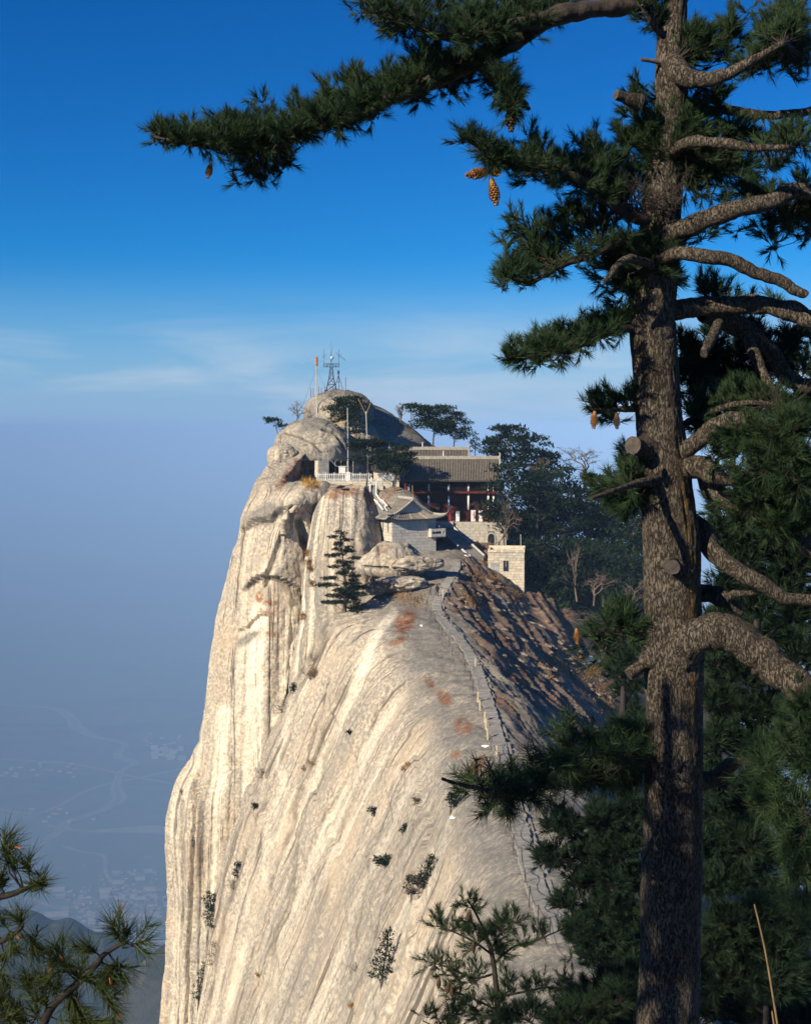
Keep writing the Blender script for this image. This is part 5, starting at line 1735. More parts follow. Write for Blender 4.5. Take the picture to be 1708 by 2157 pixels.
MB().tube([tt + Vector((0, 0, -.1)), tt + Vector((0, 0, .15)), tt + Vector((0, 0, .2)), tt + Vector((0, 0, .85))], [.07, .07, .2, .2], 8).build('drum_head', STEEL, tp)
SP = [(655, 834), (660, 832), (672, 829), (677, 830), (684, 828), (702, 825), (728, 828)]
for i, (u, v) in enumerate(SP):
    p, n = hit(u, v + 3)
    if p is None: p = at(u, v, 266)
    o = MB().tube([p - Vector((0, 0, .3)), p + Vector((0, 0, 1.55 if i < 6 else 3.2))], .05, 5).build('summit_stake', STEEL)
    tag(o, ['first dark stake from the left on the summit boulder', 'second dark stake from the left on the summit boulder', 'dark stake just right of the orange headed mast', 'fourth dark stake from the left on the summit boulder', 'dark stake left of the tower foot',
            'dark stake in front of the tower between its feet', 'tall lone dark stake right of the tower'][i], 'stake', 'dark stakes on the summit boulder')

# ------------------------------------------------------------------ vegetation helpers
def unit(a):
    return a / (np.linalg.norm(a, axis=-1, keepdims=True) + 1e-9)


def tufts(P, D, length, width, n, spread=0.95, shoot=0.8, seed=0, droop=0.15):
    """needle tufts: n slim triangles fanned round each shoot tip"""
    rg = np.random.default_rng(seed)
    P, D = np.asarray(P, float), unit(np.asarray(D, float))
    m = len(P)
    ref = unit(rg.normal(size=(m, 3)))
    A = unit(np.cross(D, ref))
    B = np.cross(D, A)
    ph = rg.uniform(0, 2 * np.pi, (m, n))
    th = spread * (0.25 + 0.75 * rg.uniform(0, 1, (m, n)) ** 0.7)
    dirs = D[:, None] * np.cos(th)[..., None] + (A[:, None] * np.cos(ph)[..., None] + B[:, None] * np.sin(ph)[..., None]) * np.sin(th)[..., None]
    ln_ = length * rg.uniform(0.7, 1.12, (m, n)) * rg.uniform(.8, 1.15, (m, 1))
    back = rg.uniform(0, 1, (m, n)) * shoot * length
    root = P[:, None] - D[:, None] * back[..., None]
    tip = root + dirs * ln_[..., None]
    tip[..., 2] -= droop * ln_ * rg.uniform(0, 1, (m, n))
    side = unit(np.cross(dirs, rg.normal(size=(m, n, 3)))) * (width / 2)
    V = np.stack([root - side, root + side, tip], 2).reshape(-1, 3)
    F = np.arange(len(V)).reshape(-1, 3)
    return V, F


def smooth_pts(P, n):
    return cat_rom(np.asarray(P, float), np.linspace(0, len(P) - 1, n))


def tube_np(P, R, ns=12, rough=0.0, seed=0, twist=0.0, fine=0.0, freq=6.0):
    """a tube with uneven bark; P (n,3), R (n,)"""
    P, R = np.asarray(P, float), np.asarray(R, float)
    T = unit(np.gradient(P, axis=0))
    ref = np.array([0.2, 0.95, 0.1])
    A = unit(np.cross(T, ref))
    B = np.cross(T, A)
    th = np.linspace(0, 2 * np.pi, ns, endpoint=False)
    c, s = np.cos(th), np.sin(th)
    dirv = A[:, None] * c[None, :, None] + B[:, None] * s[None, :, None]
    r = R[:, None] * np.ones((1, ns))
    if rough:
        Q = P[:, None] + dirv * r[..., None]
        r = r * (1 + rough * fbm(Q[..., 0] * freq, Q[..., 1] * freq, Q[..., 2] * freq * .4, 4, seed))
    if fine:
        L = np.concatenate([[0], np.cumsum(np.linalg.norm(np.diff(P, axis=0), axis=1))])[:, None]
        w = th[None, :] * R[:, None]
        cx, cy = np.cos(th)[None] * R[:, None], np.sin(th)[None] * R[:, None]
        n1 = np.abs(noise(cx * 17 + 2, cy * 17, L * 5, seed + 3)) 
        n2 = np.abs(noise(cx * 34, cy * 34, L * 11, seed + 4))
        r = r + fine * (sm(n1, 0, .25) - .6 + .5 * sm(n2, 0, .3))
    V = (P[:, None] + dirv * r[..., None]).reshape(-1, 3)
    return V, grid_faces(len(P), ns, True)


def join_np(parts):
    V, F, b = [], [], 0
    for v, f in parts:
        f = np.asarray(f)
        if f.shape[1] == 3: f = np.concatenate([f, f[:, 2:3]], 1)
        V.append(v); F.append(f + b); b += len(v)
    return np.concatenate(V), np.concatenate(F)


def px(w, Y):
    return w * Y / FOC


def limb_pts(pts, Y0):
    """(u, v, dY) control points to 3D"""
    return np.array([tuple(at(p[0], p[1], Y0 + (p[2] if len(p) > 2 else 0))) for p in pts])


def twig(a, b, r, rg, n=4):
    P = np.linspace(0, 1, n)[:, None] * (b - a)[None] + a[None]
    L = np.linalg.norm(b - a)
    P[1:-1] += rg.normal(size=(n - 2, 3)) * L * .06
    P[1:-1, 2] -= L * .07
    return tube_np(P, np.linspace(r, r * .35, n), 3)


def twigs_np(A, B, r, seed=0, seg=1):
    """many thin three-sided twigs at once"""
    A, B = np.asarray(A, float), np.asarray(B, float)
    rg = np.random.default_rng(seed)
    n = len(A)
    D = unit(B - A)
    X = unit(np.cross(D, rg.normal(size=(n, 3))))
    Y = np.cross(D, X)
    L = np.linalg.norm(B - A, axis=1)[:, None]
    rings = []
    for k in range(seg + 1):
        t = k / seg
        c = A + (B - A) * t
        if 0 < k < seg:
            c = c + rg.normal(size=(n, 3)) * L * .05 - np.array([0, 0, 1]) * L * .06
        rr = r * (1 - .6 * t)
        rings.append(np.stack([c + (X * math.cos(w) + Y * math.sin(w)) * rr for w in (0, 2.094, 4.189)], 1))
    V = np.stack(rings, 1)                                     # n x (seg+1) x 3 x 3
    base = np.arange(n)[:, None, None] * (seg + 1) * 3
    k = np.arange(seg)[None, :, None] * 3
    j = np.arange(3)[None, None, :]
    j2 = (j + 1) % 3
    F = np.stack([base + k + j, base + k + j2, base + k + 3 + j2, base + k + 3 + j], -1).reshape(-1, 4)
    return V.reshape(-1, 3), F


dens_k = 1.0


def foliage(limb, blobs, Y0, tl, tw, nn, seed, up=.55, per=5, twr=.008, depth=1.0, spread=.95):
    """limb: (n,3) line the twigs grow from; blobs: (u, v, ru, rv, n[, dY])"""
    rg = np.random.default_rng(seed)
    A1, B1, A2, B2 = [], [], [], []
    tws, PP, DD = [], [], []
    for bl in blobs:
        u, v, ru, rv, n = bl[:5]
        dY = bl[5] if len(bl) > 5 else 0
        Y = Y0 + dY
        c = np.array(at(u, v, Y))
        R = np.array([px(ru, Y), px((ru + rv) / 2, Y) * depth, px(rv, Y)])
        m = max(1, int(n * dens_k / per))
        q = unit(rg.normal(size=(m, 3))) * rg.uniform(0.15, .9, (m, 1)) ** .6
        nodes = c + q * R
        j = np.argmin(((nodes[:, None] - limb[None]) ** 2).sum(-1), 1)
        for k in range(m):
            a = limb[max(0, j[k] - rg.integers(0, 3))]
            b = nodes[k]
            if np.linalg.norm(b - a) > tl: b = a + (b - a) * rg.uniform(.25, 1.0)
            A1.append(a); B1.append(b)
            for t in range(per):
                d = unit(rg.normal(size=3) * .8 + unit(b - a) * .7 + np.array([0, 0, up]))
                p = b + d * tl * rg.uniform(.5, 1.7)
                A2.append(b); B2.append(p)
                PP.append(p); DD.append(unit(d + np.array([0, 0, .25])))
    tws = [twigs_np(A1, B1, twr * 1.1, seed, 3), twigs_np(A2, B2, twr * .7, seed + 1, 1)]
    return tws, np.array(PP), np.array(DD)


def pine_limb(tree, pts, widths, Y0, blobs=(), seed=0,  tl=.108, tw=.0070, nn=34, mat=None, nmat=None, label=None, up=.55, per=5, rough=.19, ns=14, fine=.006, depth=1.0, name='limb', twr=.007, spread=.7):
    L = limb_pts(pts, Y0)
    n = max(12, int(len(pts) * 14))
    P = smooth_pts(L, n)
    R = np.interp(np.linspace(0, 1, n), np.linspace(0, 1, len(widths)), [px(w, Y0) / 2 for w in widths])
    wob = np.stack([noise(np.arange(n) * .22, k * 7.7 + seed, 0, seed + k) for k in range(3)], -1)
    P = P + wob * R[:, None] * .22 * np.linspace(0, 1, n)[:, None]
    parts = [tube_np(P, R, ns, rough, seed, fine=fine)]
    # close the tip
    parts.append((np.concatenate([parts[0][0][-ns:], P[-1:]]), np.array([(i, (i + 1) % ns, ns, ns) for i in range(ns)])))
    blobs = list(blobs)
    if mat is BARK_SHADED and blobs:                      # sprays that hang in front of the limb itself
        for q in np.linspace(.22, .97, int(len(pts) * 1.6)):
            c = cat_rom(np.array([(p_[0], p_[1], p_[2] if len(p_) > 2 else 0) for p_ in pts], float), np.array([q * (len(pts) - 1)]))[0]
            blobs.append((c[0], c[1] - 4, 26, 15, 7, c[2] - .22))
    tws, PP, DD = foliage(P, blobs, Y0, tl, tw, nn, seed + 50, up, per, twr, depth, spread) if blobs else ([], [], [])
    V, F = join_np(parts)
    o = link(name, mesh_np(name, V, F, mat or BARK), tree)
    if label: o['label'] = label
    if tws:
        V, F = join_np(tws)
        link('twigs', mesh_np('twigs', V, F, TWIG), o)['kind'] = 'stuff'
    if len(PP):
        V, F = tufts(PP, DD, tl, tw, nn, spread, .85, seed + 99)
        nl = link('needles', mesh_np('needles', V, F, nmat or NEEDLE, False), o)
        nl['kind'] = 'stuff'
    return o


# ------------------------------------------------------------------ the great pine in front
dens_k = 2.1
PY = 12.5
pine = thing('pine_tree', at(1405, 2330, PY), 'great old pine with a thick plated trunk standing right in the foreground', 'pine tree')
tk = [(1400, 2420, 190), (1404, 2300, 150), (1405, 2157, 130), (1412, 2000, 122), (1413, 1850, 122), (1417, 1700, 118), (1419, 1550, 118), (1418, 1450, 121), (1416, 1380, 126), (1416, 1290, 118), (1415, 1200, 117),
      (1410, 1100, 114), (1400, 1000, 107), (1391, 920, 101), (1384, 850, 95), (1378, 760, 95), (1374, 690, 96), (1378, 620, 92), (1386, 520, 84), (1396, 400, 78), (1408, 300, 72), (1414, 200, 66), (1413, 100, 62), (1420, 20, 50), (1428, -60, 42), (1432, -200, 30), (1430, -400, 8)]
TP = smooth_pts(np.array([tuple(at(u, v, PY)) for u, v, w in tk]), 660)
TR = np.interp(np.linspace(0, len(tk) - 1, 660), np.arange(len(tk)), [px(w, PY) / 2 for *_, w in tk])
V, F = tube_np(TP, TR, 112, .05, 4, fine=.0085, freq=5.0)
ang = np.tile(np.linspace(0, 2 * np.pi, 112, endpoint=False), 660)
nx = (V.reshape(660, 112, 3) - TP[:, None])[..., 0].ravel() / np.repeat(TR, 112)
ny = (V.reshape(660, 112, 3) - TP[:, None])[..., 1].ravel() / np.repeat(TR, 112)
zz = V[:, 2]
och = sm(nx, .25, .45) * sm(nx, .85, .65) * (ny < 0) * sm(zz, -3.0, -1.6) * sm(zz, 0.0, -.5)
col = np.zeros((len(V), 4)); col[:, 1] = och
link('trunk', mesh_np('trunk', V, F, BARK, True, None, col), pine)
# limbs reaching left
pine_limb(pine, [(1425, -60, 0), (1340, 5, -.1), (1230, 22, -.2), (1150, 42, -.3), (1080, 90, -.3), (1030, 112, -.35), (950, 152, -.4), (900, 176, -.4), (830, 206, -.4), (700, 258, -.45), (640, 284, -.5), (560, 312, -.5), (480, 312, -.55), (400, 303, -.6), (325, 288, -.6)],
          [44, 42, 40, 38, 36, 34, 30, 26, 22, 17, 13, 11, 8, 6, 4], PY,
          [(345, 285, 35, 18, 26), (420, 280, 55, 24, 44), (490, 270, 50, 34, 56), (520, 320, 60, 30, 50), (560, 250, 60, 40, 64), (630, 235, 60, 44, 70), (700, 205, 50, 44, 60), (760, 180, 60, 50, 70), (840, 160, 60, 50, 70), (900, 130, 60, 45, 60),
           (560, 360, 30, 24, 26), (520, 380, 26, 18, 18), (605, 345, 22, 18, 12), (720, 270, 40, 20, 24), (780, 240, 50, 22, 34), (870, 205, 40, 18, 22), (950, 185, 40, 22, 26), (990, 170, 40, 24, 24), (600, 375, 14, 10, 8), (400, 295, 40, 12, 16, -.7), (470, 300, 44, 14, 22, -.75), (540, 300, 44, 18, 26, -.7), (610, 280, 44, 18, 24, -.7), (690, 250, 40, 18, 20, -.65), (770, 215, 44, 18, 20, -.6), (850, 180, 40, 18, 16, -.6), (930, 140, 40, 20, 16, -.55), (1000, 115, 40, 18, 12, -.5)], 3, up=.6, mat=BARK_SHADED)
pine_limb(pine, [(1150, 40, -.3), (1090, 52, -.5), (1040, 58, -.6), (980, 78, -.7), (920, 74, -.8), (860, 50, -.8), (790, 26, -.9)], [30, 28, 24, 20, 14, 9, 5], PY,
          [(760, 20, 40, 32, 34), (820, 40, 50, 40, 50), (880, 20, 60, 40, 60), (950, 20, 60, 40, 50), (960, 90, 50, 30, 30), (1040, 20, 60, 40, 44), (1000, 70, 40, 22, 22), (1110, 20, 50, 30, 30), (1130, -10, 70, 20, 24), (1200, -5, 60, 22, 24)], 5, mat=BARK_SHADED)
pine_limb(pine, [(1000, 125, -.3), (1040, 148, -.5), (1068, 180, -.6), (1082, 215, -.7), (1078, 240, -.7)], [13, 11, 9, 7, 4], PY, [(1050, 160, 26, 16, 16), (1080, 180, 22, 22, 22), (1075, 215, 18, 22, 16)], 7, up=.1, mat=BARK_SHADED)
pine_limb(pine, [(1385, 470, 0), (1330, 455, -.2), (1270, 418, -.4), (1210, 372, -.5), (1150, 352, -.6), (1090, 350, -.7), (1050, 345, -.7), (1020, 320, -.75), (985, 295, -.8)], [28, 24, 20, 15, 11, 8, 6, 5, 4], PY,
          [(995, 300, 26, 20, 16), (1045, 320, 34, 26, 26), (1090, 330, 30, 24, 22), (1120, 315, 24, 38, 30), (1180, 340, 36, 34, 34), (1220, 370, 40, 36, 40), (1260, 330, 40, 44, 46), (1300, 300, 50, 50, 60), (1140, 375, 20, 14, 8), (1290, 390, 46, 36, 44), (1240, 300, 24, 30, 18), (1090, 380, 16, 14, 6)], 11, mat=BARK_SHADED)
pine_limb(pine, [(1385, 520, 0), (1320, 505, -.2), (1250, 535, -.4), (1180, 560, -.5), (1110, 597, -.6), (1065, 575, -.6)], [22, 18, 13, 10, 8, 5], PY,
          [(1080, 560, 36, 34, 32), (1090, 500, 36, 50, 50), (1130, 470, 46, 40, 46), (1180, 440, 44, 34, 40), (1230, 420, 40, 30, 30), (1150, 530, 30, 30, 20), (1065, 590, 22, 16, 12)], 13, mat=BARK_SHADED)
pine_limb(pine, [(1360, 690, 0), (1300, 695, -.2), (1230, 722, -.4), (1180, 738, -.5), (1120, 752, -.6), (1065, 750, -.6)], [20, 16, 13, 10, 7, 4], PY,
          [(1085, 742, 34, 22, 28), (1130, 722, 44, 26, 40), (1190, 705, 46, 26, 44), (1250, 690, 44, 26, 42), (1300, 672, 36, 28, 36), (1140, 762, 22, 14, 10)], 17, mat=BARK_SHADED)
pine_limb(pine, [(1365, 860, .1), (1320, 862, 0), (1280, 865, -.1), (1240, 862, -.2)], [13, 11, 8, 4], PY, [(1250, 858, 26, 18, 18), (1290, 855, 30, 22, 22), (1325, 845, 22, 24, 16), (1298, 885, 12, 10, 6)], 19)
pine_limb(pine, [(1385, 1010, -.2), (1335, 1020, -.5), (1290, 1035, -.8), (1245, 1050, -1.0)], [16, 13, 9, 5], PY, [(1310, 945, 30, 24, 16), (1320, 985, 26, 26, 18), (1255, 1035, 30, 30, 20), (1290, 1050, 44, 36, 34), (1325, 1020, 26, 30, 20), (1300, 1085, 34, 24, 18), (1260, 1020, 26, 20, 10)], 23, up=.25)
# limbs reaching right
pine_limb(pine, [(1415, 130, -.2), (1440, 160, -.4), (1475, 168, -.5), (1520, 160, -.6), (1580, 130, -.7), (1650, 90, -.8)], [44, 40, 32, 24, 16, 8], PY,
          [(1520, 80, 50, 40, 50), (1580, 60, 60, 60, 80), (1650, 60, 60, 70, 90), (1600, 140, 60, 34, 50), (1680, 140, 46, 30, 36), (1480, 40, 26, 36, 26), (1690, 20, 40, 40, 40)], 29)
pine_limb(pine, [(1410, 90, 0), (1370, 45, -.2), (1350, 10, -.3)], [16, 12, 8], PY, [(1380, 30, 30, 32, 30), (1345, 15, 30, 22, 18)], 30)
pine_limb(pine, [(1420, 205, .2), (1480, 235, .3), (1530, 232, .2), (1600, 242, .1), (1660, 240, 0), (1730, 228, 0)], [24, 22, 20, 18, 17, 15], PY, [(1500, 190, 40, 30, 30), (1340, 190, 20, 40, 16), (1310, 215, 22, 20, 12)], 31)
pine_limb(pine, [(1400, 330, 0), (1450, 300, -.5), (1510, 300, -.8), (1580, 310, -.9), (1660, 310, -1.0)], [30, 26, 20, 14, 8], PY,
          [(1370, 255, 60, 36, 70), (1420, 240, 60, 36, 70), (1330, 290, 50, 40, 56), (1470, 250, 60, 34, 64), (1380, 330, 70, 44, 90), (1450, 330, 70, 50, 100), (1530, 290, 60, 46, 80), (1600, 290, 60, 40, 70), (1670, 290, 50, 44, 60), (1540, 360, 60, 44, 70), (1620, 370, 50, 44, 50), (1480, 400, 50, 34, 50), (1420, 390, 40, 24, 30)], 37)
pine_limb(pine, [(1405, 490, -.1), (1450, 478, -.3), (1500, 455, -.4), (1560, 440, -.5), (1620, 425, -.5), (1680, 402, -.5), (1740, 415, -.5)], [46, 40, 36, 34, 32, 29, 27], PY,
          [(1690, 380, 30, 24, 16), (1580, 400, 40, 26, 24), (1660, 470, 50, 30, 40, .5), (1700, 500, 40, 50, 50, .3), (1590, 490, 50, 26, 26, .8), (1620, 520, 50, 26, 30, .8), (1560, 390, 46, 24, 26)], 41)
pine_limb(pine, [(1395, 545, -.2), (1430, 533, -.4), (1480, 540, -.5), (1540, 548, -.5), (1590, 574, -.5), (1640, 590, -.5), (1670, 608, -.5), (1694, 622, -.5)], [26, 26, 27, 26, 23, 22, 20, 16], PY, (), 43, DEADWOOD, label='broken bare dead limb', fine=.003, rough=.1)
pine_limb(pine, [(1375, 560, -.2), (1330, 545, -.5), (1300, 560, -.6), (1270, 600, -.6)], [20, 16, 12, 6], PY,
          [(1300, 530, 50, 40, 60), (1350, 510, 60, 40, 76), (1400, 520, 54, 40, 60), (1290, 580, 44, 36, 46), (1340, 575, 50, 40, 56), (1400, 580, 40, 34, 36), (1320, 625, 40, 26, 30), (1450, 500, 36, 26, 26), (1380, 470, 40, 24, 24)], 47)
pine_limb(pine, [(1390, 660, 0), (1440, 650, .1), (1500, 645, .1), (1560, 642, 0), (1620, 645, -.1), (1680, 662, -.2), (1740, 685, -.2)], [52, 42, 38, 38, 38, 38, 36], PY, [(1490, 595, 36, 28, 26, .4), (1530, 610, 34, 18, 14, .3), (1660, 640, 26, 12, 8, .3), (1590, 640, 20, 10, 5, .4)], 53)
pine_limb(pine, [(1480, 655, .4), (1560, 690, .6), (1620, 740, .7), (1665, 800, .8), (1730, 815, .8)], [46, 44, 40, 34, 30], PY,
          [(1580, 690, 50, 20, 26, .8), (1650, 720, 50, 34, 44, 1), (1690, 700, 40, 40, 40, 1), (1640, 790, 40, 26, 26, 1.2), (1690, 850, 36, 26, 26, 1)], 59, nmat=NEEDLE_DARK)
pine_limb(pine, [(1570, 700, .5), (1590, 750, .4), (1612, 800, .3), (1645, 850, .2)], [26, 24, 20, 14], PY, [(1660, 860, 26, 20, 18), (1600, 845, 30, 20, 16)], 61)
pine_limb(pine, [(1514, 680, .1), (1498, 712, -.1), (1480, 745, -.3)], [20, 19, 16], PY, (), 67, DEADWOOD, label='short broken bare branch')
pine_limb(pine, [(1420, 760, .9), (1480, 770, 1.2), (1540, 780, 1.4), (1620, 770, 1.5)], [20, 18, 14, 8], PY,
          [(1450, 720, 30, 30, 30, 1), (1470, 780, 44, 44, 70, 1), (1520, 740, 44, 30, 44, 1), (1540, 800, 50, 36, 64, 1.2), (1590, 740, 40, 30, 36, 1.2), (1470, 830, 36, 26, 34, 1), (1600, 800, 30, 30, 30, 1.2), (1660, 770, 36, 30, 30, 1.3)], 71, nmat=NEEDLE_DARK)
pine_limb(pine, [(1430, 900, .3), (1490, 870, .2), (1560, 850, 0), (1640, 850, -.2)], [16, 14, 10, 6], PY,
          [(1480, 860, 44, 34, 50, .3), (1540, 850, 44, 34, 50, .2), (1500, 905, 40, 26, 34, .3), (1600, 860, 40, 30, 40), (1660, 890, 40, 30, 40, -.2), (1560, 820, 30, 20, 20, .3)], 73)
pine_limb(pine, [(1440, 955, -.1), (1470, 930, -.2), (1500, 902, -.3), (1545, 884, -.4), (1590, 892, -.5), (1650, 920, -.6)], [36, 32, 30, 30, 24, 10], PY,
          [(1560, 935, 44, 26, 36, -.5), (1620, 930, 50, 34, 54, -.6), (1680, 900, 40, 40, 50, -.6), (1600, 980, 50, 34, 56, -.6), (1670, 980, 50, 40, 64, -.7), (1540, 975, 30, 22, 22, -.4), (1690, 1040, 34, 34, 40, -.7)], 79, name='limb')
pine_limb(pine, [(1440, 985, -.1), (1485, 985, -.2), (1500, 1005, -.3), (1545, 1008, -.3), (1590, 1002, -.4), (1640, 990, -.5)], [46, 44, 34, 27, 24, 16], PY, [(1640, 1010, 40, 30, 36, -.5), (1690, 1010, 40, 40, 40, -.5)], 83)
pine_limb(pine, [(1485, 1000, 0), (1505, 1035, 0), (1560, 1062, -.1), (1620, 1100, -.2), (1680, 1140, -.2), (1750, 1190, -.2)], [36, 36, 40, 40, 38, 36], PY,
          [(1580, 1040, 44, 30, 44, -.4), (1640, 1060, 50, 36, 54, -.4), (1620, 1110, 40, 24, 24, -.4), (1690, 1090, 40, 34, 40, -.5), (1560, 1085, 30, 16, 12, -.3)], 89)
pine_limb(pine, [(1440, 1090, .2), (1480, 1120, .1), (1498, 1158, 0), (1530, 1188, -.1), (1590, 1222, -.2), (1650, 1258, -.2), (1730, 1266, -.2)], [44, 42, 40, 37, 33, 26, 22], PY, (), 97, DEADWOOD, label='smooth bare limb without bark', fine=.002, rough=.06)
pine_limb(pine, [(1430, 1245, .2), (1490, 1250, .2), (1525, 1262, .1), (1560, 1292, .1)], [40, 36, 34, 16], PY, (), 101)
pine_limb(pine, [(1535, 1262, 0), (1545, 1252, -.1), (1590, 1250, -.1)], [12, 14, 10], PY, (), 103, DEADWOOD)
pine_limb(pine, [(1420, 1390, -.1), (1445, 1352, -.2), (1490, 1330, -.3), (1540, 1336, -.35), (1590, 1368, -.4), (1640, 1412, -.5), (1690, 1455, -.6), (1760, 1520, -.7)], [86, 76, 68, 66, 66, 64, 60, 50], PY,
          [(1690, 1530, 40, 36, 36, -.8), (1660, 1590, 44, 40, 40, -.8), (1700, 1480, 26, 24, 20, -.8), (1690, 1640, 40, 40, 44, -.8)], 107, ns=40, fine=.009, rough=.1, label='thick arching lower limb')
dens_k = 1.15
pine_limb(pine, [(1400, 1600, .3), (1350, 1610, -.2), (1290, 1590, -.6), (1230, 1590, -.9), (1150, 1640, -1.0), (1060, 1665, -1.1), (980, 1655, -1.2), (930, 1640, -1.2)], [13, 11, 9, 8, 7, 6, 5, 3], PY,
          [(1330, 1600, 30, 20, 12, -.5), (1280, 1600, 34, 20, 12, -.8), (1220, 1610, 34, 20, 12, -1.1), (1160, 1640, 36, 18, 12, -1.2), (1100, 1665, 34, 18, 12, -1.3), (1040, 1668, 34, 18, 10, -1.35), (945, 1650, 30, 24, 14), (990, 1665, 36, 28, 22), (1040, 1680, 40, 28, 26), (1090, 1675, 44, 30, 30), (1140, 1650, 44, 34, 34), (1190, 1610, 44, 36, 36), (1240, 1580, 44, 40, 40), (1290, 1560, 44, 44, 44), (1330, 1540, 34, 40, 34), (1200, 1560, 34, 24, 20), (1290, 1620, 46, 30, 34), (1230, 1650, 44, 26, 26), (1330, 1620, 30, 34, 24), (1150, 1560, 26, 18, 10)],
          109, up=.3, tl=.165, nn=44, spread=1.2)
dens_k = 2.1
pine_limb(pine, [(1400, 1370, .2), (1340, 1345, .1), (1290, 1335, 0), (1240, 1338, 0)], [14, 11, 8, 4], PY, [(1300, 1320, 30, 22, 16), (1330, 1330, 26, 26, 14), (1265, 1350, 22, 20, 10), (1320, 1300, 26, 16, 8)], 113, up=.3, tl=.15)
pine_limb(pine, [(1440, 1640, .3), (1500, 1640, .5), (1560, 1600, .2), (1640, 1640, -.4), (1700, 1720, -.8)], [40, 36, 24, 16, 8], PY,
          [(1610, 1620, 40, 40, 30, -.4), (1650, 1680, 46, 44, 44, -.6), (1690, 1760, 40, 50, 44, -.8), (1690, 1850, 36, 40, 34, -.8), (1700, 1960, 30, 40, 26, -.8)], 127, tl=.16, up=.2, spread=1.15)
# dead twigs round the crown
for k, (u, v) in enumerate([(1385, 410), (1350, 430), (1420, 430), (1260, 500), (1640, 860)]):
    rg = np.random.default_rng(900 + k)
    parts = []
    base = np.array(at(u, v + 10, PY - .35))
    for i in range(16):
        e = base + np.array([rg.normal() * .16, rg.normal() * .12, abs(rg.normal()) * .13])
        parts.append(twig(base, e, .006, rg, 5))
        for j in range(3): parts.append(twig(e * .6 + base * .4, e + rg.normal(size=3) * .07, .004, rg, 3))
    V, F = join_np(parts)
    link('dead_twigs', mesh_np('dead_twigs', V, F, TWIG), pine)


def stub(u, v, dirv, r0, r1, L, label, Y=PY - .2, mat=BARK):
    a = np.array(at(u, v, Y))
    d = unit(np.array(dirv, float))
    P = np.stack([a - d * .12, a, a + d * L * .5, a + d * L])
    V, F = tube_np(smooth_pts(P, 24), np.interp(np.linspace(0, 1, 24), [0, .3, .6, 1], [r0 * 1.5, r0 * 1.1, r1, r1]), 24, .08, int(u), fine=.004)
    o = link('branch_stub', mesh_np('branch_stub', V, F, mat), pine)
    o['label'] = label
    rim = V[-24:]
    c = rim.mean(0) + d * .004
    me = mesh_np('cut_face', np.concatenate([rim + d * .003, c[None]]), np.array([(i, (i + 1) % 24, 24) for i in range(24)]), CUTWOOD, False)
    link('cut_face', me, o)


stub(1352, 942, (-.62, -.75, .1), .085, .075, .16, 'round sawn branch stub on the trunk edge')
stub(1412, 1188, (-.12, -1, -.02), .07, .062, .22, 'sawn branch stub facing the viewer', PY - .18)
stub(1372, 1385, (-.9, -.25, -.6), .12, .05, .26, 'torn branch stub at the fork of the thick limb', PY - .1)
stub(1322, 208, (-.9, -.4, .2), .05, .04, .12, 'short cut stub among the upper needles', PY - .3)
stub(1385, 130, (-.95, -.3, .05), .02, .014, .16, 'thin broken twig on the upper trunk', PY - .1, DEADWOOD)


# cones
def cone_mesh(name, L, R, mat, seed, open_=.55):
    rg = np.random.default_rng(seed)
    V, F = [], []
    rows = 11
    for i in range(rows):
        t = i / (rows - 1)
        r = R * math.sin(math.pi * (.16 + .74 * (1 - t)) ) ** .8 * (1 if t < .8 else .8)
        n = 9 if t < .75 else 6
        for k in range(n):
            a = 2 * math.pi * (k + .5 * (i % 2)) / n + rg.uniform(-.06, .06)
            rad = np.array([math.cos(a), math.sin(a), 0])
            tan = np.array([-math.sin(a), math.cos(a), 0])
            z = -L * t
            w = R * .42
            b = rad * r * .35 + np.array([0, 0, z + L * .05])
            m_ = rad * r * .95 + np.array([0, 0, z - L * .015])
            tip = rad * r * 1.12 + np.array([0, 0, z - L * (.055 + .04 * open_)])
            under = rad * r * .8 + np.array([0, 0, z - L * .06])
            s = len(V)
            V += [b - tan * w * .4, b + tan * w * .4, m_ + tan * w * .62, tip, m_ - tan * w * .62, under]
            F += [(s, s + 1, s + 2, s + 4), (s + 4, s + 2, s + 3, s + 3), (s, s + 4, s + 5, s + 5), (s + 4, s + 3, s + 5, s + 5), (s + 3, s + 2, s + 5, s + 5), (s + 2, s + 1, s + 5, s + 5)]
    core = MB().tube([(0, 0, .01), (0, 0, -L * .3), (0, 0, -L * .97)], [R * .45, R * .6, R * .2], 8)
    s = len(V)
    V += [np.array(v) for v in core.v]
    F += [tuple(x + s for x in f) if len(f) == 4 else None for f in core.f]
    F = [f for f in F if f is not None]
    me = bpy.data.meshes.new(name)
    me.from_pydata([tuple(v) for v in V], [], [tuple(dict.fromkeys(f)) for f in F])
    me.materials.append(mat)
    return me


CONE_ME, CONE_DK = cone_mesh('cone', .20, .047, CONE, 1), cone_mesh('cone', .19, .045, CONE_DARK, 2, .9)


def cone(u, v, d, s, me, label, Y=PY - .8):
    q = Vector((0, 0, -1)).rotation_difference(Vector(d).normalized())
    mw = Matrix.Translation(at(u, v, Y)) @ q.to_matrix().to_4x4() @ Matrix.Scale(s, 4)
    o = link('cone', me, pine, None, mw)
    o['label'] = label


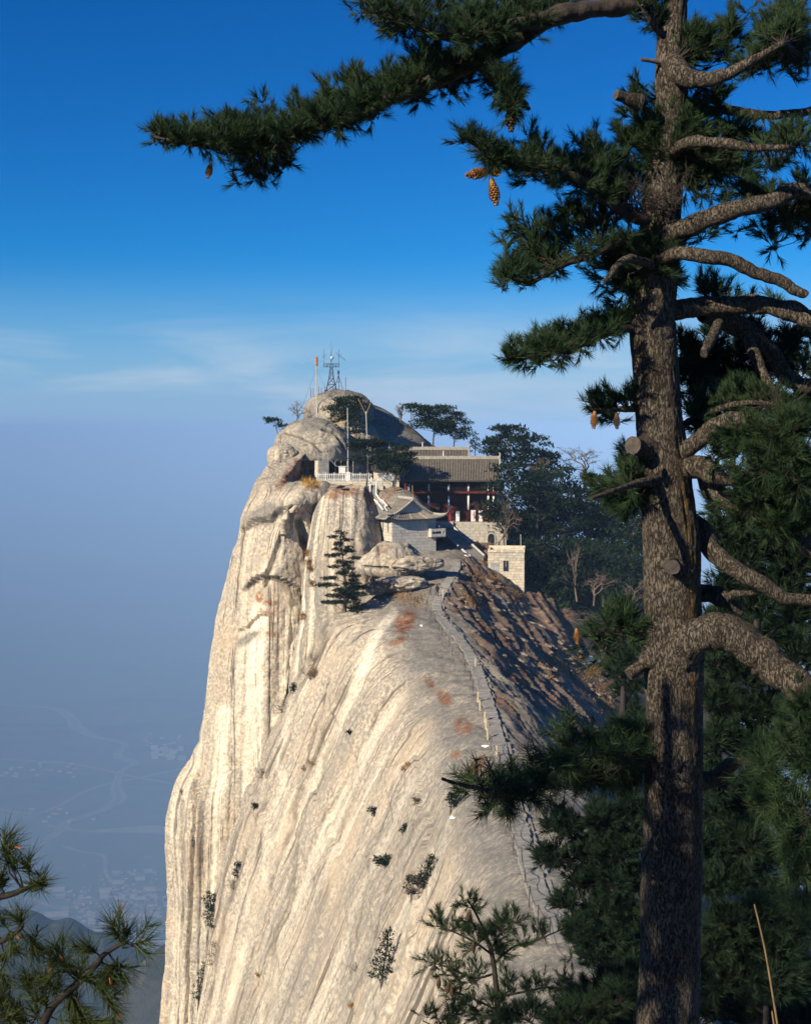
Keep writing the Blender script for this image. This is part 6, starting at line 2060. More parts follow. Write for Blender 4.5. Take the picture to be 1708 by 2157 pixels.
cone(1033, 360, (-1, -.15, -.22), 1.0, CONE_ME, 'orange cone pointing left in the cluster of three')
cone(1036, 355, (.18, -.95, -.35), .95, CONE_ME, 'orange cone pointing at the viewer in the cluster of three')
cone(1036, 380, (.16, -.1, -1), 1.0, CONE_ME, 'orange cone hanging down in the cluster of three')
cone(444, 345, (-.15, -.3, -1), .62, CONE_ME, 'small orange cone hanging under the long left limb', PY - .6)
cone(1252, 868, (-.1, -.2, -1), .66, CONE_ME, 'small brown cone beside the trunk')
cone(1298, 872, (0, -.2, -1), .62, CONE_DK, 'small dark cone beside the trunk')
cone(1077, 222, (-.03, -.1, -1), 1.1, CONE_DK, 'large dark cone hanging in silhouette', PY - .7)
cone(1086, 205, (.6, -.2, -.6), .8, CONE_DK, 'dark cone beside the hanging one', PY - .7)
cone(1214, 1326, (0, -.4, -1), .62, CONE_ME, 'orange cone left of the trunk above the snow patch', PY)


# ------------------------------------------------------------------ near pine on the left, mostly outside the picture
LY = 7.2
lbase = Vector((-4.6, 6.6, -7.2))
lp_tree = thing('pine_tree', lbase, 'near pine whose soft shoots enter at the lower left corner', 'pine tree')
V, F = tube_np(smooth_pts(np.array([(-4.6, 6.6, -7.6), (-4.55, 6.6, -5), (-4.5, 6.6, -2.5), (-4.4, 6.65, 0), (-4.4, 6.7, 2.6)]), 200), np.linspace(.2, .05, 200), 32, .06, 5, fine=.006)
link('trunk', mesh_np('trunk', V, F, BARK), lp_tree)


def free_limb(tree, P3, r0, r1, tuft_at, seed, tl, nn, tw=.0045, mat=None, nmat=NEEDLE_Y, per=4, rad=.22, up=.4, bud=False, spread=1.0):
    """limb through 3D points with tufts round given 3D nodes"""
    P = smooth_pts(np.array(P3), len(P3) * 8)
    rg = np.random.default_rng(seed)
    parts = [tube_np(P, np.linspace(r0, r1, len(P)), 10, .08, seed)]
    PP, DD, A1, B1, A2, B2 = [], [], [], [], [], []
    for c in tuft_at:
        c = np.array(c)
        a = P[np.argmin(((P - c) ** 2).sum(1))]
        A1.append(a); B1.append(c)
        for t in range(per):
            d = unit(rg.normal(size=3) * .6 + unit(c - a + 1e-6) * .9 + np.array([0, 0, up]))
            p = c + d * rad * rg.uniform(.25, 1)
            A2.append(c); B2.append(p)
            PP.append(p); DD.append(d)
    parts += [twigs_np(A1, B1, .007, seed, 2), twigs_np(A2, B2, .004, seed + 1, 1)]
    V, F = join_np(parts)
    o = link('limb', mesh_np('limb', V, F, mat or TWIG), tree)
    V, F = tufts(np.array(PP), np.array(DD), tl, tw, nn, spread, .6, seed + 1)
    nl = link('needles', mesh_np('needles', V, F, nmat or NEEDLE, False), o)
    nl['kind'] = 'stuff'
    if bud:
        b = MB()
        for p, d in list(zip(PP, DD))[::9]:
            MB().tube([Vector(p), Vector(p) + Vector(d) * .035], [.006, .003], 5).build('shoot_bud', BUD, o)
    return o


def LP(u, v, dy=0.0):
    return tuple(at(u, v, LY + dy))


free_limb(lp_tree, [(-4.45, 6.6, -2.9), LP(-160, 1960), LP(-60, 1905), LP(20, 1885), LP(60, 1870), LP(96, 1862)], .03, .008, [LP(10, 1780), LP(15, 1800), LP(30, 1820), LP(60, 1830), LP(5, 1850), LP(80, 1865), LP(95, 1862), LP(-10, 1880)], 201, .14, 40, bud=True, per=3, rad=.1)
free_limb(lp_tree, [(-4.45, 6.6, -3.6), LP(-160, 2040), LP(-60, 1995), LP(10, 1980), LP(50, 1950)], .03, .008, [LP(20, 1960), LP(45, 1945), LP(60, 1970), LP(70, 1990), LP(30, 2000), LP(10, 2010), LP(0, 2050), LP(-10, 1940)], 202, .14, 40, bud=True, per=3, rad=.1, up=.0)
free_limb(lp_tree, [(-4.5, 6.6, -4.3), LP(-80, 2230), LP(60, 2200), LP(110, 2120), LP(160, 2075), LP(205, 2030), LP(220, 2010), LP(262, 1985)], .035, .009,
          [LP(262, 1985), LP(275, 1990), LP(250, 1975), LP(200, 2005), LP(230, 2035), LP(245, 2030), LP(150, 2045), LP(130, 2030), LP(170, 2060), LP(190, 2060), LP(215, 2075), LP(225, 2100), LP(120, 2085), LP(90, 2060), LP(150, 2100), LP(165, 2130), LP(100, 2120), LP(60, 2090), LP(80, 2140), LP(130, 2150), LP(200, 2150), LP(30, 2120), LP(20, 2150), LP(60, 2150), LP(0, 2110), LP(-10, 2150)], 203, .14, 40, bud=True, per=4, rad=.13, up=.15)
rg = np.random.default_rng(77)
for k in range(54):                               # the rest of its crown, outside the frame, which shades the lower trunk
    z = rg.uniform(-5.6, 1.7)
    a = rg.uniform(0, 2 * math.pi)
    L = rg.uniform(.9, 1.9) * (1.0 if z < 0 else .75)
    e = np.array([-4.5 + math.cos(a) * L, 6.6 + math.sin(a) * L, z + .35])
    if e[0] / e[1] > -.34: e[0] = -.40 * e[1]
    m = np.array([-4.5, 6.6, z]) * .5 + e * .5 + np.array([0, 0, .1])
    nodes = [e * t + np.array([-4.5, 6.6, z]) * (1 - t) + rg.normal(size=3) * .14 for t in rg.uniform(.45, 1.05, 9)]
    nodes = [q if q[0] / q[1] < -.32 else np.array([-.36 * q[1], q[1], q[2]]) for q in nodes]
    free_limb(lp_tree, [(-4.5, 6.6, z), tuple(m), tuple(e)], .03, .008, nodes, 700 + k, .16, 22, tw=.022, per=4, rad=.2, spread=1.15)


ADDED_PINE = thing('pine_tree', (-8.6, 13.5, -15.5), 'tall unseen pine added left of the view to shade the lower right', 'pine tree')  # unseen pine, added to cast shade over the lower right
V, F = tube_np(smooth_pts(np.array([(-8.6, 13.5, -16.5), (-8.5, 13.5, -8), (-8.6, 13.6, 0), (-8.5, 13.5, 5.5)]), 120), np.linspace(.28, .06, 120), 16, .06, 9)
link('trunk', mesh_np('trunk', V, F, BARK), ADDED_PINE)
rg = np.random.default_rng(78)
for k in range(30):
    z = -9 + 14 * (k + rg.uniform(0, 1)) / 30
    a = k * 2.4
    L = rg.uniform(1.6, 3.0) * (1 if z < 2 else .6)
    o0 = np.array([-8.55, 13.5, z])
    e = o0 + np.array([math.cos(a) * L, math.sin(a) * L, .5])
    nodes = [o0 + (e - o0) * t + rg.normal(size=3) * .25 for t in rg.uniform(.3, 1.05, 16)]
    nodes = [q if q[0] / q[1] < -.32 else np.array([-.35 * q[1], q[1], q[2]]) for q in nodes]
    free_limb(ADDED_PINE, [tuple(o0), tuple((o0 + e) / 2 + np.array([0, 0, .15])), tuple(e)], .05, .012, nodes, 340 + k, .18, 14, tw=.022, per=4, rad=.3, spread=1.15)

# ------------------------------------------------------------------ smaller pines at middle distance
dens_k = 1.3
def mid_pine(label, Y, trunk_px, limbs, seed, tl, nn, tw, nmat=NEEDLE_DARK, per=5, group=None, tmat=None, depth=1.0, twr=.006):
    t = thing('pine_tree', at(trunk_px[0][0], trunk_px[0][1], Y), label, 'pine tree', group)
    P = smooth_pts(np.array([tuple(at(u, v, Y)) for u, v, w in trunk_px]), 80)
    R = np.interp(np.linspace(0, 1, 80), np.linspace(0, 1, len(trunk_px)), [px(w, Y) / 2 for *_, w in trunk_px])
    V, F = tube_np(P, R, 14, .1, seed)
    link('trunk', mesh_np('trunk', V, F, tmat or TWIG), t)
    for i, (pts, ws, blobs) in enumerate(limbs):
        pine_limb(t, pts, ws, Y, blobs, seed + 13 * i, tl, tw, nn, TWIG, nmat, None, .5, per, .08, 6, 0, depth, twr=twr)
    return t


yp = mid_pine('young pine with cones below the path in the lower middle', 24.0, [(1055, 2260, 16), (1050, 2157, 13), (1042, 2050, 11), (1030, 1990, 9), (1010, 1940, 5), (985, 1895, 3)],
         [([(1040, 2030), (1080, 1995), (1120, 1985), (1180, 1960), (1230, 1950)], [6, 5, 4, 3, 2], [(1100, 1985, 30, 14, 16), (1140, 1975, 30, 16, 18), (1190, 1960, 30, 18, 20), (1225, 1950, 24, 18, 16), (1210, 1985, 24, 16, 14), (1205, 2010, 18, 14, 8)]),
          ([(1035, 2010), (1000, 1985), (960, 1965), (920, 1950)], [6, 5, 4, 2], [(925, 1950, 20, 16, 16), (950, 1965, 20, 18, 16), (985, 1960, 24, 16, 16), (1000, 1990, 28, 20, 20)]),
          ([(1042, 2050), (1000, 2060), (950, 2040), (900, 2025)], [6, 5, 4, 2], [(905, 2030, 22, 14, 14), (935, 2040, 22, 18, 18), (965, 2050, 24, 20, 22), (1000, 2050, 24, 20, 20), (985, 2075, 26, 14, 14)]),
          ([(1035, 2000), (1050, 1970), (1075, 1950)], [5, 4, 3], [(1060, 1950, 22, 22, 26), (1085, 1935, 20, 16, 16), (1030, 1965, 24, 22, 24), (1050, 1990, 30, 20, 26), (1070, 2010, 30, 18, 20)]),
          ([(1015, 1950), (1000, 1920), (985, 1898)], [4, 3, 2], [(982, 1898, 18, 14, 16), (1000, 1925, 18, 14, 10), (1010, 1945, 20, 14, 12)]),
          ([(1047, 2100), (1100, 2090), (1150, 2080), (1190, 2085)], [6, 5, 4, 2], [(1100, 2080, 28, 16, 18), (1140, 2070, 28, 18, 22), (1175, 2075, 24, 16, 16), (1070, 2070, 24, 20, 18)]),
          ([(1050, 2130), (1010, 2110), (960, 2090), (930, 2085)], [6, 5, 4, 2], [(950, 2090, 24, 12, 10), (1000, 2110, 30, 18, 18), (1040, 2100, 30, 20, 24), (960, 2125, 30, 16, 16), (1010, 2140, 40, 20, 26), (1060, 2140, 40, 26, 34)])],
         401, .16, 34, .008, NEEDLE, 4)
for k, (u, v, d) in enumerate([(925, 2060, (-.1, 0, -1)), (945, 2072, (-.2, 0, -1)), (950, 2078, (.1, 0, -1)), (990, 1918, (-.3, 0, -1)), (997, 1985, (0, 0, -1))]):
    o = link('cone', CONE_DK, yp, None, Matrix.Translation(at(u, v, 23.8)) @ Vector((0, 0, -1)).rotation_difference(Vector(d).normalized()).to_matrix().to_4x4() @ Matrix.Scale(.9, 4))
# low pines along the bottom edge
mid_pine('low dark pine along the bottom edge right of the young pine', 21.0, [(1180, 2330, 14), (1190, 2200, 9), (1195, 2120, 4)],
         [([(1185, 2230), (1140, 2170), (1090, 2140)], [7, 5, 3], [(1100, 2140, 50, 26, 40), (1150, 2130, 50, 26, 40), (1060, 2150, 40, 20, 26)]),
          ([(1190, 2180), (1240, 2130), (1300, 2110)], [7, 5, 3], [(1210, 2120, 46, 24, 36), (1270, 2105, 46, 26, 38), (1320, 2090, 40, 30, 34), (1250, 2150, 60, 26, 40)])], 421, .16, 34, .008)
mid_pine('low pine branch spreading along the bottom edge left of the young pine', 22.0, [(960, 2330, 12), (950, 2230, 8), (930, 2160, 4)],
         [([(950, 2230), (920, 2170), (890, 2150)], [6, 4, 2], [(890, 2145, 20, 12, 8), (930, 2145, 30, 14, 14), (970, 2130, 36, 20, 20), (1010, 2150, 40, 20, 22)])], 431, .16, 34, .008, NEEDLE)
# dense pines on the lee slope, left and right of the trunk
dens_k = 3.5
PB = 34.0


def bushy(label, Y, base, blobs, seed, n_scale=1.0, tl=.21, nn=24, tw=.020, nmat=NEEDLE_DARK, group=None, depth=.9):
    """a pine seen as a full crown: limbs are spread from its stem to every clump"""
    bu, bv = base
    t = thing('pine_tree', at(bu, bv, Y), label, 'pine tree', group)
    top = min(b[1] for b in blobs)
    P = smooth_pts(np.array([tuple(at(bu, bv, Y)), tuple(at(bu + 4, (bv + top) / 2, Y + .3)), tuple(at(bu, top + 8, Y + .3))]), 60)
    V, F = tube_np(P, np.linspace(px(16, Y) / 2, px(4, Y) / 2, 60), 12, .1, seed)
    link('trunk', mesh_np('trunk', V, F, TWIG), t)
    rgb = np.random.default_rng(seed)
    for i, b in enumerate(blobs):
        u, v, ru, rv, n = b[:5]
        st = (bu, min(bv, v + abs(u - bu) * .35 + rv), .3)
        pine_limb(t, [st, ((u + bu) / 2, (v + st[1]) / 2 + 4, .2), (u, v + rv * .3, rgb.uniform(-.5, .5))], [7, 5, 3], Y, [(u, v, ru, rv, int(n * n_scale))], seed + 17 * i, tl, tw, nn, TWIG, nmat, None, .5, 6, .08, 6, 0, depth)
    return t


bushy('bushy pine between the ridge path and the great trunk', PB, (1310, 2080),
      [(1165, 1730, 36, 22, 30), (1150, 1800, 30, 20, 20), (1190, 1900, 34, 24, 30), (1220, 1960, 36, 26, 34), (1240, 2010, 40, 26, 34), (1200, 1740, 44, 30, 46), (1260, 1720, 50, 36, 60), (1330, 1700, 50, 40, 60), (1180, 1800, 36, 24, 34), (1240, 1790, 54, 40, 80), (1310, 1780, 54, 44, 90), (1220, 1850, 40, 28, 44), (1290, 1850, 54, 40, 84), (1340, 1850, 36, 44, 54),
       (1260, 1910, 44, 34, 60), (1320, 1920, 50, 40, 76), (1280, 1970, 50, 36, 66), (1335, 1990, 44, 40, 60), (1300, 2030, 50, 28, 46)], 501)
bushy('pine crown just right of the great trunk, lower part of the picture', 30.0, (1560, 2110),
      [(1510, 1700, 40, 40, 50), (1570, 1690, 50, 40, 60), (1620, 1720, 40, 40, 46), (1500, 1780, 36, 44, 60), (1560, 1770, 54, 44, 90), (1610, 1800, 44, 44, 70), (1500, 1860, 36, 40, 50), (1560, 1850, 50, 36, 66), (1620, 1880, 40, 36, 50)], 531)
bushy('low spreading pine at the lower right, nearest the frame edge', 24.0, (1610, 2200),
      [(1510, 2000, 40, 34, 50), (1570, 1980, 50, 30, 54), (1640, 1990, 50, 36, 60), (1500, 2060, 40, 36, 50), (1560, 2050, 50, 36, 66), (1630, 2060, 50, 40, 70), (1690, 2050, 40, 44, 60), (1690, 1950, 36, 30, 34), (1530, 1940, 40, 22, 30), (1610, 1930, 40, 20, 26)], 561)
bushy('shaded pine crown behind the bare limbs right of the trunk', 26.0, (1590, 1420),
      [(1510, 1060, 26, 24, 20), (1520, 1120, 26, 30, 30), (1560, 1120, 40, 30, 44), (1610, 1150, 44, 34, 54), (1670, 1190, 46, 44, 64), (1560, 1180, 44, 30, 40), (1530, 1230, 36, 24, 26), (1640, 1230, 50, 36, 54), (1690, 1280, 40, 40, 50), (1590, 1270, 40, 26, 34), (1690, 1120, 40, 40, 40)], 591)
bushy('dark pine thicket below the thick arching limb', 29.0, (1600, 1720),
      [(1510, 1310, 36, 30, 40), (1570, 1330, 50, 30, 54), (1640, 1330, 50, 40, 60), (1690, 1370, 40, 50, 60), (1510, 1390, 36, 40, 50), (1560, 1420, 50, 36, 60), (1510, 1470, 40, 40, 60), (1570, 1490, 50, 40, 70), (1630, 1500, 50, 40, 60), (1510, 1560, 40, 44, 60), (1580, 1570, 50, 44, 70), (1650, 1560, 40, 40, 50), (1510, 1640, 40, 36, 50), (1590, 1650, 40, 36, 50)], 621)
bushy('dark pine filling the gap right of the trunk behind the bare limbs', 40.0, (1600, 1420),
      [(1530, 990, 40, 26, 24), (1600, 1000, 50, 40, 50), (1670, 1010, 50, 50, 60), (1560, 1060, 40, 40, 40), (1640, 1090, 60, 44, 70), (1560, 1150, 50, 40, 50), (1660, 1180, 60, 50, 70), (1580, 1220, 60, 40, 60), (1680, 1260, 50, 50, 60), (1540, 1290, 50, 40, 50), (1620, 1310, 60, 40, 60), (1690, 1340, 40, 40, 40)], 681, tl=.19, tw=.016)
bushy('dark pine closing the view low behind the great trunk', 38.0, (1440, 2150),
      [(1360, 1760, 40, 40, 40), (1440, 1750, 40, 40, 20), (1500, 1740, 40, 40, 40), (1350, 1850, 40, 50, 50), (1500, 1850, 40, 50, 50), (1340, 1950, 50, 50, 60), (1500, 1960, 50, 50, 60), (1560, 1930, 50, 40, 50), (1360, 2050, 50, 40, 50), (1480, 2060, 50, 40, 50), (1620, 1900, 50, 40, 50), (1690, 1900, 40, 50, 50)], 711, tl=.18, tw=.015)
bushy('low dark pine at the bottom between the young pine and the trunk', 26.0, (1290, 2330),
      [(1230, 2100, 50, 30, 44), (1300, 2080, 50, 36, 60), (1350, 2060, 40, 40, 40), (1200, 2150, 50, 26, 40), (1280, 2150, 60, 30, 60), (1340, 2130, 40, 36, 40), (1480, 2110, 40, 40, 40), (1540, 2120, 50, 40, 50), (1620, 2130, 60, 40, 60), (1690, 2130, 40, 40, 40)], 741)
bushy('pine on the lee slope under the foreground branch', 75.0, (1330, 1760),
      [(1330, 1520, 30, 26, 30), (1300, 1560, 40, 26, 40), (1340, 1600, 30, 30, 40), (1290, 1640, 40, 26, 40), (1330, 1680, 40, 30, 44), (1260, 1690, 36, 22, 30)], 771, tl=.24, tw=.026, nn=20)
bushy('tall dark pine behind the right hand limbs, upper part', 36.0, (1590, 1400),
      [(1500, 700, 40, 30, 24), (1560, 720, 40, 30, 30), (1640, 740, 50, 40, 40), (1690, 760, 40, 50, 40), (1480, 790, 40, 40, 34), (1540, 830, 50, 40, 44), (1610, 840, 50, 40, 44), (1690, 850, 40, 40, 36), (1500, 900, 40, 36, 34), (1570, 930, 50, 40, 44), (1650, 950, 60, 40, 50), (1600, 1040, 60, 40, 50), (1690, 1060, 40, 40, 40)], 801, tl=.18, tw=.016, nn=20)
bushy('dark pines closing the lee slope beside the trunk, beyond the snow patch', 95.0, (1320, 1620),
      [(1300, 1300, 40, 22, 30), (1340, 1320, 36, 26, 30), (1280, 1345, 36, 18, 26), (1330, 1370, 40, 24, 34), (1300, 1400, 36, 20, 30), (1345, 1430, 30, 30, 34), (1310, 1450, 34, 22, 30), (1340, 1500, 36, 28, 36), (1300, 1520, 34, 22, 30), (1340, 1560, 36, 28, 36)], 831, tl=.34, tw=.045, nn=16)
bushy('pine above the snow patch left of the trunk', 60.0, (1310, 1520),
      [(1290, 1300, 40, 16, 40), (1320, 1330, 30, 22, 40), (1270, 1360, 36, 20, 40), (1320, 1380, 34, 26, 50), (1290, 1410, 40, 22, 44), (1335, 1440, 26, 30, 40), (1340, 1490, 20, 24, 30)], 651, tl=.2, tw=.02, nn=20)


# ------------------------------------------------------------------ far trees
def clump_cloud(pads, size, dens, seed, asp=.34):
    """small slim leaf triangles filling flattened pads; pads rows: x y z rx ry rz"""
    rg = np.random.default_rng(seed)
    Vs = []
    for (x, y, z, rx, ry, rz) in pads:
        n = int(dens * (rx * ry + rx * rz + ry * rz) / (size * size))
        q = unit(rg.normal(size=(n, 3))) * rg.uniform(.0, 1, (n, 1)) ** .45
        c = np.array([x, y, z]) + q * np.array([rx, ry, rz])
        d = unit(q * .7 + rg.normal(size=(n, 3)) * .7 + np.array([0, 0, .35]))
        s = unit(np.cross(d, rg.normal(size=(n, 3))))
        L = size * rg.uniform(.7, 1.4, (n, 1))
        Vs.append(np.stack([c - s * L * asp, c + s * L * asp, c + d * L * 1.3], 1).reshape(-1, 3))
    V = np.concatenate(Vs)
    return V, np.arange(len(V)).reshape(-1, 3)


def far_pine(label, base, H, W, seed, style='layered', lean=0.0, size=.30, dens=1.6, mat=None, group=None, name='pine_tree', bare=.3, flat=.28, npad=None, ry=1.0):
    base = Vector(base)
    t = thing(name, base, label, 'pine tree', group)
    rg = np.random.default_rng(seed)
    b = np.array(base)
    n = 9
    zs = np.linspace(0, 1, n)
    P = b + np.stack([lean * H * zs ** 1.3 + .03 * H * np.sin(zs * 5 + seed) * zs, .02 * H * np.sin(zs * 4 + 2 * seed) * zs, H * .97 * zs], -1)
    P[0, 2] -= .6
    R = np.interp(zs, [0, 1], [max(.09, H * .024), .03])
    parts = [tube_np(smooth_pts(P, 24), np.interp(np.linspace(0, 1, 24), zs, R), 7, .1, seed)]
    pads = []
    npad = npad or int(10 + H * 1.3)
    for i in range(npad):
        if style == 'umbrella':
            h = 1 - (1 - bare) * rg.uniform(0, 1) ** 1.6
            rad = W / 2 * (.35 + .65 * math.sin(min(1, (1.04 - h) / .5 + .25) * math.pi / 2))
        else:
            h = bare + (1 - bare) * (i + rg.uniform(.2, .8)) / npad
            rad = W / 2 * (1.08 - .75 * (h - bare) / (1 - bare)) * rg.uniform(.6, 1.1)
        a = i * 2.4 + rg.uniform(-.5, .5)
        c0 = np.array([np.interp(h, zs, P[:, k]) for k in range(3)])
        k = rg.uniform(.35, .8)
        c = c0 + np.array([math.cos(a) * rad * k, math.sin(a) * rad * k * ry, rad * .08])
        pr = rad * rg.uniform(.26, .5) + .15
        pads.append((c[0], c[1], c[2], pr, pr * ry, max(.22, pr * flat)))
        parts.append(twig(c0 - np.array([0, 0, rad * .15]), c, max(.03, H * .006), rg, 4))
    V, F = join_np(parts)
    link('trunk', mesh_np('trunk', V, F, FARBARK), t)
    V, F = clump_cloud(pads, size, dens, seed + 1)
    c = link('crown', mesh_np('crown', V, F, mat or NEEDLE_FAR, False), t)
    return t


def bare_tree(label, base, H, W, seed, name='bare_tree', mat=None, cat='bare tree', levels=5, r0=None, group=None, spread=.55, nb=3):
    base = Vector(base)
    rg = np.random.default_rng(seed)
    mb_parts = []

    def grow(p, d, L, r, lv):
        e = p + d * L
        m = (p + e) / 2 + rg.normal(size=3) * L * .07
        mb_parts.append(tube_np(np.stack([p, m, e]), np.array([r, r * .85, r * .7]), 4 if lv < 3 else 6))
        if lv == 0: return
        for k in range(nb if lv < levels else nb + 1):
            nd_ = unit(d + rg.normal(size=3) * spread * np.array([W / H * 1.3, W / H * 1.3, .8]) + np.array([0, 0, .12]))
            grow(p + (e - p) * rg.uniform(.6, 1), nd_, L * rg.uniform(.55, .85), r * .6, lv - 1)
    grow(np.array(base) - np.array([0, 0, .3]), unit(np.array([rg.normal() * .1, 0, 1.0])), H * .32, r0 or H * .022, levels)
    V, F = join_np(mb_parts)
    V[:, 2] = np.maximum(V[:, 2], base.z - .4)
    # scale to the wanted height and width
    z0 = base.z
    V[:, 2] = z0 + (V[:, 2] - z0) * (H / max(.1, (V[:, 2] - z0).max()))
    hw = max(.1, np.percentile(np.abs(V[:, 0] - base.x), 98))
    V[:, 0] = base.x + (V[:, 0] - base.x) * (W / 2 / hw)
    V[:, 1] = base.y + (V[:, 1] - base.y) * (W / 2 / hw)
    o = link(name, mesh_np(name, V, F, mat or DRYTWIG))
    return tag(o, label, cat, group)


def on(u, v):
    p, n = hit(u, v)
    return p if p is not None else at(u, v, 240)


# on the summit and by the terrace
far_pine('small wind bent pine at the far left of the summit rocks', at(592, 942, 256), 5.2, 5.4, 1001, 'umbrella', -.25, .26, 2.2, bare=.45, npad=13)
bare_tree('leafless dead tree on the skyline left of the summit boulder', at(628, 892, 262), 4.6, 3.6, 1002, levels=4, spread=.75)
far_pine('spreading pine in front of the summit boulder', at(728, 912, 258), 6.4, 8.0, 1003, 'umbrella', .05, .28, 2.4, bare=.35, npad=26)
far_pine('thin pine at the left edge of the summit pine', at(698, 905, 257), 5.0, 2.6, 1004, 'layered', 0, .26, 1.6, bare=.3, npad=10)
far_pine('low pine clump below the summit pine, by the masts', at(752, 925, 250), 3.0, 5.6, 1005, 'umbrella', 0, .26, 2.4, bare=.3, npad=12)
far_pine('dark pine growing through the terrace edge beside the stair railings', at(771, 1036, 238), 8.6, 8.8, 1006, 'umbrella', .09, .28, 3.2, bare=.52, npad=32)
far_pine('second terrace pine hanging over the gatehouse roof', at(832, 1030, 235), 7.0, 7.4, 1007, 'umbrella', .08, .28, 3.2, bare=.3, npad=34)
far_pine('slender pine with a bare stem on the skyline behind the rear hall', at(868, 918, 272), 6.0, 6.0, 1008, 'umbrella', -.05, .28, 2.2, bare=.6, npad=14)
bare_tree('dead branched tree left of the slender skyline pine', at(842, 905, 272), 5.0, 3.4, 1009, levels=4)
far_pine('broad umbrella pine on the skyline behind the halls', at(912, 948, 272), 8.2, 9.6, 1010, 'umbrella', .05, .30, 2.8, bare=.4, npad=30)
far_pine('umbrella pine right of the broad skyline pine', at(955, 955, 270), 7.6, 7.0, 1011, 'umbrella', .05, .30, 2.8, bare=.35, npad=24)
far_pine('small pointed pine right of the rear hall roof', at(1000, 960, 264), 4.6, 4.2, 1012, 'layered', 0, .28, 2.6, bare=.1)
# the wood to the right of the hall
WOOD = [(1075, 1010, 258, 9.5, 9.5, 'umbrella', 'dome crowned pine just right of the red hall roof'), (1045, 1000, 262, 7.0, 6.5, 'umbrella', 'pine touching the right gable of the red hall'),
        (1120, 1030, 258, 9.5, 8.5, 'umbrella', 'dark pine on the skyline second right of the hall'), (1150, 1030, 262, 6.5, 7.0, 'umbrella', 'low skyline pine left of the leafless round tree'),
        (1068, 1130, 236, 12.0, 10.5, 'umbrella', 'big dark pine hanging over the right end of the hall'), (1130, 1165, 238, 13.0, 11.0, 'umbrella', 'tall pine behind the stone hut with a forked trunk'),
        (1185, 1180, 240, 12.0, 11.0, 'umbrella', 'broad pine in the middle of the dark wood'), (1235, 1190, 244, 11.5, 11.0, 'umbrella', 'broad pine of the dark wood below the leafless round tree'),
        (1290, 1190, 244, 11.5, 11.0, 'umbrella', 'broad pine of the dark wood nearest the great trunk'), (1335, 1200, 240, 12.0, 10.0, 'umbrella', 'pine of the dark wood behind the trunk edge'),
        (1130, 1235, 231, 7.5, 7.0, 'umbrella', 'low pine directly behind the right wall of the hut'), (1215, 1262, 232, 9.5, 9.5, 'umbrella', 'shaded pine with a pale bare stem right of the hut'),
        (1270, 1270, 230, 9.0, 10.0, 'umbrella', 'shaded pine at the foot of the dark wood'), (1325, 1290, 226, 9.5, 9.5, 'umbrella', 'lowest shaded pine of the dark wood beside the trunk'),
        (1165, 1115, 252, 11, 10, 'umbrella', 'pine filling the upper middle of the dark wood'), (1260, 1120, 256, 10, 11, 'umbrella', 'pine filling the upper right of the dark wood'), (1320, 1110, 256, 10, 11, 'umbrella', 'upper pine of the dark wood beside the trunk'),
        (1400, 1200, 250, 12, 12, 'umbrella', 'pine of the wood hidden mostly by the great trunk')]
for i, (u, v, Y, H, W, s, lab) in enumerate(WOOD):
    far_pine(lab, at(u, v, Y), H, W, 1100 + i, s, 0, .46, 1.7, bare=.15, npad=44, group='pines of the dark wood')
for i, (u, v, Y, H, W, lab) in enumerate([(1228, 1010, 262, 6.6, 8.4, 'round leafless tree on the skyline left of the great trunk'), (1140, 1010, 254, 4.0, 5.0, 'small leafless crown among the skyline pines'),
                                          (1062, 1150, 231, 8.0, 6.0, 'leafless brown tree in front of the right end of the hall'), (1215, 1262, 224, 8.5, 4.5, 'pale leafless tree in the shaded wood'),
                                          (1250, 1270, 222, 5.0, 7.0, 'twiggy leafless bush tree in the shaded wood'), (1330, 1300, 215, 5.5, 5.0, 'pale leafless sapling beside the great trunk')]):
    bare_tree(lab, at(u, v, Y), H, W, 1200 + i, levels=5 if i in (0, 2) else 4, nb=3)

rq = random.Random(5)
for i in range(22):
    u = rq.uniform(1090, 1400)
    v = rq.uniform(1120, 1300)
    Y = 262 - (v - 1100) * .16
    far_pine('dark pine deep in the shaded wood right of the hall', at(u, v, Y), rq.uniform(6, 10), rq.uniform(8, 11), 1250 + i, 'umbrella', 0, .52, 1.6, bare=.05, npad=34, group='pines deep in the shaded wood')

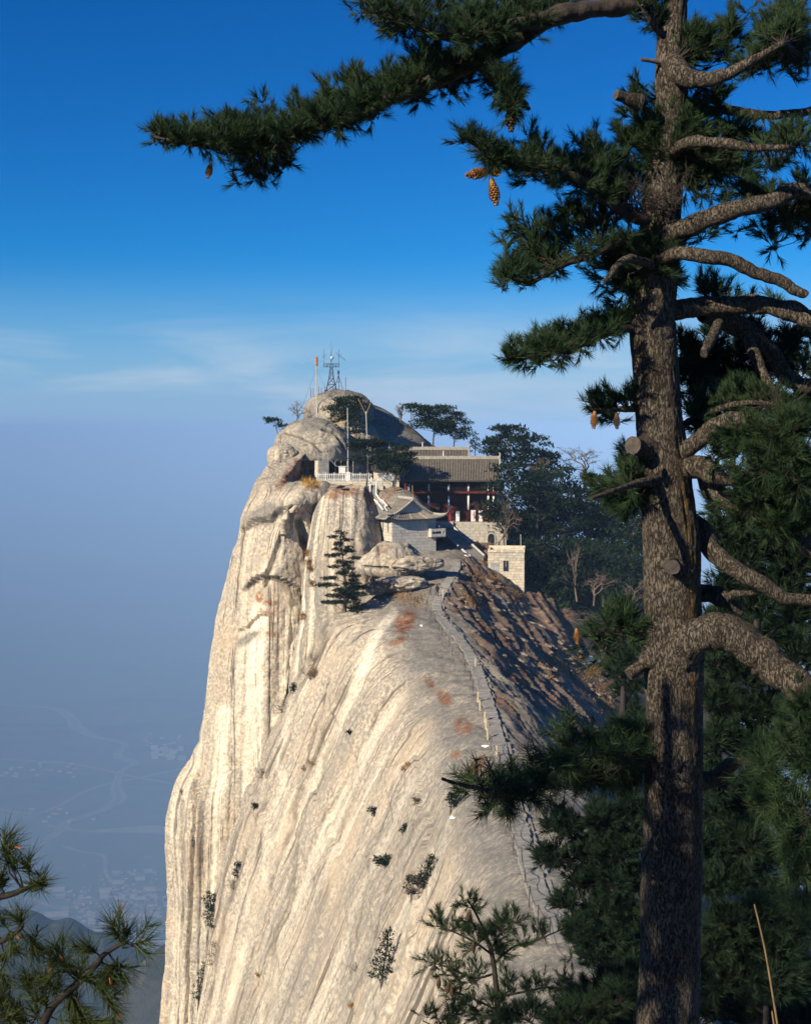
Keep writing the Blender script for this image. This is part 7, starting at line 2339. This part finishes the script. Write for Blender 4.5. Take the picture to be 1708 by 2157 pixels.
# --- pines and shrubs on the cliff
p = on(726, 1290)
far_pine('tall layered pine standing at the edge of the near slab', p, 12.0, 8.6, 1301, 'layered', -.02, .22, 5.5, bare=.05, flat=.13, npad=34)
far_pine('thin pine at the right foot of the tall cliff pine', on(744, 1285), 5.6, 3.4, 1302, 'layered', 0, .22, 3.5, bare=.1, flat=.2, npad=16)
CL = [(803, 2082, 5.0, 3.0, .12, 'small upright pine alone low on the near slab'), (812, 1828, 1.1, 2.3, -.3, 'flat pine bush clinging to the slab below the twin shrubs'), (788, 1718, .8, 1.2, -.3, 'tiny green tuft high on the slab'),
      (848, 1758, .9, 1.0, .3, 'tiny green tuft above the leaning shrubs'), (890, 1880, 3.2, 1.9, .25, 'slender pine growing from the long crack'), (866, 1900, 2.2, 1.4, .1, 'smaller pine beside the slender one in the long crack'),
      (948, 1715, 1.8, 1.1, .1, 'small dark pine under the foreground branch tip'), (737, 1548, .4, .7, 0, 'tiny dark tuft in the middle of the slab'), (535, 1705, .7, 1.1, .2, 'tiny pine at the gully edge'), (446, 1960, 3.6, 2.6, -.15, 'crooked pine with two pads above the gully'),
      (450, 1925, 3.2, 3.0, -.25, 'bent pine leaning out over the gully'), (418, 2120, 6.5, 2.4, .12, 'tall narrow pine low in the gully, close to the bottom edge'), (411, 1795, 2.4, 1.3, 0, 'small dark pine on the outer wall edge'), (618, 1460, 1.4, 1.0, 0, 'small pine at the foot of the pale stripe'),
      (500, 1850, 2.2, 1.4, .1, 'small pine on the lip of the gully')]
for i, (u, v, H, W, ln_, lab) in enumerate(CL):
    p = on(u, v)
    far_pine(lab, p, H, W, 1400 + i, 'layered' if H > 2.8 else 'umbrella', ln_, .17, 2.6, bare=.12, flat=.3, npad=int(7 + H * 3), group='small pines on the cliff')
SH = [(652, 1440, 3.0, 3.2, 'bare twiggy bush in the upper gully'), (660, 1405, 2.6, 2.8, 'brown bush above the twiggy one in the upper gully'), (592, 1510, 2.6, 2.8, 'grey leafless bush beside the pale stripe'), (550, 1642, 2.0, 2.2, 'grey leafless bush further down the gully'),
      (492, 1880, 2.2, 2.4, 'leafless bush on the gully lip'), (384, 1672, 1.0, 1.2, 'brown bush on the skyline of the outer wall'), (880, 1890, 2.8, 2.6, 'bare bush around the crack pines'), (905, 1840, 1.8, 1.4, 'bare twigs above the crack pines'), (748, 2050, 1.1, 1.2, 'grey bush left of the lone upright pine'),
      (738, 1285, 2.4, 3.0, 'brown brush at the foot of the tall cliff pine'), (875, 1690, .9, .9, 'grey tuft beside the foreground branch tip'), (1040, 1225, 1.5, 3.0, 'dry brown brush below the hut wall'), (1075, 1252, 1.3, 3.0, 'dry brush at the right foot of the hut'),
      (1260, 1430, 2.6, 4.2, 'brown brush at the edge of the wood by the snow patch'), (1300, 1470, 3.2, 5.0, 'brown brush beside the great trunk'), (1215, 1310, 1.8, 4.0, 'reddish dry brush along the dark wood edge'), (790, 845 + 95, 2.2, 2.4, 'reddish bare bush on the shaded rock slope'), (1100, 1142, 1.2, 3.0, 'dry brush at the foot of the arched wall')]
for i, (u, v, H, W, lab) in enumerate(SH):
    bare_tree(lab, on(u, v), H, W, 1500 + i, 'bush', [DRYTWIG, DRYGRASS][1 if 'brown' in lab and i > 10 else 0], 'bush', 4, .03, 'leafless bushes on the cliff', .8, 4)


# dry grass cushions in the cracks
def grass(label, spots, h, seed, mat=None, k=110):
    rg = np.random.default_rng(seed)
    Vs = []
    for (u, v, r) in spots:
        for j in range(k):
            a = rg.normal(size=2) * r * .5
            p, n = hit(u + a[0], v + a[1])
            if p is None: continue
            p = np.array(p)
            d = unit(np.array(n) * .6 + np.array([0, -.2, .5]) + rg.normal(size=3) * .4)
            s = unit(np.cross(d, rg.normal(size=3))) * .045
            L = h * rg.uniform(.5, 1.2)
            Vs.append(np.stack([p - s - d * .05, p + s - d * .05, p + d * L]))
    V = np.concatenate(Vs)
    o = link('dry_grass', mesh_np('dry_grass', V, np.arange(len(V)).reshape(-1, 3), mat or DRYGRASS, False))
    return tag(o, label, 'grass', kind='stuff')


grass('dry orange grass filling the gully right of the triangular slab', [(640, 1140, 8), (648, 1165, 8), (652, 1185, 8), (655, 1200, 7), (640, 1300, 8), (658, 1230, 8), (660, 1420, 8)], .9, 1601)
grass('golden grass on the rock below the terrace kiosk', [(645, 1018, 12), (655, 1020, 12), (665, 1022, 10), (640, 1012, 8)], 1.1, 1602, plain('golden_grass', (0.50, 0.30, 0.07), (0.36, 0.20, 0.05), 1.0))
grass('brown grass around the pale ledge and the upper path', [(800, 1240, 20), (830, 1250, 26), (860, 1262, 26), (880, 1265, 20), (790, 1225, 14), (1000, 1215, 16), (1020, 1220, 18), (1040, 1232, 22), (1060, 1240, 20), (1085, 1256, 14)], .45, 1603, k=220)
grass('tawny grass patches on the slabs right of the path', [(985, 1258, 18), (1000, 1270, 18), (1150, 1400, 24), (1170, 1420, 20), (1240, 1420, 20), (1265, 1460, 22), (1280, 1490, 16), (1220, 1390, 16)], .4, 1604, k=260)
grass('small dry tufts in the cracks of the near slab', [(640, 1620, 6), (655, 1608, 7), (545, 2055, 4), (452, 1990, 8), (448, 2010, 8), (445, 2030, 8), (740, 2120, 7), (850, 1620, 6), (860, 1612, 6)], .5, 1605, k=46)


# snow in the shade
def snow(label, u, v, ru, rv, seed):
    rg = np.random.default_rng(seed)
    n = 26
    V = []
    c, nn_ = hit(u, v)
    if c is None: return
    rings = 5
    for r in range(rings + 1):
        for k in range(n):
            a = 2 * math.pi * k / n
            f = (r / rings) * (1 + .25 * math.sin(a * 3 + seed) + .15 * math.sin(a * 5 + 2 * seed))
            p, q = hit(u + ru * f * math.cos(a), v + rv * f * math.sin(a))
            if p is None or (p - c).length > 14: p, q = c, nn_
            V.append(np.array(p) + np.array(q) * (.10 * (1 - (r / rings) ** 2) + .012))
    F = grid_faces(rings + 1, n, True)
    o = link('snow_patch', mesh_np('snow_patch', np.array(V), F, SNOW))
    tag(o, label, 'snow', kind='stuff')


snow('snow patch beside the wood edge left of the trunk', 1243, 1392, 17, 9, 1)
snow('long snow streak in the shade low on the lee slope', 1292, 1990, 26, 5, 2)
snow('small snow spot beside the dark stone on the crest', 1022, 1572, 8, 2, 3)
snow('tiny snow spot at the red lichen patch', 888, 1318, 3, 2, 4)
snow('snow strip at the foot of the hall staircase', 990, 1170, 10, 3, 5)
snow('snow under the trees right of the hut', 1195, 1222, 18, 6, 6)
snow('snow fleck by the upper slab crack', 952, 1722, 5, 3, 7)

# ------------------------------------------------------------------ people
def skin_body(name, joints, edges, radii, mat, parent, mw):
    me = bpy.data.meshes.new(name)
    me.from_pydata(joints, edges, [])
    o = bpy.data.objects.new(name, me)
    COL.objects.link(o)
    m = o.modifiers.new('skin', 'SKIN')
    for i, r in enumerate(radii):
        me.skin_vertices[0].data[i].radius = (r, r) if not isinstance(r, tuple) else r
    me.skin_vertices[0].data[0].use_root = True
    s = o.modifiers.new('sub', 'SUBSURF'); s.levels = 2; s.render_levels = 2
    me.materials.append(mat)
    o.matrix_basis = mw
    WM[o.name] = mw.copy()
    if parent is not None:
        o.parent = parent
        o.matrix_parent_inverse = worldm(parent).inverted()
    return o


CLOTH_D = plain('dark_jacket', (0.018, 0.017, 0.02), (0.03, 0.026, 0.028), 6.0)
CLOTH_T = plain('dark_trousers', (0.02, 0.02, 0.024), (0.035, 0.033, 0.036), 6.0)
SKINM = plain('skin', (0.45, 0.28, 0.20), (0.38, 0.23, 0.16), 8.0, rough=.6)
HAIR = plain('black_hair', (0.012, 0.010, 0.010), (0.02, 0.016, 0.015), 9.0)
CLOTH_B = plain('blue_jacket', (0.02, 0.035, 0.16), (0.015, 0.025, 0.11), 6.0)


def person(p, rz, label, jacket, stride=.22, bag=True, scale=1.0):
    root = thing('person', p, label, 'person', None, rz)
    mw = Matrix.Translation(Vector(p)) @ Matrix.Rotation(rz, 4, 'Z') @ Matrix.Scale(scale, 4)
    s = stride
    J = [(0, 0, .95), (0, -.02, 1.15), (0, .02, 1.36), (0, .03, 1.46), (0, .045, 1.56), (0, .05, 1.68),
         (-.19, .0, 1.40), (-.25, -.06, 1.14), (-.24, .08, .92), (-.235, .13, .84),
         (.19, .0, 1.40), (.25, .04, 1.13), (.23, .2, .95), (.225, .25, .88),
         (-.10, 0, .90), (-.115, s * .7, .52), (-.11, s * .55, .10), (-.11, s * .55 + .16, .04),
         (.10, 0, .90), (.115, -s * .3, .50), (.11, -s, .12), (.11, -s + .15, .05)]
    E = [(0, 1), (1, 2), (2, 3), (3, 4), (4, 5), (2, 6), (6, 7), (7, 8), (8, 9), (2, 10), (10, 11), (11, 12), (12, 13), (0, 14), (14, 15), (15, 16), (16, 17), (0, 18), (18, 19), (19, 20), (20, 21)]
    R = [(.155, .12), (.15, .115), (.17, .12), .065, (.095, .10), (.075, .085), .075, .058, .045, .038, .075, .058, .045, .038, .095, .068, .05, .05, .095, .068, .05, .05]
    skin_body('body', J, E, R, jacket, root, mw)
    # hair cap, face, hands and bag
    me = bpy.data.meshes.new('hair')
    bm = bmesh.new(); bmesh.ops.create_uvsphere(bm, u_segments=14, v_segments=10, radius=.112)
    for v in bm.verts:
        v.co.z *= 1.12
        if v.co.y > .05 and v.co.z < .03: v.co.y = .045
    bm.to_mesh(me); bm.free()
    me.materials.append(HAIR)
    link('hair', me, root, None, mw @ Matrix.Translation((0, .03, 1.645)))
    me = bpy.data.meshes.new('face')
    bm = bmesh.new(); bmesh.ops.create_uvsphere(bm, u_segments=12, v_segments=10, radius=.088)
    for v in bm.verts:
        v.co.z *= 1.25
        if v.co.y > .07 and abs(v.co.x) < .02: v.co.y += .02
    bm.to_mesh(me); bm.free()
    me.materials.append(SKINM)
    link('face', me, root, None, mw @ Matrix.Translation((0, .072, 1.60)))
    for (x, y, z) in ((-.233, .155, .80), (.223, .275, .845)):
        h = MB().box((0, 0, 0), (.045, .05, .08))
        for k in range(4): h.tube([(-.018 + .012 * k, 0, -.035), (-.018 + .012 * k, .012, -.075 - .006 * (k in (1, 2))), (-.018 + .012 * k, .03, -.095)], .0065, 5)
        h.tube([(.02, .01, .01), (.035, .03, -.03)], .008, 5)
        link('hand', h.mesh('hand', SKINM), root, None, mw @ Matrix.Translation((x, y, z)))
    if bag:
        b = beveled_box('backpack', CLOTH_T, .12)
        link('backpack', b, root, None, mw @ Matrix.Translation((0, -.17, 1.24)) @ Matrix.Diagonal((.3, .2, .46, 1)))


pp, nn_ = hit(921, 1259)
k = int(np.argmin(((PATH - np.array(pp)) ** 2).sum(1)))
person(tuple(pp + Vector((0, 0, .14))), .12, 'person in dark clothes with a backpack walking up the ridge path', CLOTH_D)
person(tuple(lp(PW + .25, -.75, .26)), math.pi + .2, 'person in a blue jacket standing behind the pavilion balcony', CLOTH_B, .05, False)

# dead stems leaning at the lower right
POSTW_DRY = plain('dry_stem_tan', (0.20, 0.135, 0.065), (0.13, 0.085, 0.04), 12.0)
for k, (pts, lab) in enumerate([([(1588, 1905), (1612, 2010), (1640, 2180)], 'long dry stem leaning at the lower right'), ([(1625, 2130), (1632, 2180), (1636, 2240)], 'short dry stem right of the long one')]):
    P = smooth_pts(np.array([tuple(at(u, v, 10.5)) for u, v in pts]), 20)
    V, F = tube_np(P, np.linspace(.006, .009, 20), 6)
    tag(link('dry_stem', mesh_np('dry_stem', V, F, POSTW_DRY)), lab, 'stem', 'dry stems at the lower right')

# ------------------------------------------------------------------ air
def haze():
    m = bpy.data.materials.new('haze_air')
    m.use_nodes = True
    nt = m.node_tree
    nt.nodes.clear()
    out = nd(nt, 'ShaderNodeOutputMaterial')
    v = nd(nt, 'ShaderNodeVolumePrincipled')
    v.inputs['Color'].default_value = (0.335, 0.56, 0.92, 1)
    v.inputs['Density'].default_value = 1.05e-4
    v.inputs['Anisotropy'].default_value = -0.4
    ln(nt, v, 'Volume', out, 'Volume')
    R = 60000.0
    z0, z1 = PLAIN_Z - 1.5, 60.0
    o = MB().box((0, 0, (z0 + z1) / 2), (2 * R, 2 * R, z1 - z0)).build('haze', m)
    tag(o, 'blue haze filling the valley air', kind='stuff')


haze()
